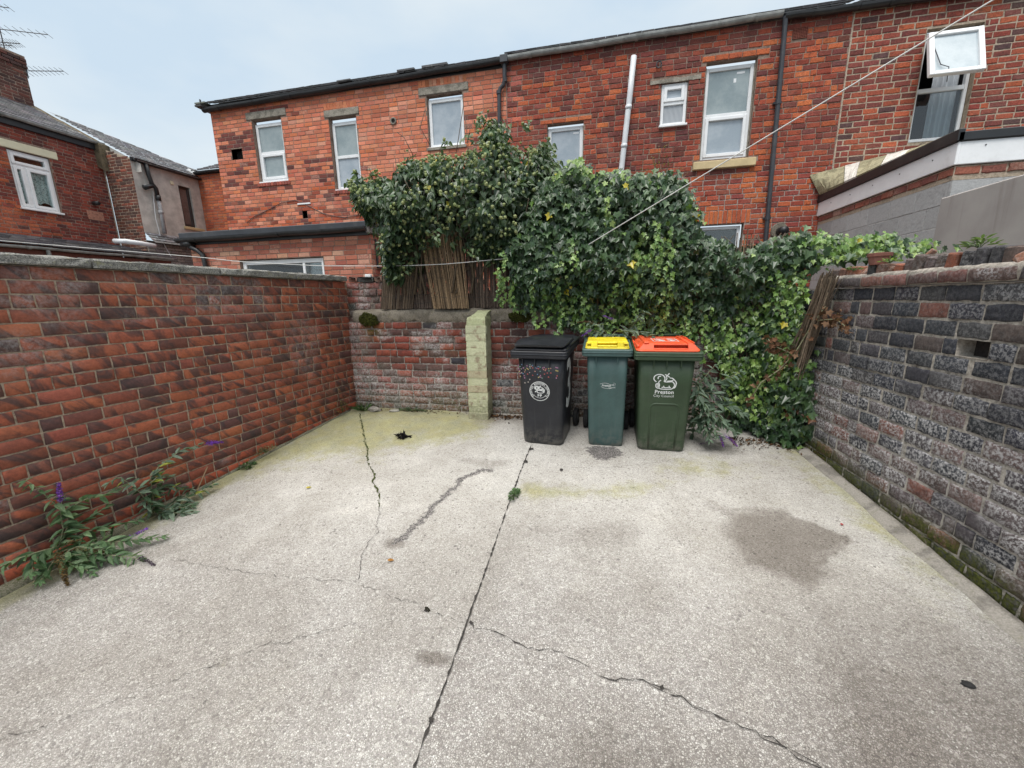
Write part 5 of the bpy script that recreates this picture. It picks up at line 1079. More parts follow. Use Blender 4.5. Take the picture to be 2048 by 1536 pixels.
# ================================================================== wheelie bins
def mat_bin(name, col, rough=0.42, scuff=0.3):
    b = NB(name); p = b.obj(); n = b.noise(p, 7, 6, 0.65); n2 = b.noise(b.vmath('MULTIPLY', p, (9.0, 9.0, 130.0)), 1.0, 5, 0.7)
    c = b.mix(b.mr(n, 0.35, 0.65), tuple(x*0.88 for x in col), tuple(x*1.10 for x in col))
    c = b.mix(b.math('MULTIPLY', b.mr(n2, 0.60, 0.72), scuff*0.5), c, tuple(min(1, x*2.2+0.03) for x in col))
    z = b.n('SeparateXYZ', 2, {0: p}); dirt = b.math('MULTIPLY', b.mr(z, 0.25, 0.0), b.mr(b.noise(p, 14, 6, 0.7), 0.4, 0.62))
    c = b.mix(b.math('MULTIPLY', dirt, 0.6), c, (0.14, 0.13, 0.11))
    sx = b.n('SeparateXYZ', 0, {0: p}); st = b.noise(b.n('CombineXYZ', 0, {0: b.math('MULTIPLY', sx, 38.0), 1: 0.0, 2: b.math('MULTIPLY', z, 2.2)}), 1.0, 4, 0.65)
    c = b.mix(b.math('MULTIPLY', b.mr(st, 0.56, 0.74), 0.14), c, (0.13, 0.13, 0.12)); c = b.mix(b.math('MULTIPLY', b.mr(b.noise(p, 3.0, 5, 0.7), 0.5, 0.7), 0.09), c, (0.17, 0.17, 0.16))
    b.set(Base_Color=c, Roughness=b.mr(n, 0.3, 0.7, rough*0.85, rough*1.25), Specular_IOR_Level=0.45)
    b.bump(b.noise(p, 240, 3, 0.6), 0.12, 0.001); return b.m
M_print = mat_plain('white_print', (0.72, 0.74, 0.73), 0.6, 0.06, 20, dirt=(0.35, 0.36, 0.35), dirt_amt=0.35)
M_tyre = mat_plain('black_rubber', (0.012, 0.012, 0.013), 0.8, 0.2, 20)
TILT = math.atan(0.095)

def rrect(x0, x1, y0, y1, z, r, n=5, front=None):
    """rounded rectangle loop at height z; front = list of (x, dy) inset points along the front edge, left to right"""
    L = []
    for cx, cy, a0 in ((x0+r, y0+r, 180), (x1-r, y0+r, 270), (x1-r, y1-r, 0), (x0+r, y1-r, 90)):
        for k in range(n): a = R(a0+90*k/(n-1)); L.append((cx+r*math.cos(a), cy+r*math.sin(a), z))
        if a0 == 180 and front: L += [(x, y0+d, z) for x, d in front]
    return L

def text_mesh(s, size, bold=0.0, spacing=1.0):
    c = bpy.data.curves.new('lettering', 'FONT'); c.body = s; c.size = size; c.align_x = 'CENTER'; c.align_y = 'CENTER'; c.offset = bold; c.space_character = spacing; c.resolution_u = 4
    o = bpy.data.objects.new('lettering', c); COL.objects.link(o); dg = bpy.context.evaluated_depsgraph_get(); dg.update()
    me = bpy.data.meshes.new_from_object(o.evaluated_get(dg)); V = np.array([v.co[:] for v in me.vertices]); F = [list(p.vertices) for p in me.polygons]
    bpy.data.objects.remove(o); bpy.data.curves.remove(c); bpy.data.meshes.remove(me); return V[:, :2], F

class Decal:
    """flat white printing laid on a bin's sloping front"""
    def __init__(s, fy): s.A = Acc(); s.fy = fy
    def put(s, V, F, m=0): V = np.asarray(V, float); s.A.add(np.column_stack([V[:, 0], [s.fy(x, z)-0.0016 for x, z in V], V[:, 1]]), F, m)
    def text(s, t, size, x, z, bold=0.0, sp=1.0, rot=0.0, sx=1.0):
        V, F = text_mesh(t, size, bold, sp); V = V*np.array([sx, 1]); c, q = math.cos(rot), math.sin(rot); V = np.column_stack([V[:, 0]*c-V[:, 1]*q, V[:, 0]*q+V[:, 1]*c]); s.put(V+np.array([x, z]), F)
    def line(s, pts, w):
        P = np.asarray(pts, float); k = len(P)
        if k > 2:     # smooth the stroke
            t = np.linspace(0, k-1, (k-1)*4+1); i = np.clip(t.astype(int), 0, k-2); f = (t-i)[:, None]
            m = np.gradient(P, axis=0); h = lambda a, b, c, d, f: (2*f**3-3*f**2+1)*a+(f**3-2*f**2+f)*c+(-2*f**3+3*f**2)*b+(f**3-f**2)*d
            P = h(P[i], P[i+1], m[i], m[i+1], f); k = len(P)
        T = np.gradient(P, axis=0); T /= np.linalg.norm(T, axis=1)[:, None]+1e-9; S_ = np.column_stack([-T[:, 1], T[:, 0]])*w/2
        s.put(np.concatenate([P+S_, P-S_]), [[i, i+1, k+i+1, k+i] for i in range(k-1)])
    def ring(s, x, z, r, w, a0=0, a1=360, n=40):
        a = np.radians(np.linspace(a0, a1, n)); s.line([(x+r*math.cos(t), z+r*math.sin(t)) for t in a], w)

LAMB = [[(0.330, 0.720), (0.255, 0.655), (0.235, 0.585), (0.255, 0.510), (0.325, 0.455), (0.420, 0.435), (0.500, 0.450), (0.560, 0.490), (0.600, 0.560), (0.605, 0.630), (0.585, 0.700)],
        [(0.385, 0.610), (0.375, 0.555), (0.415, 0.505), (0.470, 0.505)], [(0.400, 0.740), (0.430, 0.690), (0.480, 0.650)],
        [(0.585, 0.700), (0.660, 0.712), (0.760, 0.708), (0.860, 0.700), (0.920, 0.750), (0.948, 0.830), (0.925, 0.905), (0.860, 0.975), (0.760, 0.985), (0.690, 0.995), (0.570, 0.990), (0.470, 0.975), (0.430, 0.930), (0.440, 0.850), (0.430, 0.790), (0.400, 0.740)],
        [(0.770, 0.560), (0.850, 0.568), (0.905, 0.610), (0.960, 0.670), (1.000, 0.740), (0.990, 0.830), (0.975, 0.900), (0.925, 0.950)],
        [(0.620, 0.690), (0.660, 0.620), (0.675, 0.545)], [(0.600, 0.430), (0.680, 0.480), (0.760, 0.535)], [(0.740, 0.385), (0.690, 0.460), (0.630, 0.545)], [(0.690, 0.680), (0.800, 0.670), (0.870, 0.650), (0.900, 0.610)],
        [(0.395, 0.775), (0.330, 0.800), (0.320, 0.860), (0.335, 0.920), (0.390, 0.955), (0.450, 0.960)], [(0.360, 0.850), (0.410, 0.800)], [(0.370, 0.905), (0.430, 0.850)],
        [(0.520, 0.930), (0.590, 0.915), (0.650, 0.935), (0.760, 0.920), (0.830, 0.930)], [(0.585, 0.860), (0.595, 0.915)], [(0.765, 0.855), (0.785, 0.915)]]

def shear(A, k, y0=0.0):
    for V in A.V: V[:, 2] -= k*np.maximum(0, V[:, 1]-y0)*(V[:, 2] > 1.011)
def wheels(root, x, yb, mat):
    for sx in (-1, 1):
        A = Acc(); A.tube([(sx*x-0.025, yb, 0.10), (sx*x-0.018, yb, 0.10), (sx*x+0.018, yb, 0.10), (sx*x+0.025, yb, 0.10)], [0.085, 0.10, 0.10, 0.085], 22); w = A.build('wheel', M_tyre, root, smooth=False, local=True)
        A = Acc(); A.tube([(sx*x-0.028, yb, 0.10), (sx*x+0.028, yb, 0.10)], 0.05, 14); A.build('wheel_hub', M_dgrey, w, local=True)
    A = Acc(); A.tube([(-x, yb, 0.10), (x, yb, 0.10)], 0.012, 8); A.build('axle', M_dgrey, root, local=True)

def bin_body(root, b0, b1, t0, t1, zt, yf, d0, d1, m, name='bin_body', front=None, r=0.045):
    A = Acc(); lv = [(0.0, 0.90), (0.012, 0.985), (0.05, 1.0), (0.25, 1), (0.5, 1), (0.75, 1), (1.0, 1)]; L = []
    for t, s in lv:
        cx = ((b0+b1)/2)*(1-t)+((t0+t1)/2)*t; w = ((b1-b0)*(1-t)+(t1-t0)*t)*s/2; y0 = yf*t+(1-s)*0.1; y1 = d0*(1-t)+d1*t-(1-s)*0.1
        fr = [(cx+fx*w*2, dy*min(1, t*20)) for fx, dy in front] if front else None
        L.append(rrect(cx-w, cx+w, y0, y1, zt*t, r, 5, fr))
    A.loft(L, 0); o = A.build(name, m, root, smooth=True, local=True); return o
def collar(root, x0, x1, y0, y1, z0, z1, m):
    A = Acc(); r = 0.03; e = 0.008
    L = [rrect(x0+0.015, x1-0.015, y0+0.02, y1-0.02, z0-0.012, r), rrect(x0, x1, y0, y1, z0, r), rrect(x0, x1, y0, y1, z0+(z1-z0)*0.40, r), rrect(x0+e*0.5, x1-e*0.5, y0+e*0.5, y1, z0+(z1-z0)*0.44, r), rrect(x0-e*0.3, x1+e*0.3, y0-e*0.6, y1, z0+(z1-z0)*0.50, r), rrect(x0, x1, y0-e*0.3, y1, z0+(z1-z0)*0.58, r), rrect(x0, x1, y0, y1, z1-0.006, r), rrect(x0+0.006, x1-0.006, y0+0.006, y1-0.006, z1, r), rrect(x0+0.03, x1-0.03, y0+0.03, y1-0.03, z1+0.002, r)]
    A.loft(L, 0); return A.build('rim', m, root, local=True)
def bin_root(label, loc, rz=0.0):
    o = thing('wheelie_bin', label, 'wheelie bin', loc, 'wheelie bins along the back wall'); o.rotation_euler = (TILT, 0, rz); return o
def handle(root, x, y, z, m):
    A = Acc(); A.tube([(-x, y-0.05, z), (-x, y+0.05, z+0.01), (x, y+0.05, z+0.01), (x, y-0.05, z)], 0.016, 10); A.build('handle', m, root, smooth=True, local=True)

def bin_green_orange():
    root = bin_root('dark green wheelie bin with orange lid and white lamb emblem', (0.597, 3.818, 0.363))
    m = mat_bin('dark_green_plastic', (0.036, 0.062, 0.032), 0.45, 0.25); mo = mat_bin('orange_lid_plastic', (0.78, 0.105, 0.035), 0.42, 0.12)
    zt = 0.925; body = bin_body(root, -0.215, 0.212, -0.254, 0.226, zt, -0.045, 0.46, 0.60, m)
    fy = lambda x, z: -0.045*z/zt
    A = Acc()      # the arched panel pressed into the lower front
    arch = [(-0.118, 0.03), (-0.125, 0.30)]+[(-0.128+0.05*(1-math.cos(t)), 0.44+0.05*math.sin(t)) for t in np.linspace(0, math.pi/2, 7)]+[(0.09-0.05*(1-math.cos(t)) if False else 0.078+0.05*math.sin(t), 0.44+0.05*math.cos(t)) for t in np.linspace(0, math.pi/2, 7)]+[(0.124, 0.30), (0.116, 0.03)]
    A.tube([(x, fy(x, z)+0.004, z) for x, z in arch], 0.011, 8); A.build('pressed_arch', m, root, smooth=True, local=True)
    for x in (-0.13, -0.02, 0.10): 
        A = Acc(); A.box((x, -0.062, zt-0.075), (x+0.008, -0.038, zt), 0); A.build('rib', m, root, local=True)
    collar(root, -0.298, 0.276, -0.085, 0.66, 0.924, 0.992, m)
    A = Acc(); L = [rrect(-0.283, 0.247, -0.074, 0.62, 0.994, 0.05), rrect(-0.287, 0.251, -0.078, 0.62, 1.002, 0.05), rrect(-0.283, 0.247, -0.074, 0.62, 1.010, 0.05), rrect(-0.262, 0.226, -0.058, 0.61, 1.013, 0.05)]
    A.loft(L, 0)
    fr = lambda x0, x1, y0, y1, z0, z1, dx0, dx1, dy: A.loft([[(x0, y0, z0), (x1, y0, z0), (x1, y1, z0), (x0, y1, z0)], [(x0+dx0, y0+dy, z1), (x1-dx1, y0+dy, z1), (x1-dx1, y1, z1+0.022), (x0+dx0, y1, z1+0.022)]], 0)
    fr(-0.262, -0.135, -0.056, 0.60, 1.012, 1.062, 0.045, 0.0, 0.030); fr(0.150, 0.232, -0.056, 0.60, 1.012, 1.064, 0.0, 0.035, 0.030)
    fr(-0.135, 0.150, 0.012, 0.60, 1.012, 1.055, 0.0, 0.0, 0.0)
    A.box((-0.135, -0.034, 1.045), (0.150, 0.05, 1.057), 0, bev=0.003); A.box((-0.135, -0.050, 1.012), (0.150, 0.02, 1.020), 0, bev=0.003)
    for (a, b) in ((-0.255, -0.155), (0.155, 0.222)): A.box((a+0.035, 0.0, 1.060), (b-0.02, 0.58, 1.076), 0, Matrix.Rotation(R(2.0), 4, 'X'), bev=0.006)
    A.box((-0.279, -0.02, 1.015), (-0.255, 0.30, 1.045), 0, bev=0.006)
    for V in A.V: V[:, 2] -= 0.125*np.maximum(0, V[:, 1])*np.clip((V[:, 2]-1.005)/0.02, 0, 1)
    lid = A.build('lid', mo, root, local=True)
    A = Acc(); q = lambda x, y: (x, y, 1.0595+(y-0.05)*0.037-0.125*y)
    fr2 = [(-0.115, 0.15), (0.105, 0.15), (0.105, 0.42), (-0.115, 0.42), (-0.115, 0.15)]
    for (a, b) in zip(fr2[:-1], fr2[1:]): A.strip([q(*a), q((a[0]+b[0])/2, (a[1]+b[1])/2), q(*b)], 0.003)
    V, F = text_mesh('RECYCLE', 0.055, 0.002); 
    for (cx, cy, w) in ((-0.055, 0.32, 0.05), (-0.05, 0.24, 0.06), (0.05, 0.34, 0.035), (0.06, 0.26, 0.055), (0.055, 0.20, 0.03), (-0.04, 0.19, 0.04)): A.strip([q(cx-w*0.7, cy-0.01), q(cx-w*0.2, cy+0.012), q(cx+w*0.3, cy-0.006), q(cx+w*0.7, cy+0.008)], 0.009)
    A.build('lid_print', M_print, lid, local=True)
    D = Decal(fy); k = 0.000254*1000; ox, oz = -0.008, 0.712
    for st in LAMB: D.line([(ox+(x-0.655)*k, oz-(y-0.70)*k) for x, y in st], 0.0088)
    D.A.build('lamb_emblem', M_print, root, local=True)
    D = Decal(fy); D.text('Preston', 0.050, -0.016, 0.609, 0.0010, 1.06); D.A.build('lettering', M_print, root, local=True)
    D = Decal(fy); D.text('City Council', 0.033, -0.019, 0.571, 0.0, 1.05); D.A.build('lettering', M_print, root, local=True)
    wheels(root, 0.235, 0.58, m); handle(root, 0.20, 0.66, 0.99, m)
bin_green_orange()

def bin_teal_yellow():
    root = bin_root('slim blue green wheelie bin with yellow lid between two wider bins', (0.078, 3.852, 0.366))
    m = mat_bin('blue_green_plastic', (0.052, 0.098, 0.094), 0.45, 0.25); my = mat_bin('yellow_lid_plastic', (0.80, 0.64, 0.025), 0.42, 0.08)
    zt = 0.94; rec = [(-0.31, 0.0), (-0.27, 0.010), (0.22, 0.010), (0.26, 0.0)]
    bin_body(root, -0.168, 0.165, -0.198, 0.174, zt, -0.035, 0.38, 0.48, m, front=rec, r=0.03)
    fy = lambda x, z: -0.035*z/zt+0.0098
    collar(root, -0.243, 0.212, -0.068, 0.53, 0.940, 1.0, m)
    A = Acc(); L = [rrect(-0.214, 0.180, -0.046, 0.47, 1.0, 0.03), rrect(-0.216, 0.182, -0.048, 0.47, 1.008, 0.03), rrect(-0.212, 0.178, -0.044, 0.46, 1.014, 0.03)]; A.loft(L, 0)
    def blk(x0, x1, y0, y1, z0, z1, dy=0.012, rise=0.02, dx=0.004): A.loft([[(x0, y0, z0), (x1, y0, z0), (x1, y1, z0), (x0, y1, z0)], [(x0+dx, y0+dy, z1), (x1-dx, y0+dy, z1), (x1-dx, y1, z1+rise), (x0+dx, y1, z1+rise)]], 0)
    blk(-0.205, -0.165, 0.01, 0.45, 1.012, 1.050); blk(-0.165, -0.105, -0.040, 0.45, 1.012, 1.052); blk(0.072, 0.130, -0.040, 0.45, 1.012, 1.052); blk(0.130, 0.172, 0.01, 0.45, 1.012, 1.050)
    blk(-0.205, 0.172, 0.10, 0.45, 1.012, 1.058, 0.02, 0.018); blk(-0.105, 0.072, 0.05, 0.45, 1.012, 1.056, 0.02, 0.016)
    A.box((-0.205, -0.035, 1.046), (-0.165, 0.03, 1.056), 0, bev=0.003); A.box((0.130, -0.035, 1.046), (0.172, 0.03, 1.056), 0, bev=0.003); A.box((-0.105, -0.040, 1.012), (0.072, -0.02, 1.034), 0, bev=0.005); A.box((-0.105, 0.025, 1.040), (0.072, 0.10, 1.053), 0, bev=0.004)
    A.box((-0.205, -0.04, 1.012), (-0.165, -0.03, 1.024), 0, bev=0.003); A.box((0.130, -0.04, 1.012), (0.172, -0.03, 1.024), 0, bev=0.003)
    for V in A.V: V[:, 2] -= 0.125*np.maximum(0, V[:, 1])*np.clip((V[:, 2]-1.009)/0.015, 0, 1)
    A.build('lid', my, root, local=True)
    for x in (-0.118, 0.078):
        A = Acc(); A.box((x, -0.05, zt-0.07), (x+0.007, -0.02, zt), 0); A.build('rib', m, root, local=True)
    D = Decal(fy); D.text('Preston', 0.026, -0.012, 0.640, 0.0006); D.A.build('lettering', M_print, root, local=True)
    D = Decal(fy); D.text('City', 0.024, 0.040, 0.648, 0.0, rot=0.25); D.text('Council', 0.020, 0.040, 0.622, 0.0, rot=0.05); D.A.build('lettering', M_print, root, local=True)
    D = Decal(fy); D.line([(-0.072, 0.655), (-0.040, 0.664), (-0.010, 0.664), (0.022, 0.652)], 0.0025); D.line([(-0.062, 0.628), (-0.035, 0.616), (0.0, 0.611), (0.035, 0.614)], 0.0025); D.line([(0.065, 0.640), (0.070, 0.662), (0.05, 0.668)], 0.0015); D.A.build('swoosh_emblem', M_print, root, local=True)
    wheels(root, 0.215, 0.47, m); handle(root, 0.16, 0.53, 1.0, m)
bin_teal_yellow()

def bin_black():
    root = bin_root('black wheelie bin with dotted stickers and round white borough crest', (-0.5486, 3.80, 0.3615), R(-6))
    m = mat_bin('black_grey_plastic', (0.018, 0.0195, 0.0245), 0.40, 0.25)
    zt = 0.925; bin_body(root, -0.212, 0.207, -0.222, 0.232, zt, -0.045, 0.46, 0.60, m, r=0.06)
    fy = lambda x, z: -0.045*z/zt
    collar(root, -0.281, 0.270, -0.085, 0.66, 0.926, 0.990, m)
    A = Acc(); L = [rrect(-0.255, 0.262, -0.070, 0.63, 0.992, 0.05), rrect(-0.258, 0.265, -0.074, 0.63, 1.000, 0.05), rrect(-0.250, 0.257, -0.06, 0.63, 1.012, 0.05), rrect(-0.235, 0.245, -0.03, 0.62, 1.016, 0.05)]; A.loft(L, 0)
    n = 9; lo = []        # domed flap with a drooping front lip
    for t in np.linspace(0, 1, n):
        y = -0.082+t*0.70; zc = 1.046+0.022*math.sin(math.pi*min(1, t*1.2))-0.055*t**2.2; w = 0.232+0.02*math.sin(math.pi*min(1, t*1.6)); lo.append([(-w-0.006+0.02*(t < .05), y+0.004, zc-0.014), (-w, y, zc-0.005), (-w*0.7, y-0.004*(t < .05), zc+0.003), (0.004, y-0.006*(t < .05), zc+0.006), (w*0.7+0.01, y-0.004*(t < .05), zc+0.003), (w+0.012, y, zc-0.005), (w+0.016-0.02*(t < .05), y+0.004, zc-0.014), (0.004, y+0.02, zc-0.010)])
    A.loft(lo, 0); A.box((-0.20, -0.02, 1.0), (0.22, 0.60, 1.035), 0, Matrix.Rotation(R(-2), 4, 'X'))
    A.tube([(0.262, 0.10, 1.02), (0.268, 0.35, 1.012), (0.262, 0.62, 0.99)], 0.014, 8); A.tube([(-0.256, 0.10, 1.02), (-0.262, 0.35, 1.012), (-0.256, 0.62, 0.99)], 0.014, 8)
    lid = A.build('lid', m, root, smooth=False, local=True)
    for x in (-0.165, -0.045, 0.095):
        A = Acc(); A.box((x, -0.064, zt-0.08), (x+0.008, -0.040, zt), 0); A.build('rib', m, root, local=True)
    # crest
    cx, cz = -0.010, 0.583; D = Decal(fy); D.ring(cx, cz, 0.098, 0.0055, 0, 360, 56); D.ring(cx, cz, 0.071, 0.0035, -150, -30, 24); D.ring(cx, cz, 0.071, 0.003, 15, 165, 30)
    s = 'PRESTON BOROUGH COUNCIL'; n = len(s)
    for i, ch in enumerate(s):
        if ch == ' ': continue
        a = R(218-256*i/(n-1)); D.text(ch, 0.023, cx+0.084*math.cos(a), cz+0.084*math.sin(a), 0.0008, rot=a-math.pi/2)
    D.text('PP', 0.038, cx, cz-0.047, 0.0012, 1.25)
    k = 0.128
    for st in LAMB[:1]+LAMB[2:5]+LAMB[6:9]: D.line([(cx+0.002+(x-0.63)*k, cz+0.016-(y-0.72)*k) for x, y in st], 0.0075)
    D.ring(cx-0.026, cz+0.033, 0.014, 0.014, 0, 360, 16); D.line([(cx-0.045, cz-0.010), (cx-0.020, cz+0.008), (cx+0.02, cz+0.008), (cx+0.048, cz-0.005)], 0.010)
    D.A.build('crest_emblem', M_print, root, local=True)
    # dots of coloured stickers
    cols = [(0.40, 0.09, 0.08), (0.45, 0.22, 0.18), (0.10, 0.20, 0.34), (0.40, 0.32, 0.12), (0.16, 0.28, 0.23), (0.34, 0.16, 0.26), (0.34, 0.31, 0.28)]
    ms = [mat_plain('sticker_'+c, q, 0.6) for c, q in zip(('red', 'pink', 'blue', 'yellow', 'green', 'magenta', 'grey'), cols)]
    pts = [(230, 380), (217, 443), (190, 470), (168, 455), (235, 487), (205, 500), (185, 522), (260, 512), (250, 537), (187, 558), (208, 550), (226, 560), (188, 597), (240, 588), (245, 615), (245, 680), (290, 667), (313, 632), (287, 563), (315, 543), (285, 458), (326, 443), (322, 465), (345, 462), (356, 450), (325, 485), (360, 482), (432, 462), (456, 468), (436, 488), (415, 485), (398, 480), (388, 525), (456, 522), (418, 562), (490, 478), (510, 470), (500, 497), (525, 490), (540, 488), (523, 508), (568, 483), (593, 480), (570, 511), (593, 537), (547, 540), (355, 577), (562, 590), (673, 570), (662, 598), (510, 555), (457, 575), (445, 592), (430, 600), (462, 598), (478, 607), (172, 500), (178, 535)]
    D = Decal(fy); g = np.random.default_rng(9)
    for (px, py) in pts:
        x = (px-168)/(745-168)*0.435-0.212; z = 0.917-(py-358)*0.000790; a = np.linspace(0, 2*math.pi, 9)[:-1]; r = g.uniform(0.0058, 0.0075)
        D.put(np.column_stack([x+r*np.cos(a), z+r*np.sin(a)]), [list(range(8))[::-1]], int(g.integers(0, 7)))
    for (x0, z0, x1, z1, c) in ((0.153, 0.834, 0.181, 0.828, 5), (0.153, 0.803, 0.182, 0.797, 3), (-0.13, 0.815, -0.108, 0.800, 3)): D.line([(x0, z0), (x1, z1)], 0.011, ) if False else D.put([(x0, z0-0.006), (x1, z1-0.006), (x1, z1+0.006), (x0, z0+0.006)], [[0, 1, 2, 3]], c)
    o = D.A.build('dot_stickers', ms, root, local=True); o['kind'] = 'stuff'
    # painted house number on the right side
    V, F = text_mesh('3', 0.70, 0.014); V = V*np.array([0.75, 1.0]); A = Acc(); sx = lambda z: 0.207+0.025*z/zt+0.003
    A.add(np.column_stack([[sx(z+0.60) for z in V[:, 1]], 0.235+V[:, 0], 0.58+V[:, 1]]), F, 0); A.build('painted_number', M_print, root, local=True)
    wheels(root, 0.245, 0.58, m); handle(root, 0.20, 0.66, 0.98, m)
bin_black()

# ================================================================== reed screens
M_reed = mat_brick('weathered_reed', soot=(0.035, 0.028, 0.022), soot_amt=0.5, bumpy=0.3, fine=0.35, sootscale=8)
def reed_screen(label, fn, n, rad=0.0052, cols=((0.20, 0.15, 0.10), (0.145, 0.105, 0.072), (0.26, 0.20, 0.135), (0.10, 0.075, 0.055)), seed=1, wires=(0.15, 0.4, 0.65, 0.9)):
    g = np.random.default_rng(seed); b0 = fn(0.5, 0.0); root = thing('reed_screen', label, 'reed screen', tuple(b0), 'reed screens along the back wall')
    A = Acc()
    for i in range(n):
        s = (i+0.5+g.normal(0, 0.2))/n; a, b = np.array(fn(s, 0.0)), np.array(fn(s, 1.0)); L = b-a
        a = a+g.normal(0, 0.004, 3); b = a+L*g.normal(0.985, 0.02)+g.normal(0, 0.008, 3); md = (a+b)/2+g.normal(0, 0.004, 3)
        c = np.array(cols)[g.choice(len(cols))]*g.normal(1, 0.15); A.tube([a, md, b], rad*g.uniform(0.8, 1.25), 5, 0, cap=False, a=c.clip(0.01, 1), b=(0, 0, g.random()))
    A.build('reeds', M_reed, root, smooth=True)
    for w in wires:
        A = Acc(); A.tube([np.array(fn(s, w+0.01*math.sin(s*9)))+np.array([0, -0.008, 0]) for s in np.linspace(0, 1, 14)], 0.0016, 4); A.build('binding_wire', M_dgrey, root)
    return root
reed_screen('left reed screen panel beside the tall wall end, slightly leaning', lambda s, t: (-2.72+0.42*s+t*(0.17-0.02*s), 4.60+0.02*s-0.02*t, 1.725+0.95*t), 74, seed=3, cols=((0.135, 0.098, 0.068), (0.10, 0.072, 0.052), (0.175, 0.13, 0.09), (0.07, 0.052, 0.04)))
reed_screen('tilted lighter reed screen panel leaning in front of the darker screen', lambda s, t: (-1.99+0.45*s-t*(0.10-0.045*s), 4.555-0.03*t, 1.725+0.88*t), 68, seed=4, cols=((0.24, 0.165, 0.098), (0.19, 0.13, 0.078), (0.29, 0.205, 0.125), (0.125, 0.088, 0.056)))
reed_screen('long dark reed screen standing on the cement ledge under the ivy', lambda s, t: (-2.28+1.95*s, 4.635+0.01*math.sin(s*20), 1.725+t*(0.42+0.45*min(1, max(0, (s-0.12)*4)))), 300, seed=5, cols=((0.115, 0.085, 0.068), (0.085, 0.062, 0.05), (0.15, 0.115, 0.09), (0.06, 0.045, 0.036)))
reed_screen('small tuft of upright reeds poking out of ivy near the low window', lambda s, t: (1.27+0.15*s+0.01*math.sin(s*40), 4.47, 2.0+t*(0.30+0.12*math.sin(s*17)**2)), 16, seed=6, wires=(0.3,))

def reed_bundle():
    g = np.random.default_rng(12); root = thing('reed_bundle', 'collapsed bundle of old reeds leaning against the sooty wall end', 'reed bundle', (1.79, 4.05, 1.1)); A = Acc()
    for i in range(110):
        s = g.random(); top = np.array([1.80+0.03*g.normal(), 3.765+0.05*s+0.015*g.normal(), 1.95+0.03*g.normal()]); bot = np.array([1.775+0.03*g.normal(), 4.02+0.17*s, 1.05+0.32*s+0.05*g.normal()])
        t0, t1 = sorted((max(0, g.normal(0.0, 0.08)), min(1.0, g.normal(0.92, 0.12)))); a, b = top+(bot-top)*t0, top+(bot-top)*t1; c = np.array([(0.22, 0.17, 0.12), (0.16, 0.12, 0.085), (0.28, 0.22, 0.16), (0.11, 0.085, 0.062)])[g.choice(4)]*g.normal(1, 0.12)
        A.tube([a, (a+b)/2+g.normal(0, 0.012, 3), b], g.uniform(0.0035, 0.006), 5, cap=False, a=c.clip(0.01, 1), b=(0, 0, g.random()))
    A.build('reeds', M_reed, root, smooth=True)
reed_bundle()

# ================================================================== plants
def mat_leaf(name, rough=0.42, trans=0.28, spec=0.5):
    b = NB(name); a = b.attr('bcol'); p = b.pos(); n = b.noise(p, 45, 3, 0.6); c = b.mix(b.mr(n, 0.3, 0.7), b.vmath('SCALE', a, scale=0.8), b.vmath('SCALE', a, scale=1.2))
    b.set(Base_Color=c, Roughness=rough, Specular_IOR_Level=spec); t = b.t; tr = t.nodes.new('ShaderNodeBsdfTranslucent'); t.links.new(b.vmath('MULTIPLY', c, (1.3, 1.4, 0.5)), tr.inputs[0])
    ms = t.nodes.new('ShaderNodeMixShader'); ms.inputs[0].default_value = trans; t.links.new(b.b.outputs[0], ms.inputs[1]); t.links.new(tr.outputs[0], ms.inputs[2]); t.links.new(ms.outputs[0], b.o.inputs[0]); return b.m
M_ivy = mat_leaf('ivy_leaf', 0.34, 0.20, 0.6); M_leaf = mat_leaf('soft_leaf', 0.6, 0.30, 0.35); M_dead = mat_leaf('dead_leaf', 0.9, 0.15, 0.2); M_petal = mat_leaf('petal', 0.7, 0.3, 0.3)
M_bark = mat_plain('woody_stem', (0.10, 0.075, 0.05), 0.9, 0.3, 30, bump=0.4); M_gstem = mat_plain('pale_green_stem', (0.22, 0.22, 0.13), 0.8, 0.2, 20)

def half_leaf(pts, fold=0.15, droop=0.18):
    R_ = [(x, y, fold*x-droop*y*y) for x, y in pts]; L_ = [(-x, y, fold*x-droop*y*y) for x, y in pts[1:-1]]; V = R_+L_; n = len(pts)
    return np.array(V), [list(range(n)), [0, n-1]+[n+i for i in range(n-3, -1, -1)]]
T_IVY = half_leaf([(0, 0), (0.24, -0.16), (0.40, 0.02), (0.34, 0.16), (0.60, 0.40), (0.27, 0.50), (0, 1.0)], 0.22, 0.20)
T_IVY2 = half_leaf([(0, 0), (0.22, 0.04), (0.36, 0.28), (0.28, 0.58), (0.12, 0.82), (0, 1.08)], 0.32, 0.38)
T_LANCE = half_leaf([(0, 0), (0.09, 0.08), (0.19, 0.32), (0.145, 0.66), (0.05, 0.88), (0, 1.0)], 0.35, 0.35)
T_SMALL = half_leaf([(0, 0), (0.20, 0.18), (0.28, 0.45), (0.16, 0.80), (0, 1.0)], 0.2, 0.2)
T_BLADE = half_leaf([(0, 0), (0.03, 0.02), (0.028, 0.5), (0, 1.0)], 0.2, 0.35)
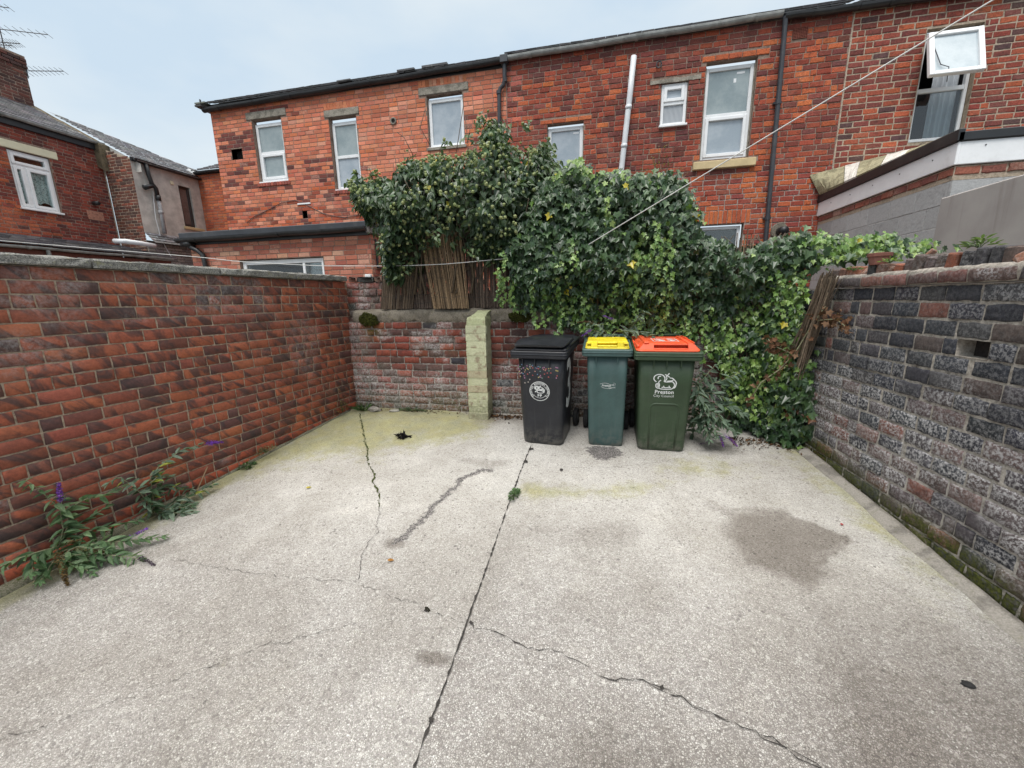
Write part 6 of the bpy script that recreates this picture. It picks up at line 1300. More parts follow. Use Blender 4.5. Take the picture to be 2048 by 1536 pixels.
def scatter(A, T, pos, nrm, tip, size, col, m=0):
    V0, F0 = T; pos = np.asarray(pos, float); N = len(pos); K = len(V0)
    nrm = nrm/np.linalg.norm(nrm, axis=1)[:, None]; tip = tip-nrm*np.sum(tip*nrm, 1)[:, None]; tip = tip/(np.linalg.norm(tip, axis=1)[:, None]+1e-9); sd = np.cross(tip, nrm)
    X = pos[:, None, :]+np.asarray(size, float)[:, None, None]*(V0[None, :, 0, None]*sd[:, None, :]+V0[None, :, 1, None]*tip[:, None, :]+V0[None, :, 2, None]*nrm[:, None, :])
    off = (np.arange(N)*K)[:, None]; F = []
    for f in F0: F.append((np.array(f)[None, :]+off))
    A.V.append(X.reshape(-1, 3)); A.A.append(np.repeat(np.asarray(col), K, 0)); A.B.append(np.tile(np.array([[0, 0, 0.5]]), (N*K, 1)))
    for f in F: A.F.append(f.astype(np.int64)+A.n); A.M.append(np.full(len(f), m))
    A.n += N*K
def in_poly_pts(poly, n, g):
    P = np.array(poly); lo, hi = P.min(0), P.max(0); out = []
    while sum(map(len, out)) < n:
        q = lo+(hi-lo)*g.random((n*2, 2)); out.append(q[in_poly(q[:, 0], q[:, 1], poly)])
    return np.concatenate(out)[:n]
def edge_dist(q, poly): return seg_dist(q[:, 0], q[:, 1], list(poly)+[poly[0]])

IVY = [(-1.05, 1.80), (-0.95, 2.10), (-1.10, 2.35), (-0.88, 2.60), (-0.70, 2.97), (-0.46, 3.12), (-0.26, 3.20), (-0.10, 3.08), (0.05, 3.06), (0.19, 3.04), (0.42, 2.98), (0.62, 3.04), (0.73, 2.92), (0.90, 2.62), (0.96, 2.44), (1.11, 2.35), (1.30, 2.27), (1.47, 2.30), (1.60, 2.38), (1.78, 2.43), (1.95, 2.40), (2.16, 2.34), (2.40, 2.36), (2.62, 2.36), (2.86, 2.26), (2.90, 2.14), (2.40, 2.12), (2.05, 2.10), (1.86, 1.95), (1.84, 1.5), (1.90, 1.0), (1.95, 0.62), (1.94, 0.34), (1.66, 0.36), (1.44, 0.42), (1.30, 0.62), (1.26, 0.95), (1.16, 1.20), (1.02, 1.34), (0.60, 1.40), (0.30, 1.48), (-0.10, 1.45), (-0.48, 1.50), (-0.62, 1.66), (-0.85, 1.66)]
def climbing_ivy():
    g = np.random.default_rng(201); root = thing('climbing_ivy', 'large glossy climbing ivy with pale new leaves covering the back corner', 'ivy', (0.6, 4.5, 0.45))
    def yf(x, z):
        b = 4.50-0.30*sstep(1.55, 2.2, z)-0.16*sstep(1.05, 1.6, x)*sstep(2.3, 1.2, z)-0.36*sstep(1.45, 1.88, x)*sstep(2.0, 1.7, z); return b-0.20*(fbm(x*2.3, z*2.3, 210)-0.5)-0.12*(fbm(x*6, z*6, 211)-0.5)+0.25*sstep(1.9, 2.6, x)*0
    A = Acc()
    for (n, d0, d1, s0, s1, T, sh) in ((4200, 0.16, 0.34, 0.07, 0.10, T_IVY, 0.6), (12500, -0.03, 0.17, 0.036, 0.088, T_IVY, 1.0)):
        q = in_poly_pts(IVY, n, g); x, z = q[:, 0], q[:, 1]; e = edge_dist(q, IVY); keep = (g.random(n) < sstep(-0.02, 0.10, e+0.10*(fbm(x*9, z*9, 214)-0.45)))
        hole = (fbm(x*3.4, z*3.4, 213, 3) > 0.665) & (g.random(n) < 0.8*(z > 1.2)) & (d0 < 0); keep &= ~hole; keep &= ~((np.abs(x-1.32) < 0.11) & (z > 2.02) & (g.random(n) < 0.85))
        q, x, z, e = q[keep], x[keep], z[keep], e[keep]; n = len(q)
        y = yf(x, z)+g.uniform(d0, d1, n)+0.10*sstep(0.15, 0.0, e)*(z > 2.2)
        nr = np.column_stack([g.normal(0, 0.42, n), -np.ones(n), 0.45+g.normal(0, 0.40, n)+0.5*sstep(0.12, 0.0, e)*(z > 2.0)]); tp = np.column_stack([g.normal(0, 0.55, n), -0.15+g.normal(0, 0.2, n), -np.ones(n)])
        new = (fbm(x*2.7, z*2.2, 215, 4)-0.52)*3.4+0.5*sstep(1.9, 1.45, z)+1.0*np.exp(-((z-3.05)/0.10)**2)*(x < 0.8)+0.6*((x > 1.85) & (z > 2.1))-0.7*(x < -0.55)*(z > 1.9); new = (g.random(n) < np.clip(new+0.06, 0.03, 0.85)) & (d0 < 0)
        dk = np.array([(0.040, 0.082, 0.034), (0.054, 0.102, 0.040), (0.074, 0.128, 0.052), (0.030, 0.062, 0.028)])[g.integers(0, 4, n)]; nw = np.array([(0.13, 0.235, 0.050), (0.19, 0.30, 0.075), (0.095, 0.175, 0.045), (0.26, 0.36, 0.11)])[g.integers(0, 4, n)]
        c = np.where(new[:, None], nw, dk)*g.normal(1, 0.14, (n, 1)).clip(0.6, 1.5); r = g.random(n); c[r < 0.003] = (0.48, 0.40, 0.03)
        dead = (fbm(x*4, z*4, 218) > 0.72) & (g.random(n) < 0.12) & (x > 0.9); c[dead] = np.array([0.13, 0.06, 0.03])
        sz = np.where(new, g.uniform(s0*0.85, s1*0.72, n), g.uniform(s0, s1, n)); scatter(A, T, np.column_stack([x, y, z]), nr, tp, sz, c)
    # leaves that spill onto the top and the back so the mass reads from the side too
    n = 1800; q = in_poly_pts([(-0.9, 2.2), (-0.5, 3.0), (0.7, 2.95), (1.0, 2.3), (1.8, 2.35), (1.8, 2.0), (-0.9, 1.95)], n, g); y = 4.75+0.12*g.random(n)
    scatter(A, T_IVY, np.column_stack([q[:, 0], y, q[:, 1]]), np.column_stack([g.normal(0, .4, n), np.ones(n), 0.5+g.normal(0, .3, n)]), np.column_stack([g.normal(0, .5, n), np.zeros(n), -np.ones(n)]), g.uniform(0.06, 0.09, n), np.tile([(0.025, 0.052, 0.027)], (n, 1))*g.normal(1, .15, (n, 1)))
    # trailing shoots of small pale leaves
    for (x0, z0, dx, L) in ((-0.95, 2.05, -0.02, .36), (-0.75, 1.95, .05, .42), (-0.45, 1.95, .02, .55), (-0.2, 1.85, .03, .42), (0.1, 1.95, -.02, .52), (0.35, 1.9, .02, .50), (0.62, 1.9, 0, .55), (0.85, 1.8, .03, .5), (1.05, 1.7, .02, .55), (1.25, 1.6, .02, .6), (1.5, 1.2, .02, .6), (-0.6, 1.75, -.05, .25), (0.5, 2.5, 0.02, .5), (0.62, 2.45, .0, .55), (1.6, 2.0, .03, .4), (-0.3, 2.4, .03, .3), (-1.0, 2.3, -.03, .5), (-1.06, 2.1, -.05, .35)):
        k = int(L/0.017); t = np.linspace(0, 1, k); x = x0+dx*t+0.02*np.sin(t*9+x0*7)+g.normal(0, .022, k); z = z0-L*t; y = yf(x, z)-0.05-0.05*t
        A.tube(np.column_stack([x0+dx*t+0.02*np.sin(t*9+x0*7), y+0.015, z]), 0.0028, 5, 1)
        scatter(A, T_IVY, np.column_stack([x, y, z]), np.column_stack([g.normal(0, .5, k), -np.ones(k), .5+g.normal(0, .3, k)]), np.column_stack([g.normal(0, .8, k), np.zeros(k)-.2, -np.ones(k)]), g.uniform(.030, .056, k), np.array([(0.16, 0.27, 0.06), (0.22, 0.33, 0.09), (0.10, 0.19, 0.05)])[g.integers(0, 3, k)]*g.normal(1, .12, (k, 1)))
    A.build('leaves', [M_ivy, M_bark], root)
    A = Acc()
    for i in range(26):
        x0 = g.uniform(-0.5, 1.9); z0 = 0.45 if x0 > 1.35 else 1.75; pts = [(x0+0.12*math.sin(k*1.3+i)+0.3*(k/6)*g.normal(0, .4), 4.52+0.02*g.normal(), z0+(2.4-z0)*k/6) for k in range(7)]; A.tube(pts, np.linspace(0.012, 0.004, 7), 6)
    A.build('stems', M_bark, root, smooth=True)
climbing_ivy()

BUSH = [(-2.93, 3.10), (-2.88, 3.24), (-2.80, 3.38), (-2.68, 3.28), (-2.50, 3.30), (-2.27, 3.38), (-2.15, 3.52), (-2.03, 3.45), (-1.90, 3.56), (-1.70, 3.50), (-1.51, 3.52), (-1.36, 3.55), (-1.33, 3.82), (-1.20, 3.90), (-1.06, 3.80), (-0.98, 3.56), (-0.90, 3.36), (-0.78, 3.52), (-0.64, 3.54), (-0.56, 3.34), (-0.46, 3.12), (-0.50, 2.80), (-0.60, 2.40), (-0.85, 2.14), (-1.11, 2.17), (-1.39, 2.30), (-1.66, 2.42), (-1.98, 2.40), (-2.20, 2.26), (-2.36, 2.02), (-2.60, 2.06), (-2.58, 2.50), (-2.70, 2.70), (-2.86, 2.86)]
BUSH = [(x, z if z < 2.9 else 2.9+(z-2.9)*0.80) for x, z in BUSH]
def flowering_bush():
    g = np.random.default_rng(203); root = thing('flowering_ivy_bush', 'bushy dark mature ivy with round pale green flower heads above reed screen', 'bush', (-1.7, 4.65, 1.9))
    A = Acc(); N = 12500; q = in_poly_pts(BUSH, N, g); e = edge_dist(q, BUSH); th = 0.62*np.sqrt(np.clip(e/0.45, 0.02, 1)); r = g.random(N)**0.45*np.where(g.random(N) < 0.72, -1, 1)
    lump = 0.28*(fbm(q[:, 0]*2.8, q[:, 1]*2.8, 220, 3)-0.5); y = 4.68+th*r+lump*0.8
    dens = fbm(q[:, 0]*3.0+y*1.5, q[:, 1]*3.0, 222, 3); keep = (g.random(N) < np.clip(1.2-sstep(0.50, 0.62, dens)*1.0*(y < 4.75), 0.08, 1)) & (g.random(N) < sstep(-0.01, 0.09, e+0.22*(fbm(q[:, 0]*6, q[:, 1]*6, 224)-0.52)))
    q, y, e, r = q[keep], y[keep], e[keep], r[keep]; n = len(q); x, z = q[:, 0], q[:, 1]
    sdv = np.sign(r)
    nr = np.column_stack([g.normal(0, .55, n), sdv*0.8+g.normal(0, .35, n), 0.75+g.normal(0, .45, n)]); tp = np.column_stack([g.normal(0, .7, n), 0.35*sdv+g.normal(0, .3, n), -0.9+g.normal(0, .4, n)])
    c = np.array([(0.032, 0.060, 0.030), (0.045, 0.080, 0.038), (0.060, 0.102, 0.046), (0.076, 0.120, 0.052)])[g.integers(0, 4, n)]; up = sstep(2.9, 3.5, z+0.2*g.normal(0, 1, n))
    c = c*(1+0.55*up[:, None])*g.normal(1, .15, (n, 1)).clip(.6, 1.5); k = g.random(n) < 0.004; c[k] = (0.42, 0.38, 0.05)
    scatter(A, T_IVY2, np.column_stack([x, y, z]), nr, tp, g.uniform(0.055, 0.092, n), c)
    n = 5200; q2 = in_poly_pts(BUSH, n, g); e2 = edge_dist(q2, BUSH); k = e2 > 0.11; q2 = q2[k]; n = len(q2)     # inner leaves, shade of the gaps put into their darker green
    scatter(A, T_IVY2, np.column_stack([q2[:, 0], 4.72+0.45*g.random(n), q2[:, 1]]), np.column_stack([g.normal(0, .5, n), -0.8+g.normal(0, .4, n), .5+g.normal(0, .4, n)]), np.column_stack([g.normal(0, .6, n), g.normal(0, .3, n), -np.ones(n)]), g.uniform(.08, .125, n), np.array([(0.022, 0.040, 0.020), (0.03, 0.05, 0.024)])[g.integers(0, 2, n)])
    sprigs = []; Bp = np.array(BUSH)       # loose flowering shoots breaking the outline
    for i in range(130):
        k = g.integers(0, len(Bp)); a, b = Bp[k], Bp[(k+1) % len(Bp)]; o = a+(b-a)*g.random(); ct = np.array([-1.7, 2.7]); d = o-ct; d /= np.linalg.norm(d); d = d+np.array([g.normal(0, .5), 0.55 if o[1] > 2.6 else -0.5]); d /= np.linalg.norm(d); L = g.uniform(-0.05, 0.06); o = o-d*0.10; y0 = 4.60+g.normal(0, .22); m = int(10+L*60); t = g.random(m)
        pp = np.column_stack([o[0]+d[0]*(L+.1)*t+g.normal(0, .026, m), y0+g.normal(0, .035, m), o[1]+d[1]*(L+.1)*t+g.normal(0, .026, m)])
        scatter(A, T_IVY2, pp, np.column_stack([g.normal(0, .6, m), -0.6+g.normal(0, .4, m), .8+g.normal(0, .4, m)]), np.column_stack([d[0]+g.normal(0, .7, m), g.normal(-.2, .4, m), -.7+g.normal(0, .4, m)]), g.uniform(.042, .075, m), np.array([(0.050, 0.090, 0.038), (0.070, 0.115, 0.046), (0.10, 0.15, 0.06)])[g.integers(0, 3, m)]*g.normal(1, .14, (m, 1)))
        A.tube([(o[0], y0, o[1]), (o[0]+d[0]*(L+.11), y0, o[1]+d[1]*(L+.11))], 0.0025, 4, 1)
        for j in range(g.integers(0, 4)): sprigs.append((o[0]+d[0]*(L+.1)+g.normal(0, .025), y0-.02+g.normal(0, .02), o[1]+d[1]*(L+.1)+g.normal(0, .025)))
    A.build('leaves', [M_ivy, M_bark], root)
    A = Acc()
    for i in range(60):      # woody stems rising through the bush
        x0 = g.uniform(-2.4, -0.7); x1 = x0*1.0+g.normal(0, .3); z1 = g.uniform(2.7, 3.4); x1 = np.clip(x1, -2.75, -0.55)
        A.tube([(x0, 4.7+g.normal(0, .08), 1.9), ((x0+x1)/2+.05*g.normal(), 4.66+g.normal(0, .1), 2.4), (x1, 4.6+g.normal(0, .25), z1)], [0.014, 0.010, 0.004], 6)
    for (pts) in ([(-1.62, 4.5, 3.3), (-1.56, 4.5, 3.55), (-1.50, 4.52, 3.85), (-1.51, 4.52, 4.0)], [(-1.46, 4.5, 3.3), (-1.46, 4.5, 3.5), (-1.48, 4.5, 3.75)], [(-1.9, 4.5, 3.5), (-2.0, 4.5, 3.68), (-1.93, 4.5, 3.85)], [(-2.1, 4.5, 3.4), (-2.2, 4.5, 3.6), (-2.28, 4.5, 3.66)]): A.tube(pts, 0.004, 5)
    A.build('stems', M_bark, root, smooth=True)
    # flower heads: little spheres of knobs in loose clusters
    A = Acc(); ph = (1+5**.5)/2; ico = np.array([(-1, ph, 0), (1, ph, 0), (-1, -ph, 0), (1, -ph, 0), (0, -1, ph), (0, 1, ph), (0, -1, -ph), (0, 1, -ph), (ph, 0, -1), (ph, 0, 1), (-ph, 0, -1), (-ph, 0, 1)]); ico /= np.linalg.norm(ico[0])
    fi = [(0, 11, 5), (0, 5, 1), (0, 1, 7), (0, 7, 10), (0, 10, 11), (1, 5, 9), (5, 11, 4), (11, 10, 2), (10, 7, 6), (7, 1, 8), (3, 9, 4), (3, 4, 2), (3, 2, 6), (3, 6, 8), (3, 8, 9), (4, 9, 5), (2, 4, 11), (6, 2, 10), (8, 6, 7), (9, 8, 1)]
    q = in_poly_pts(BUSH, 900, g); e = edge_dist(q, BUSH); w = (fbm(q[:, 0]*3, q[:, 1]*3, 226)-0.36)*2.2+0.5*sstep(3.0, 3.4, q[:, 1]); q = q[g.random(900) < np.clip(w, 0.05, 0.9)]; e = edge_dist(q, BUSH)
    heads = [(x, 4.68-0.64*math.sqrt(min(max(ee/0.45, 0.02), 1))-0.03+0.25*(float(fbm(x*2.8, z*2.8, 220, 3))-0.5), z) for (x, z), ee in zip(q, e)]+sprigs
    for (x, y, z) in heads:
        s = g.uniform(0.012, 0.020); c = np.array([(0.29, 0.34, 0.15), (0.36, 0.39, 0.19), (0.23, 0.28, 0.12)])[g.integers(0, 3)]
        jit = ico*(s*g.normal(1, 0.10, (12, 1))); A.add(np.array([x, y+g.normal(0, .02), z])+jit, [list(f) for f in fi], 0, a=c)
        d = ico*s*1.08
        for v in d[::2]: A.add(np.array([x, y, z])+v+np.array([(0, 0, .004), (.0035, 0, -.002), (-.0035, 0, -.002), (0, -.004, 0)]), [[0, 1, 3], [0, 3, 2], [1, 2, 3]], 0, a=c*1.25)
    A.build('flower_heads', M_leaf, root)
flowering_bush()

def spike(name, pts, r, cols, root, g, n=230):
    """a buddleia flower head: a tapering cone of tiny florets along a curve"""
    A = Acc(); P = np.array(pts, float); t = g.random(n)**0.85; i = np.clip((t*(len(P)-1)).astype(int), 0, len(P)-2); f = (t*(len(P)-1)-i)[:, None]; c0 = P[i]*(1-f)+P[i+1]*f
    d = g.normal(size=(n, 3)); d /= np.linalg.norm(d, axis=1)[:, None]; rr = r*(1-0.75*t)*np.sqrt(g.random(n)); pos = c0+d*rr[:, None]
    scatter(A, T_SMALL, pos, d+0.4*g.normal(size=(n, 3)), g.normal(size=(n, 3)), g.uniform(0.007, 0.013, n), np.array(cols)[g.integers(0, len(cols), n)]*g.normal(1, .15, (n, 1)))
    return A.build(name, M_petal, root)
PURPLE = [(0.20, 0.07, 0.44), (0.30, 0.12, 0.56), (0.13, 0.045, 0.32)]; DULL = [(0.07, 0.045, 0.085), (0.10, 0.07, 0.11), (0.05, 0.04, 0.05)]; SEED = [(0.12, 0.075, 0.028), (0.17, 0.11, 0.045), (0.08, 0.05, 0.022)]
def buddleia(label, base, stems, leafcol, size, seed, group='self sown buddleia bushes', yellow=0.0, dens=1.0):
    g = np.random.default_rng(seed); root = thing('buddleia', label, 'buddleia', base, group); A = Acc(); Bk = Acc()
    for st in stems:
        P = np.array(st, float); L = np.concatenate([[0], np.cumsum(np.linalg.norm(np.diff(P, axis=0), axis=1))]); k = max(3, int(L[-1]/(0.034/dens))); t = np.linspace(0, L[-1], k+1)
        C = np.column_stack([np.interp(t, L, P[:, i]) for i in range(3)]); Bk.tube(C+g.normal(0, .002, C.shape), np.linspace(0.0042, 0.0018, k+1), 5)
        for j in range(1, k+1):
            T_ = C[min(j+1, k)]-C[j-1]; T_ /= np.linalg.norm(T_)+1e-9; sd = np.cross(T_, [0, 0, 1.0]); sd /= np.linalg.norm(sd)+1e-9; up = np.cross(sd, T_)
            if j % 2: sd, up = up, -sd
            s = size*(0.55+0.55*math.sin(math.pi*min(1, 0.25+0.75*j/k)))*g.uniform(.8, 1.2)
            for sg in (-1, 1):
                tip = sg*sd*0.9+T_*0.75+np.array([0, 0, -0.25])+g.normal(0, .22, 3); nn = np.array([0, -0.35, 1.0])+g.normal(0, .3, 3)
                c = np.array(leafcol)[g.integers(0, len(leafcol))]*g.normal(1, .13)
                if g.random() < yellow: c = np.array([0.34, 0.36, 0.075])*g.normal(1, .1)
                scatter(A, T_LANCE, [C[j]], np.array([nn]), np.array([tip]), [s], [c.clip(0.005, 1)])
        for q in range(3):
            tip = T_+g.normal(0, .45, 3); scatter(A, T_LANCE, [C[-1]], np.array([[0, -.4, 1.0]])+g.normal(0, .3, (1, 3)), np.array([tip]), [size*.6], [np.array(leafcol)[0]*1.2])
    A.build('leaves', M_leaf, root); Bk.build('stems', M_gstem, root, smooth=True); return root, g
GREEN = [(0.105, 0.18, 0.088), (0.135, 0.215, 0.108), (0.08, 0.142, 0.072), (0.17, 0.245, 0.135)]; GREYG = [(0.165, 0.225, 0.165), (0.20, 0.26, 0.20), (0.12, 0.175, 0.12)]
rt, g_ = buddleia('largest buddleia at the left wall foot with long brown seed head', (-3.45, 1.57, 0.15), [
    [(-3.42, 1.57, 0.16), (-3.37, 1.56, 0.28), (-3.36, 1.61, 0.40), (-3.36, 1.62, 0.53), (-3.36, 1.64, 0.60)], [(-3.37, 1.58, 0.30), (-3.38, 1.66, 0.45), (-3.38, 1.63, 0.56), (-3.38, 1.60, 0.63), (-3.39, 1.57, 0.71), (-3.39, 1.53, 0.79)],
    [(-3.38, 1.60, 0.35), (-3.38, 1.69, 0.40), (-3.37, 1.75, 0.41), (-3.36, 1.85, 0.44)], [(-3.38, 1.62, 0.50), (-3.37, 1.75, 0.55), (-3.36, 1.82, 0.53), (-3.35, 1.96, 0.54)], [(-3.36, 1.57, 0.32), (-3.33, 1.49, 0.35), (-3.34, 1.41, 0.36), (-3.35, 1.30, 0.36)],
    [(-3.36, 1.58, 0.30), (-3.33, 1.70, 0.35), (-3.32, 1.81, 0.31), (-3.28, 1.96, 0.28)], [(-3.36, 1.57, 0.28), (-3.22, 1.70, 0.28), (-3.12, 1.80, 0.24), (-2.99, 1.90, 0.22)], [(-3.34, 1.56, 0.26), (-3.16, 1.64, 0.24), (-3.02, 1.70, 0.20), (-2.92, 1.71, 0.19)],
    [(-3.36, 1.56, 0.25), (-3.22, 1.55, 0.22), (-3.10, 1.56, 0.17)], [(-3.38, 1.55, 0.24), (-3.32, 1.48, 0.22), (-3.28, 1.42, 0.20)], [(-3.37, 1.56, 0.24), (-3.28, 1.60, 0.30), (-3.20, 1.62, 0.30), (-3.12, 1.66, 0.26)], [(-3.38, 1.54, 0.26), (-3.38, 1.46, 0.30), (-3.30, 1.40, 0.26)], [(-3.36, 1.56, 0.26), (-3.22, 1.60, 0.20), (-3.08, 1.66, 0.19)]], GREEN, 0.078, 301, dens=1.1)
spike('flower_spike', [(-3.36, 1.64, 0.60), (-3.36, 1.64, 0.66), (-3.36, 1.65, 0.72)], 0.028, PURPLE, rt, g_); spike('flower_spike', [(-2.94, 1.71, 0.20), (-2.87, 1.71, 0.19), (-2.79, 1.70, 0.17)], 0.024, DULL, rt, g_, 160); spike('flower_spike', [(-3.12, 1.80, 0.27), (-3.07, 1.83, 0.29), (-3.03, 1.86, 0.31)], 0.018, PURPLE, rt, g_, 70)
spike('seed_head', [(-3.25, 1.50, 0.34), (-3.21, 1.49, 0.26), (-3.17, 1.47, 0.20), (-3.14, 1.46, 0.155)], 0.034, SEED, rt, g_, 520); spike('seed_head', [(-3.25, 1.58, 0.31), (-3.18, 1.62, 0.28), (-3.12, 1.66, 0.25)], 0.018, SEED, rt, g_, 120); spike('seed_head', [(-3.3, 1.58, 0.34), (-3.26, 1.63, 0.34)], 0.018, SEED, rt, g_, 80)
rt, g_ = buddleia('greyish buddleia with yellowing leaves farther along the left wall', (-3.38, 2.12, 0.20), [
    [(-3.36, 2.12, 0.22), (-3.30, 2.05, 0.40), (-3.29, 1.99, 0.54), (-3.30, 1.93, 0.64), (-3.31, 1.87, 0.62)], [(-3.35, 2.12, 0.25), (-3.31, 2.12, 0.56), (-3.30, 2.23, 0.62), (-3.29, 2.34, 0.67), (-3.27, 2.48, 0.67)], [(-3.35, 2.12, 0.25), (-3.32, 2.12, 0.40), (-3.31, 2.18, 0.44), (-3.30, 2.26, 0.38), (-3.28, 2.36, 0.32)],
    [(-3.34, 2.12, 0.22), (-3.24, 2.16, 0.27), (-3.16, 2.25, 0.24)], [(-3.34, 2.13, 0.22), (-3.27, 2.23, 0.29), (-3.24, 2.41, 0.29), (-3.22, 2.50, 0.30)], [(-3.33, 2.12, 0.24), (-3.20, 2.15, 0.24), (-3.10, 2.22, 0.22)], [(-3.31, 2.10, 0.50), (-3.28, 2.15, 0.54), (-3.27, 2.22, 0.50)], [(-3.34, 2.14, 0.24), (-3.26, 2.2, 0.25), (-3.20, 2.3, 0.23)]], GREYG+[(0.075, 0.13, 0.07)], 0.075, 302, yellow=0.13, dens=1.25)
spike('flower_spike', [(-3.27, 2.55, 0.66), (-3.265, 2.61, 0.645), (-3.26, 2.69, 0.62)], 0.030, [(0.16, 0.045, 0.42), (0.22, 0.07, 0.50)], rt, g_)
A_ = Acc(); A_.tube([(-3.31, 2.40, 0.24), (-3.30, 2.47, 0.34), (-3.29, 2.54, 0.45)], 0.005, 6); A_.build('dead_stick', mat_plain('bare_twig', (0.30, 0.20, 0.12), 0.9), rt)
rt, g_ = buddleia('arching grey green buddleia beside the orange lidded bin', (0.96, 4.15, 0.40), [
    [(0.95, 4.15, 0.42), (0.93, 4.08, 0.70), (0.90, 4.0, 0.95), (0.93, 3.98, 1.12)], [(0.92, 4.02, 1.0), (0.91, 3.90, 0.92), (1.02, 3.86, 0.68), (1.10, 3.83, 0.54)], [(0.93, 4.05, 0.85), (1.05, 4.0, 1.0), (1.18, 4.0, 1.06), (1.28, 4.0, 1.12)], [(0.94, 4.05, 0.80), (1.10, 3.96, 0.82), (1.22, 3.95, 0.79), (1.34, 3.95, 0.72)],
    [(0.95, 4.08, 0.60), (1.05, 3.95, 0.68), (1.16, 3.92, 0.64), (1.26, 3.9, 0.56)], [(0.95, 4.08, 0.60), (0.98, 3.92, 0.70), (1.0, 3.88, 0.60), (1.02, 3.84, 0.50)], [(0.93, 4.04, 0.90), (1.05, 3.98, 0.92), (1.15, 3.95, 0.88)], [(0.93, 4.0, 0.85), (0.95, 3.9, 0.80), (1.08, 3.86, 0.74), (1.18, 3.85, 0.62)], [(0.92, 4.02, 0.95), (0.98, 3.98, 1.08), (1.05, 3.98, 1.18)], [(0.94, 4.04, 0.70), (1.0, 3.9, 0.58), (1.12, 3.86, 0.52)]], [(0.13, 0.185, 0.135), (0.17, 0.23, 0.17), (0.095, 0.145, 0.10)], 0.092, 303, dens=1.1)
for P_ in ([(1.11, 3.82, 0.54), (1.13, 3.82, 0.49), (1.145, 3.82, 0.445)], [(1.16, 3.82, 0.55), (1.21, 3.82, 0.51), (1.265, 3.82, 0.455)]): spike('flower_spike', P_, 0.024, PURPLE+[(0.16, 0.08, 0.06)], rt, g_, 170)
spike('flower_spike', [(1.02, 3.83, 0.49), (0.98, 3.83, 0.465), (0.94, 3.83, 0.45)], 0.014, DULL, rt, g_, 80)
rt, g_ = buddleia('slender buddleia sprays showing above the yellow lid', (0.18, 4.40, 0.43), [
    [(0.18, 4.40, 0.45), (0.16, 4.33, 1.0), (0.08, 4.25, 1.42), (-0.02, 4.2, 1.55), (-0.10, 4.2, 1.57)], [(0.17, 4.35, 0.9), (0.20, 4.25, 1.40), (0.30, 4.2, 1.50), (0.42, 4.18, 1.46), (0.50, 4.18, 1.42)], [(0.17, 4.35, 0.9), (0.28, 4.28, 1.45), (0.36, 4.22, 1.62), (0.42, 4.2, 1.67)], [(0.16, 4.3, 1.1), (0.10, 4.22, 1.42), (0.16, 4.2, 1.50), (0.26, 4.17, 1.49)], [(0.16, 4.3, 1.2), (0.02, 4.22, 1.46), (-0.1, 4.2, 1.50)]], GREYG, 0.115, 304, dens=0.8)
spike('flower_spike', [(-0.10, 4.17, 1.50), (-0.14, 4.16, 1.47), (-0.19, 4.15, 1.435)], 0.022, PURPLE, rt, g_, 170); spike('flower_spike', [(0.12, 4.17, 1.60), (0.07, 4.17, 1.62), (0.02, 4.17, 1.64)], 0.020, PURPLE, rt, g_, 130); spike('seed_head', [(-0.08, 4.18, 1.57), (-0.16, 4.18, 1.585), (-0.25, 4.18, 1.575)], 0.018, [(0.16, 0.085, 0.05), (0.11, 0.06, 0.035)], rt, g_, 150)

def weed(label, base, n, size, spread, cols, T=T_SMALL, seed=1, up=0.5, group='weeds in the yard'):
    g = np.random.default_rng(seed); root = thing('weed', label, 'weed', base, group); A = Acc(); b = np.array(base); a = g.random(n)*2*math.pi; r = np.sqrt(g.random(n)); sp = np.array(spread)
    pos = b+np.column_stack([sp[0]*r*np.cos(a), sp[1]*r*np.sin(a), sp[2]*g.random(n)*(1.1-r)]); tip = np.column_stack([np.cos(a), np.sin(a), np.full(n, up)])+g.normal(0, .35, (n, 3)); nn = np.column_stack([-np.cos(a)*up, -np.sin(a)*up, np.ones(n)])+g.normal(0, .3, (n, 3))
    scatter(A, T, pos, nn, tip, g.uniform(size*.6, size*1.3, n), np.array(cols)[g.integers(0, len(cols), n)]*g.normal(1, .15, (n, 1)))
    for i in range(0, n, 3): A.tube([b+(0, 0, -0.01), (b+pos[i])/2+(0, 0, .005), pos[i]], 0.0014, 4, 0, a=(0.10, 0.13, 0.06))
    A.build('leaves', M_leaf, root); return root
WG = [(0.075, 0.14, 0.05), (0.10, 0.18, 0.065), (0.055, 0.10, 0.04)]
weed('low green weed growing from the joint in the middle of the concrete', (-0.645, 2.86, 0.277), 170, 0.020, (0.035, 0.095, 0.035), WG, seed=11)
weed('small green weed sprouting at the foot of the left brick wall', (-3.30, 2.92, 0.285), 60, 0.035, (0.05, 0.07, 0.05), WG, seed=12)
weed('wispy pale weed on the left wall above the small green one', (-3.26, 3.12, 0.36), 70, 0.022, (0.05, 0.11, 0.11), [(0.20, 0.19, 0.10), (0.14, 0.15, 0.07)], seed=13)
weed('tuft of grass blades in the corner beside the rubble', (-3.02, 4.46, 0.425), 46, 0.13, (0.07, 0.04, 0.01), WG, T_BLADE, 14, 1.6)
weed('dry yellowish weed climbing the far end of the left wall', (-3.20, 4.28, 0.46), 60, 0.03, (0.05, 0.10, 0.32), [(0.22, 0.18, 0.08), (0.15, 0.13, 0.06)], seed=15)
weed('flat green weed along the foot of the back wall', (-2.36, 4.52, 0.435), 160, 0.022, (0.22, 0.035, 0.05), [(0.05, 0.09, 0.04), (0.08, 0.13, 0.055)], seed=16)
weed('leafy weed growing on top of the sooty right wall', (2.03, 2.80, 2.06), 44, 0.04, (0.06, 0.07, 0.06), [(0.12, 0.18, 0.085), (0.16, 0.22, 0.11)], T_LANCE, 17, 0.9)
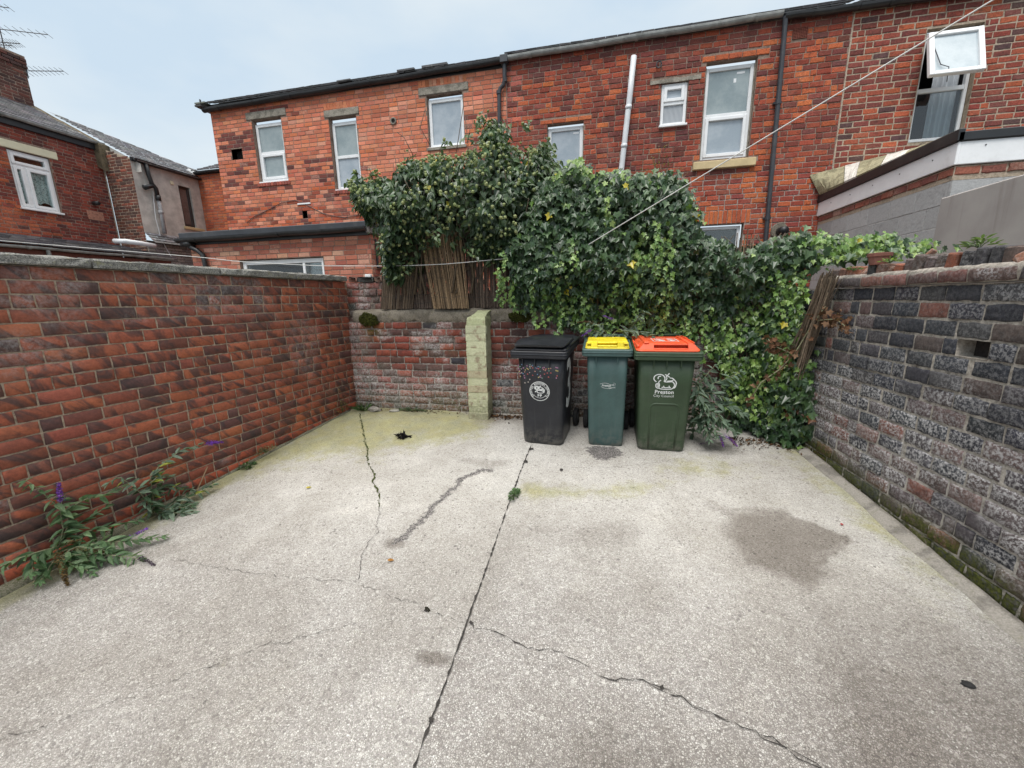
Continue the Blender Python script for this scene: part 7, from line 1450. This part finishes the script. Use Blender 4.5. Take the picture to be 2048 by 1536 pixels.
weed('tiny green weed among the coping bricks beside the terracotta pot', (1.94, 3.36, 2.03), 50, 0.022, (0.05, 0.07, 0.03), [(0.13, 0.22, 0.07), (0.2, 0.3, 0.1)], seed=18)
weed('green sprig at the left end of the coping bricks', (1.93, 3.74, 2.0), 40, 0.024, (0.04, 0.06, 0.03), WG, seed=19)
weed('dried brown flower stalks standing up behind the ivy top', (0.55, 4.75, 3.0), 90, 0.035, (0.30, 0.05, 0.42), [(0.24, 0.17, 0.09), (0.17, 0.12, 0.07)], T_LANCE, 20, 1.2, group='dried stalks')

# ================================================================== washing lines and small litter
M_line = mat_plain('white_washing_line', (0.60, 0.60, 0.58), 0.6, 0.05)
def wline(name, label, pts, r):
    A = Acc(); P = np.array(pts, float); L = np.concatenate([[0], np.cumsum(np.linalg.norm(np.diff(P, axis=0), axis=1))]); t = np.linspace(0, L[-1], 40); A.tube(np.column_stack([np.interp(t, L, P[:, i]) for i in range(3)]), r, 6)
    return tag(A.build(name, M_line, smooth=True), label, 'washing line', 'washing lines')
wline('washing_line', 'white washing line sagging across the reed screens at left', [(-9.3, 4.4, 2.86), (-7.2, 4.4, 2.64), (-5.16, 4.4, 2.43), (-4.54, 4.4, 2.35), (-3.9, 4.4, 2.30), (-3.38, 4.4, 2.26), (-2.57, 4.4, 2.23), (-2.1, 4.4, 2.222), (-1.69, 4.4, 2.225), (-1.05, 4.38, 2.255), (-0.64, 4.36, 2.32)], 0.0042)
wline('washing_line', 'taut white washing line rising from the ivy to upper right', [(-0.25, 4.22, 2.285), (1.20, 3.44, 2.97), (3.4, 2.27, 4.005)], 0.0042)

def leafthing(name, label, cat, x, y, s, col, T=T_SMALL, rz=0.0):
    A = Acc(); scatter(A, T, [(0, 0, 0)], np.array([[0.1, -0.2, 1.0]]), np.array([[math.cos(rz), math.sin(rz), 0.1]]), [s], [col]); V = A.V[0]; A.V[0] = V+np.array([x, y, float(ground_z(x, y))+0.014]); return tag(A.build(name, M_dead), label, cat, 'scraps lying on the concrete')
leafthing('fallen_leaf', 'yellow fallen leaf lying alone on pale concrete at left', 'leaf', -2.43, 2.66, 0.045, (0.45, 0.38, 0.06), rz=1.0)
leafthing('fallen_leaf', 'small orange brown fallen leaf near the branching crack', 'leaf', -1.29, 2.0, 0.042, (0.34, 0.17, 0.05), rz=0.4)
leafthing('fallen_leaf', 'dark dry leaf caught in the crack left of the joint', 'leaf', -0.90, 1.71, 0.05, (0.03, 0.028, 0.02), T_LANCE, -0.4)
leafthing('petal', 'tiny bright red petal near the damp patch at right', 'petal', 1.63, 2.85, 0.030, (0.45, 0.02, 0.03), rz=0.5)
def lump(name, label, cat, x, y, z, r, col, seed, flat=0.5):
    g = np.random.default_rng(seed); A = Acc(); n = 10; L = []
    for k, t in enumerate(np.linspace(0.05, 0.95, 5)):
        rr = r*math.sin(math.pi*t)**0.6; L.append([(x+rr*math.cos(a)*(1+.25*g.normal()*0.5)*1.4, y+rr*math.sin(a)*(1+.25*g.normal()*0.5), z+(t-0.05)*r*2*flat+.04*r*g.normal()) for a in np.linspace(0, 2*math.pi, n+1)[:-1]])
    A.loft(L); return tag(A.build(name, mat_plain(name+'_surface_%d' % seed, col, 0.9, 0.25, 30, bump=0.5), smooth=False), label, cat)
lump('pebble', 'small black pebble near the right edge of the foreground', 'pebble', 1.58, 1.77, 0.165, 0.018, (0.015, 0.015, 0.016), 31)
lump('rubble', 'broken grey stone lump against the back wall by the left corner', 'rubble', -2.86, 4.46, 0.415, 0.065, (0.26, 0.24, 0.21), 32, 0.55)
lump('rubble', 'flat pale mortar fragment at the foot of the back wall', 'rubble', -2.58, 4.49, 0.42, 0.055, (0.30, 0.29, 0.25), 33, 0.3)
def dead_clump():
    g = np.random.default_rng(44); A = Acc(); n = 34; pos = np.array([-2.09, 3.73, float(ground_z(0, 3.73))+0.012])+g.normal(0, 1, (n, 3))*np.array([0.04, 0.022, 0.010]); pos[:, 2] = np.maximum(pos[:, 2], 0.0952*pos[:, 1]+0.006)
    scatter(A, T_LANCE, pos, g.normal(size=(n, 3))+np.array([0, 0, .6]), g.normal(size=(n, 3))*np.array([1, .7, .5])+np.array([.6, .3, 0]), g.uniform(.05, .10, n), np.array([(0.012, 0.011, 0.012), (0.03, 0.026, 0.024), (0.055, 0.05, 0.04), (0.15, 0.14, 0.10)])[g.choice(4, n, p=[.5, .3, .15, .05])])
    tag(A.build('dead_leaf_clump', M_dead), 'crumpled black clump of dead leaves on mossy concrete', 'leaf clump')
dead_clump()
def litter():
    g = np.random.default_rng(45); A = Acc(); n = 1100; k = n//3
    x = np.concatenate([g.uniform(-3.15, 1.9, k), g.uniform(1.3, 1.95, k), g.uniform(-1.3, -0.75, n-2*k)]); y = np.concatenate([4.53-np.abs(g.normal(0, .05, k)), 4.22-np.abs(g.normal(0, .12, k)), 4.50-np.abs(g.normal(0, .06, n-2*k))]); z = ground_z(x, y)+0.010+0.008*g.random(n)
    scatter(A, T_SMALL, np.column_stack([x, y, z]), g.normal(0, .4, (n, 3))+np.array([0, 0, 1.0]), g.normal(size=(n, 3)), g.uniform(.012, .035, n), np.array([(0.10, 0.05, 0.025), (0.06, 0.035, 0.02), (0.16, 0.085, 0.04), (0.03, 0.022, 0.016)])[g.integers(0, 4, n)]); o = A.build('leaf_litter', M_dead); o['kind'] = 'stuff'; o['label'] = 'brown leaf litter gathered along the back wall and under ivy'; o['category'] = 'leaf litter'
litter()
def dead_ivy():
    g = np.random.default_rng(46); root = thing('dead_ivy_branch', 'withered brown ivy branch hanging beside the reed bundle', 'dead branch', (1.70, 4.0, 1.2)); A = Acc(); B = Acc()
    for P in ([(1.80, 3.80, 1.72), (1.76, 3.92, 1.52), (1.70, 3.98, 1.30), (1.60, 4.0, 1.15), (1.47, 4.02, 1.02), (1.40, 4.02, 0.86)], [(1.78, 3.86, 1.60), (1.85, 3.72, 1.62), (1.88, 3.62, 1.56)], [(1.68, 3.98, 1.3), (1.55, 4.04, 1.36), (1.50, 4.05, 1.42)]):
        P = np.array(P); B.tube(P, 0.005, 5); k = 46; t = g.random(k)*(len(P)-1); i = np.clip(t.astype(int), 0, len(P)-2); f = (t-i)[:, None]; pos = P[i]*(1-f)+P[i+1]*f+g.normal(0, .028, (k, 3))
        scatter(A, T_IVY, pos, g.normal(size=(k, 3))+np.array([0, -1, 0]), g.normal(size=(k, 3))+np.array([0, 0, -.7]), g.uniform(.028, .055, k), np.array([(0.15, 0.075, 0.042), (0.21, 0.125, 0.075), (0.09, 0.05, 0.03)])[g.integers(0, 3, k)])
    A.build('dead_leaves', M_dead, root); B.build('stems', M_gstem, root, smooth=True)
dead_ivy()
def pot():
    root = thing('terracotta_pot', 'small terracotta pot standing on the broken right wall coping', 'pot', (1.955, 3.50, 2.02)); A = Acc(); L = []
    for z, r in ((2.02, 0.052), (2.03, 0.055), (2.075, 0.064), (2.078, 0.071), (2.10, 0.073), (2.102, 0.066), (2.06, 0.06)): L.append([(1.955+r*math.cos(a), 3.50+r*math.sin(a), z) for a in np.linspace(0, 2*math.pi, 11)[:-1]])
    A.loft(L); A.build('pot_body', mat_plain('terracotta', (0.20, 0.08, 0.06), 0.85, 0.15, 16, bump=0.3, dirt=(0.12, 0.09, 0.07), dirt_amt=0.4), root); A = Acc(); A.add([(1.955+.058*math.cos(a), 3.5+.058*math.sin(a), 2.088) for a in np.linspace(0, 2*math.pi, 13)[:-1]], [list(range(12))]); A.build('soil', M_earth, root)
pot()
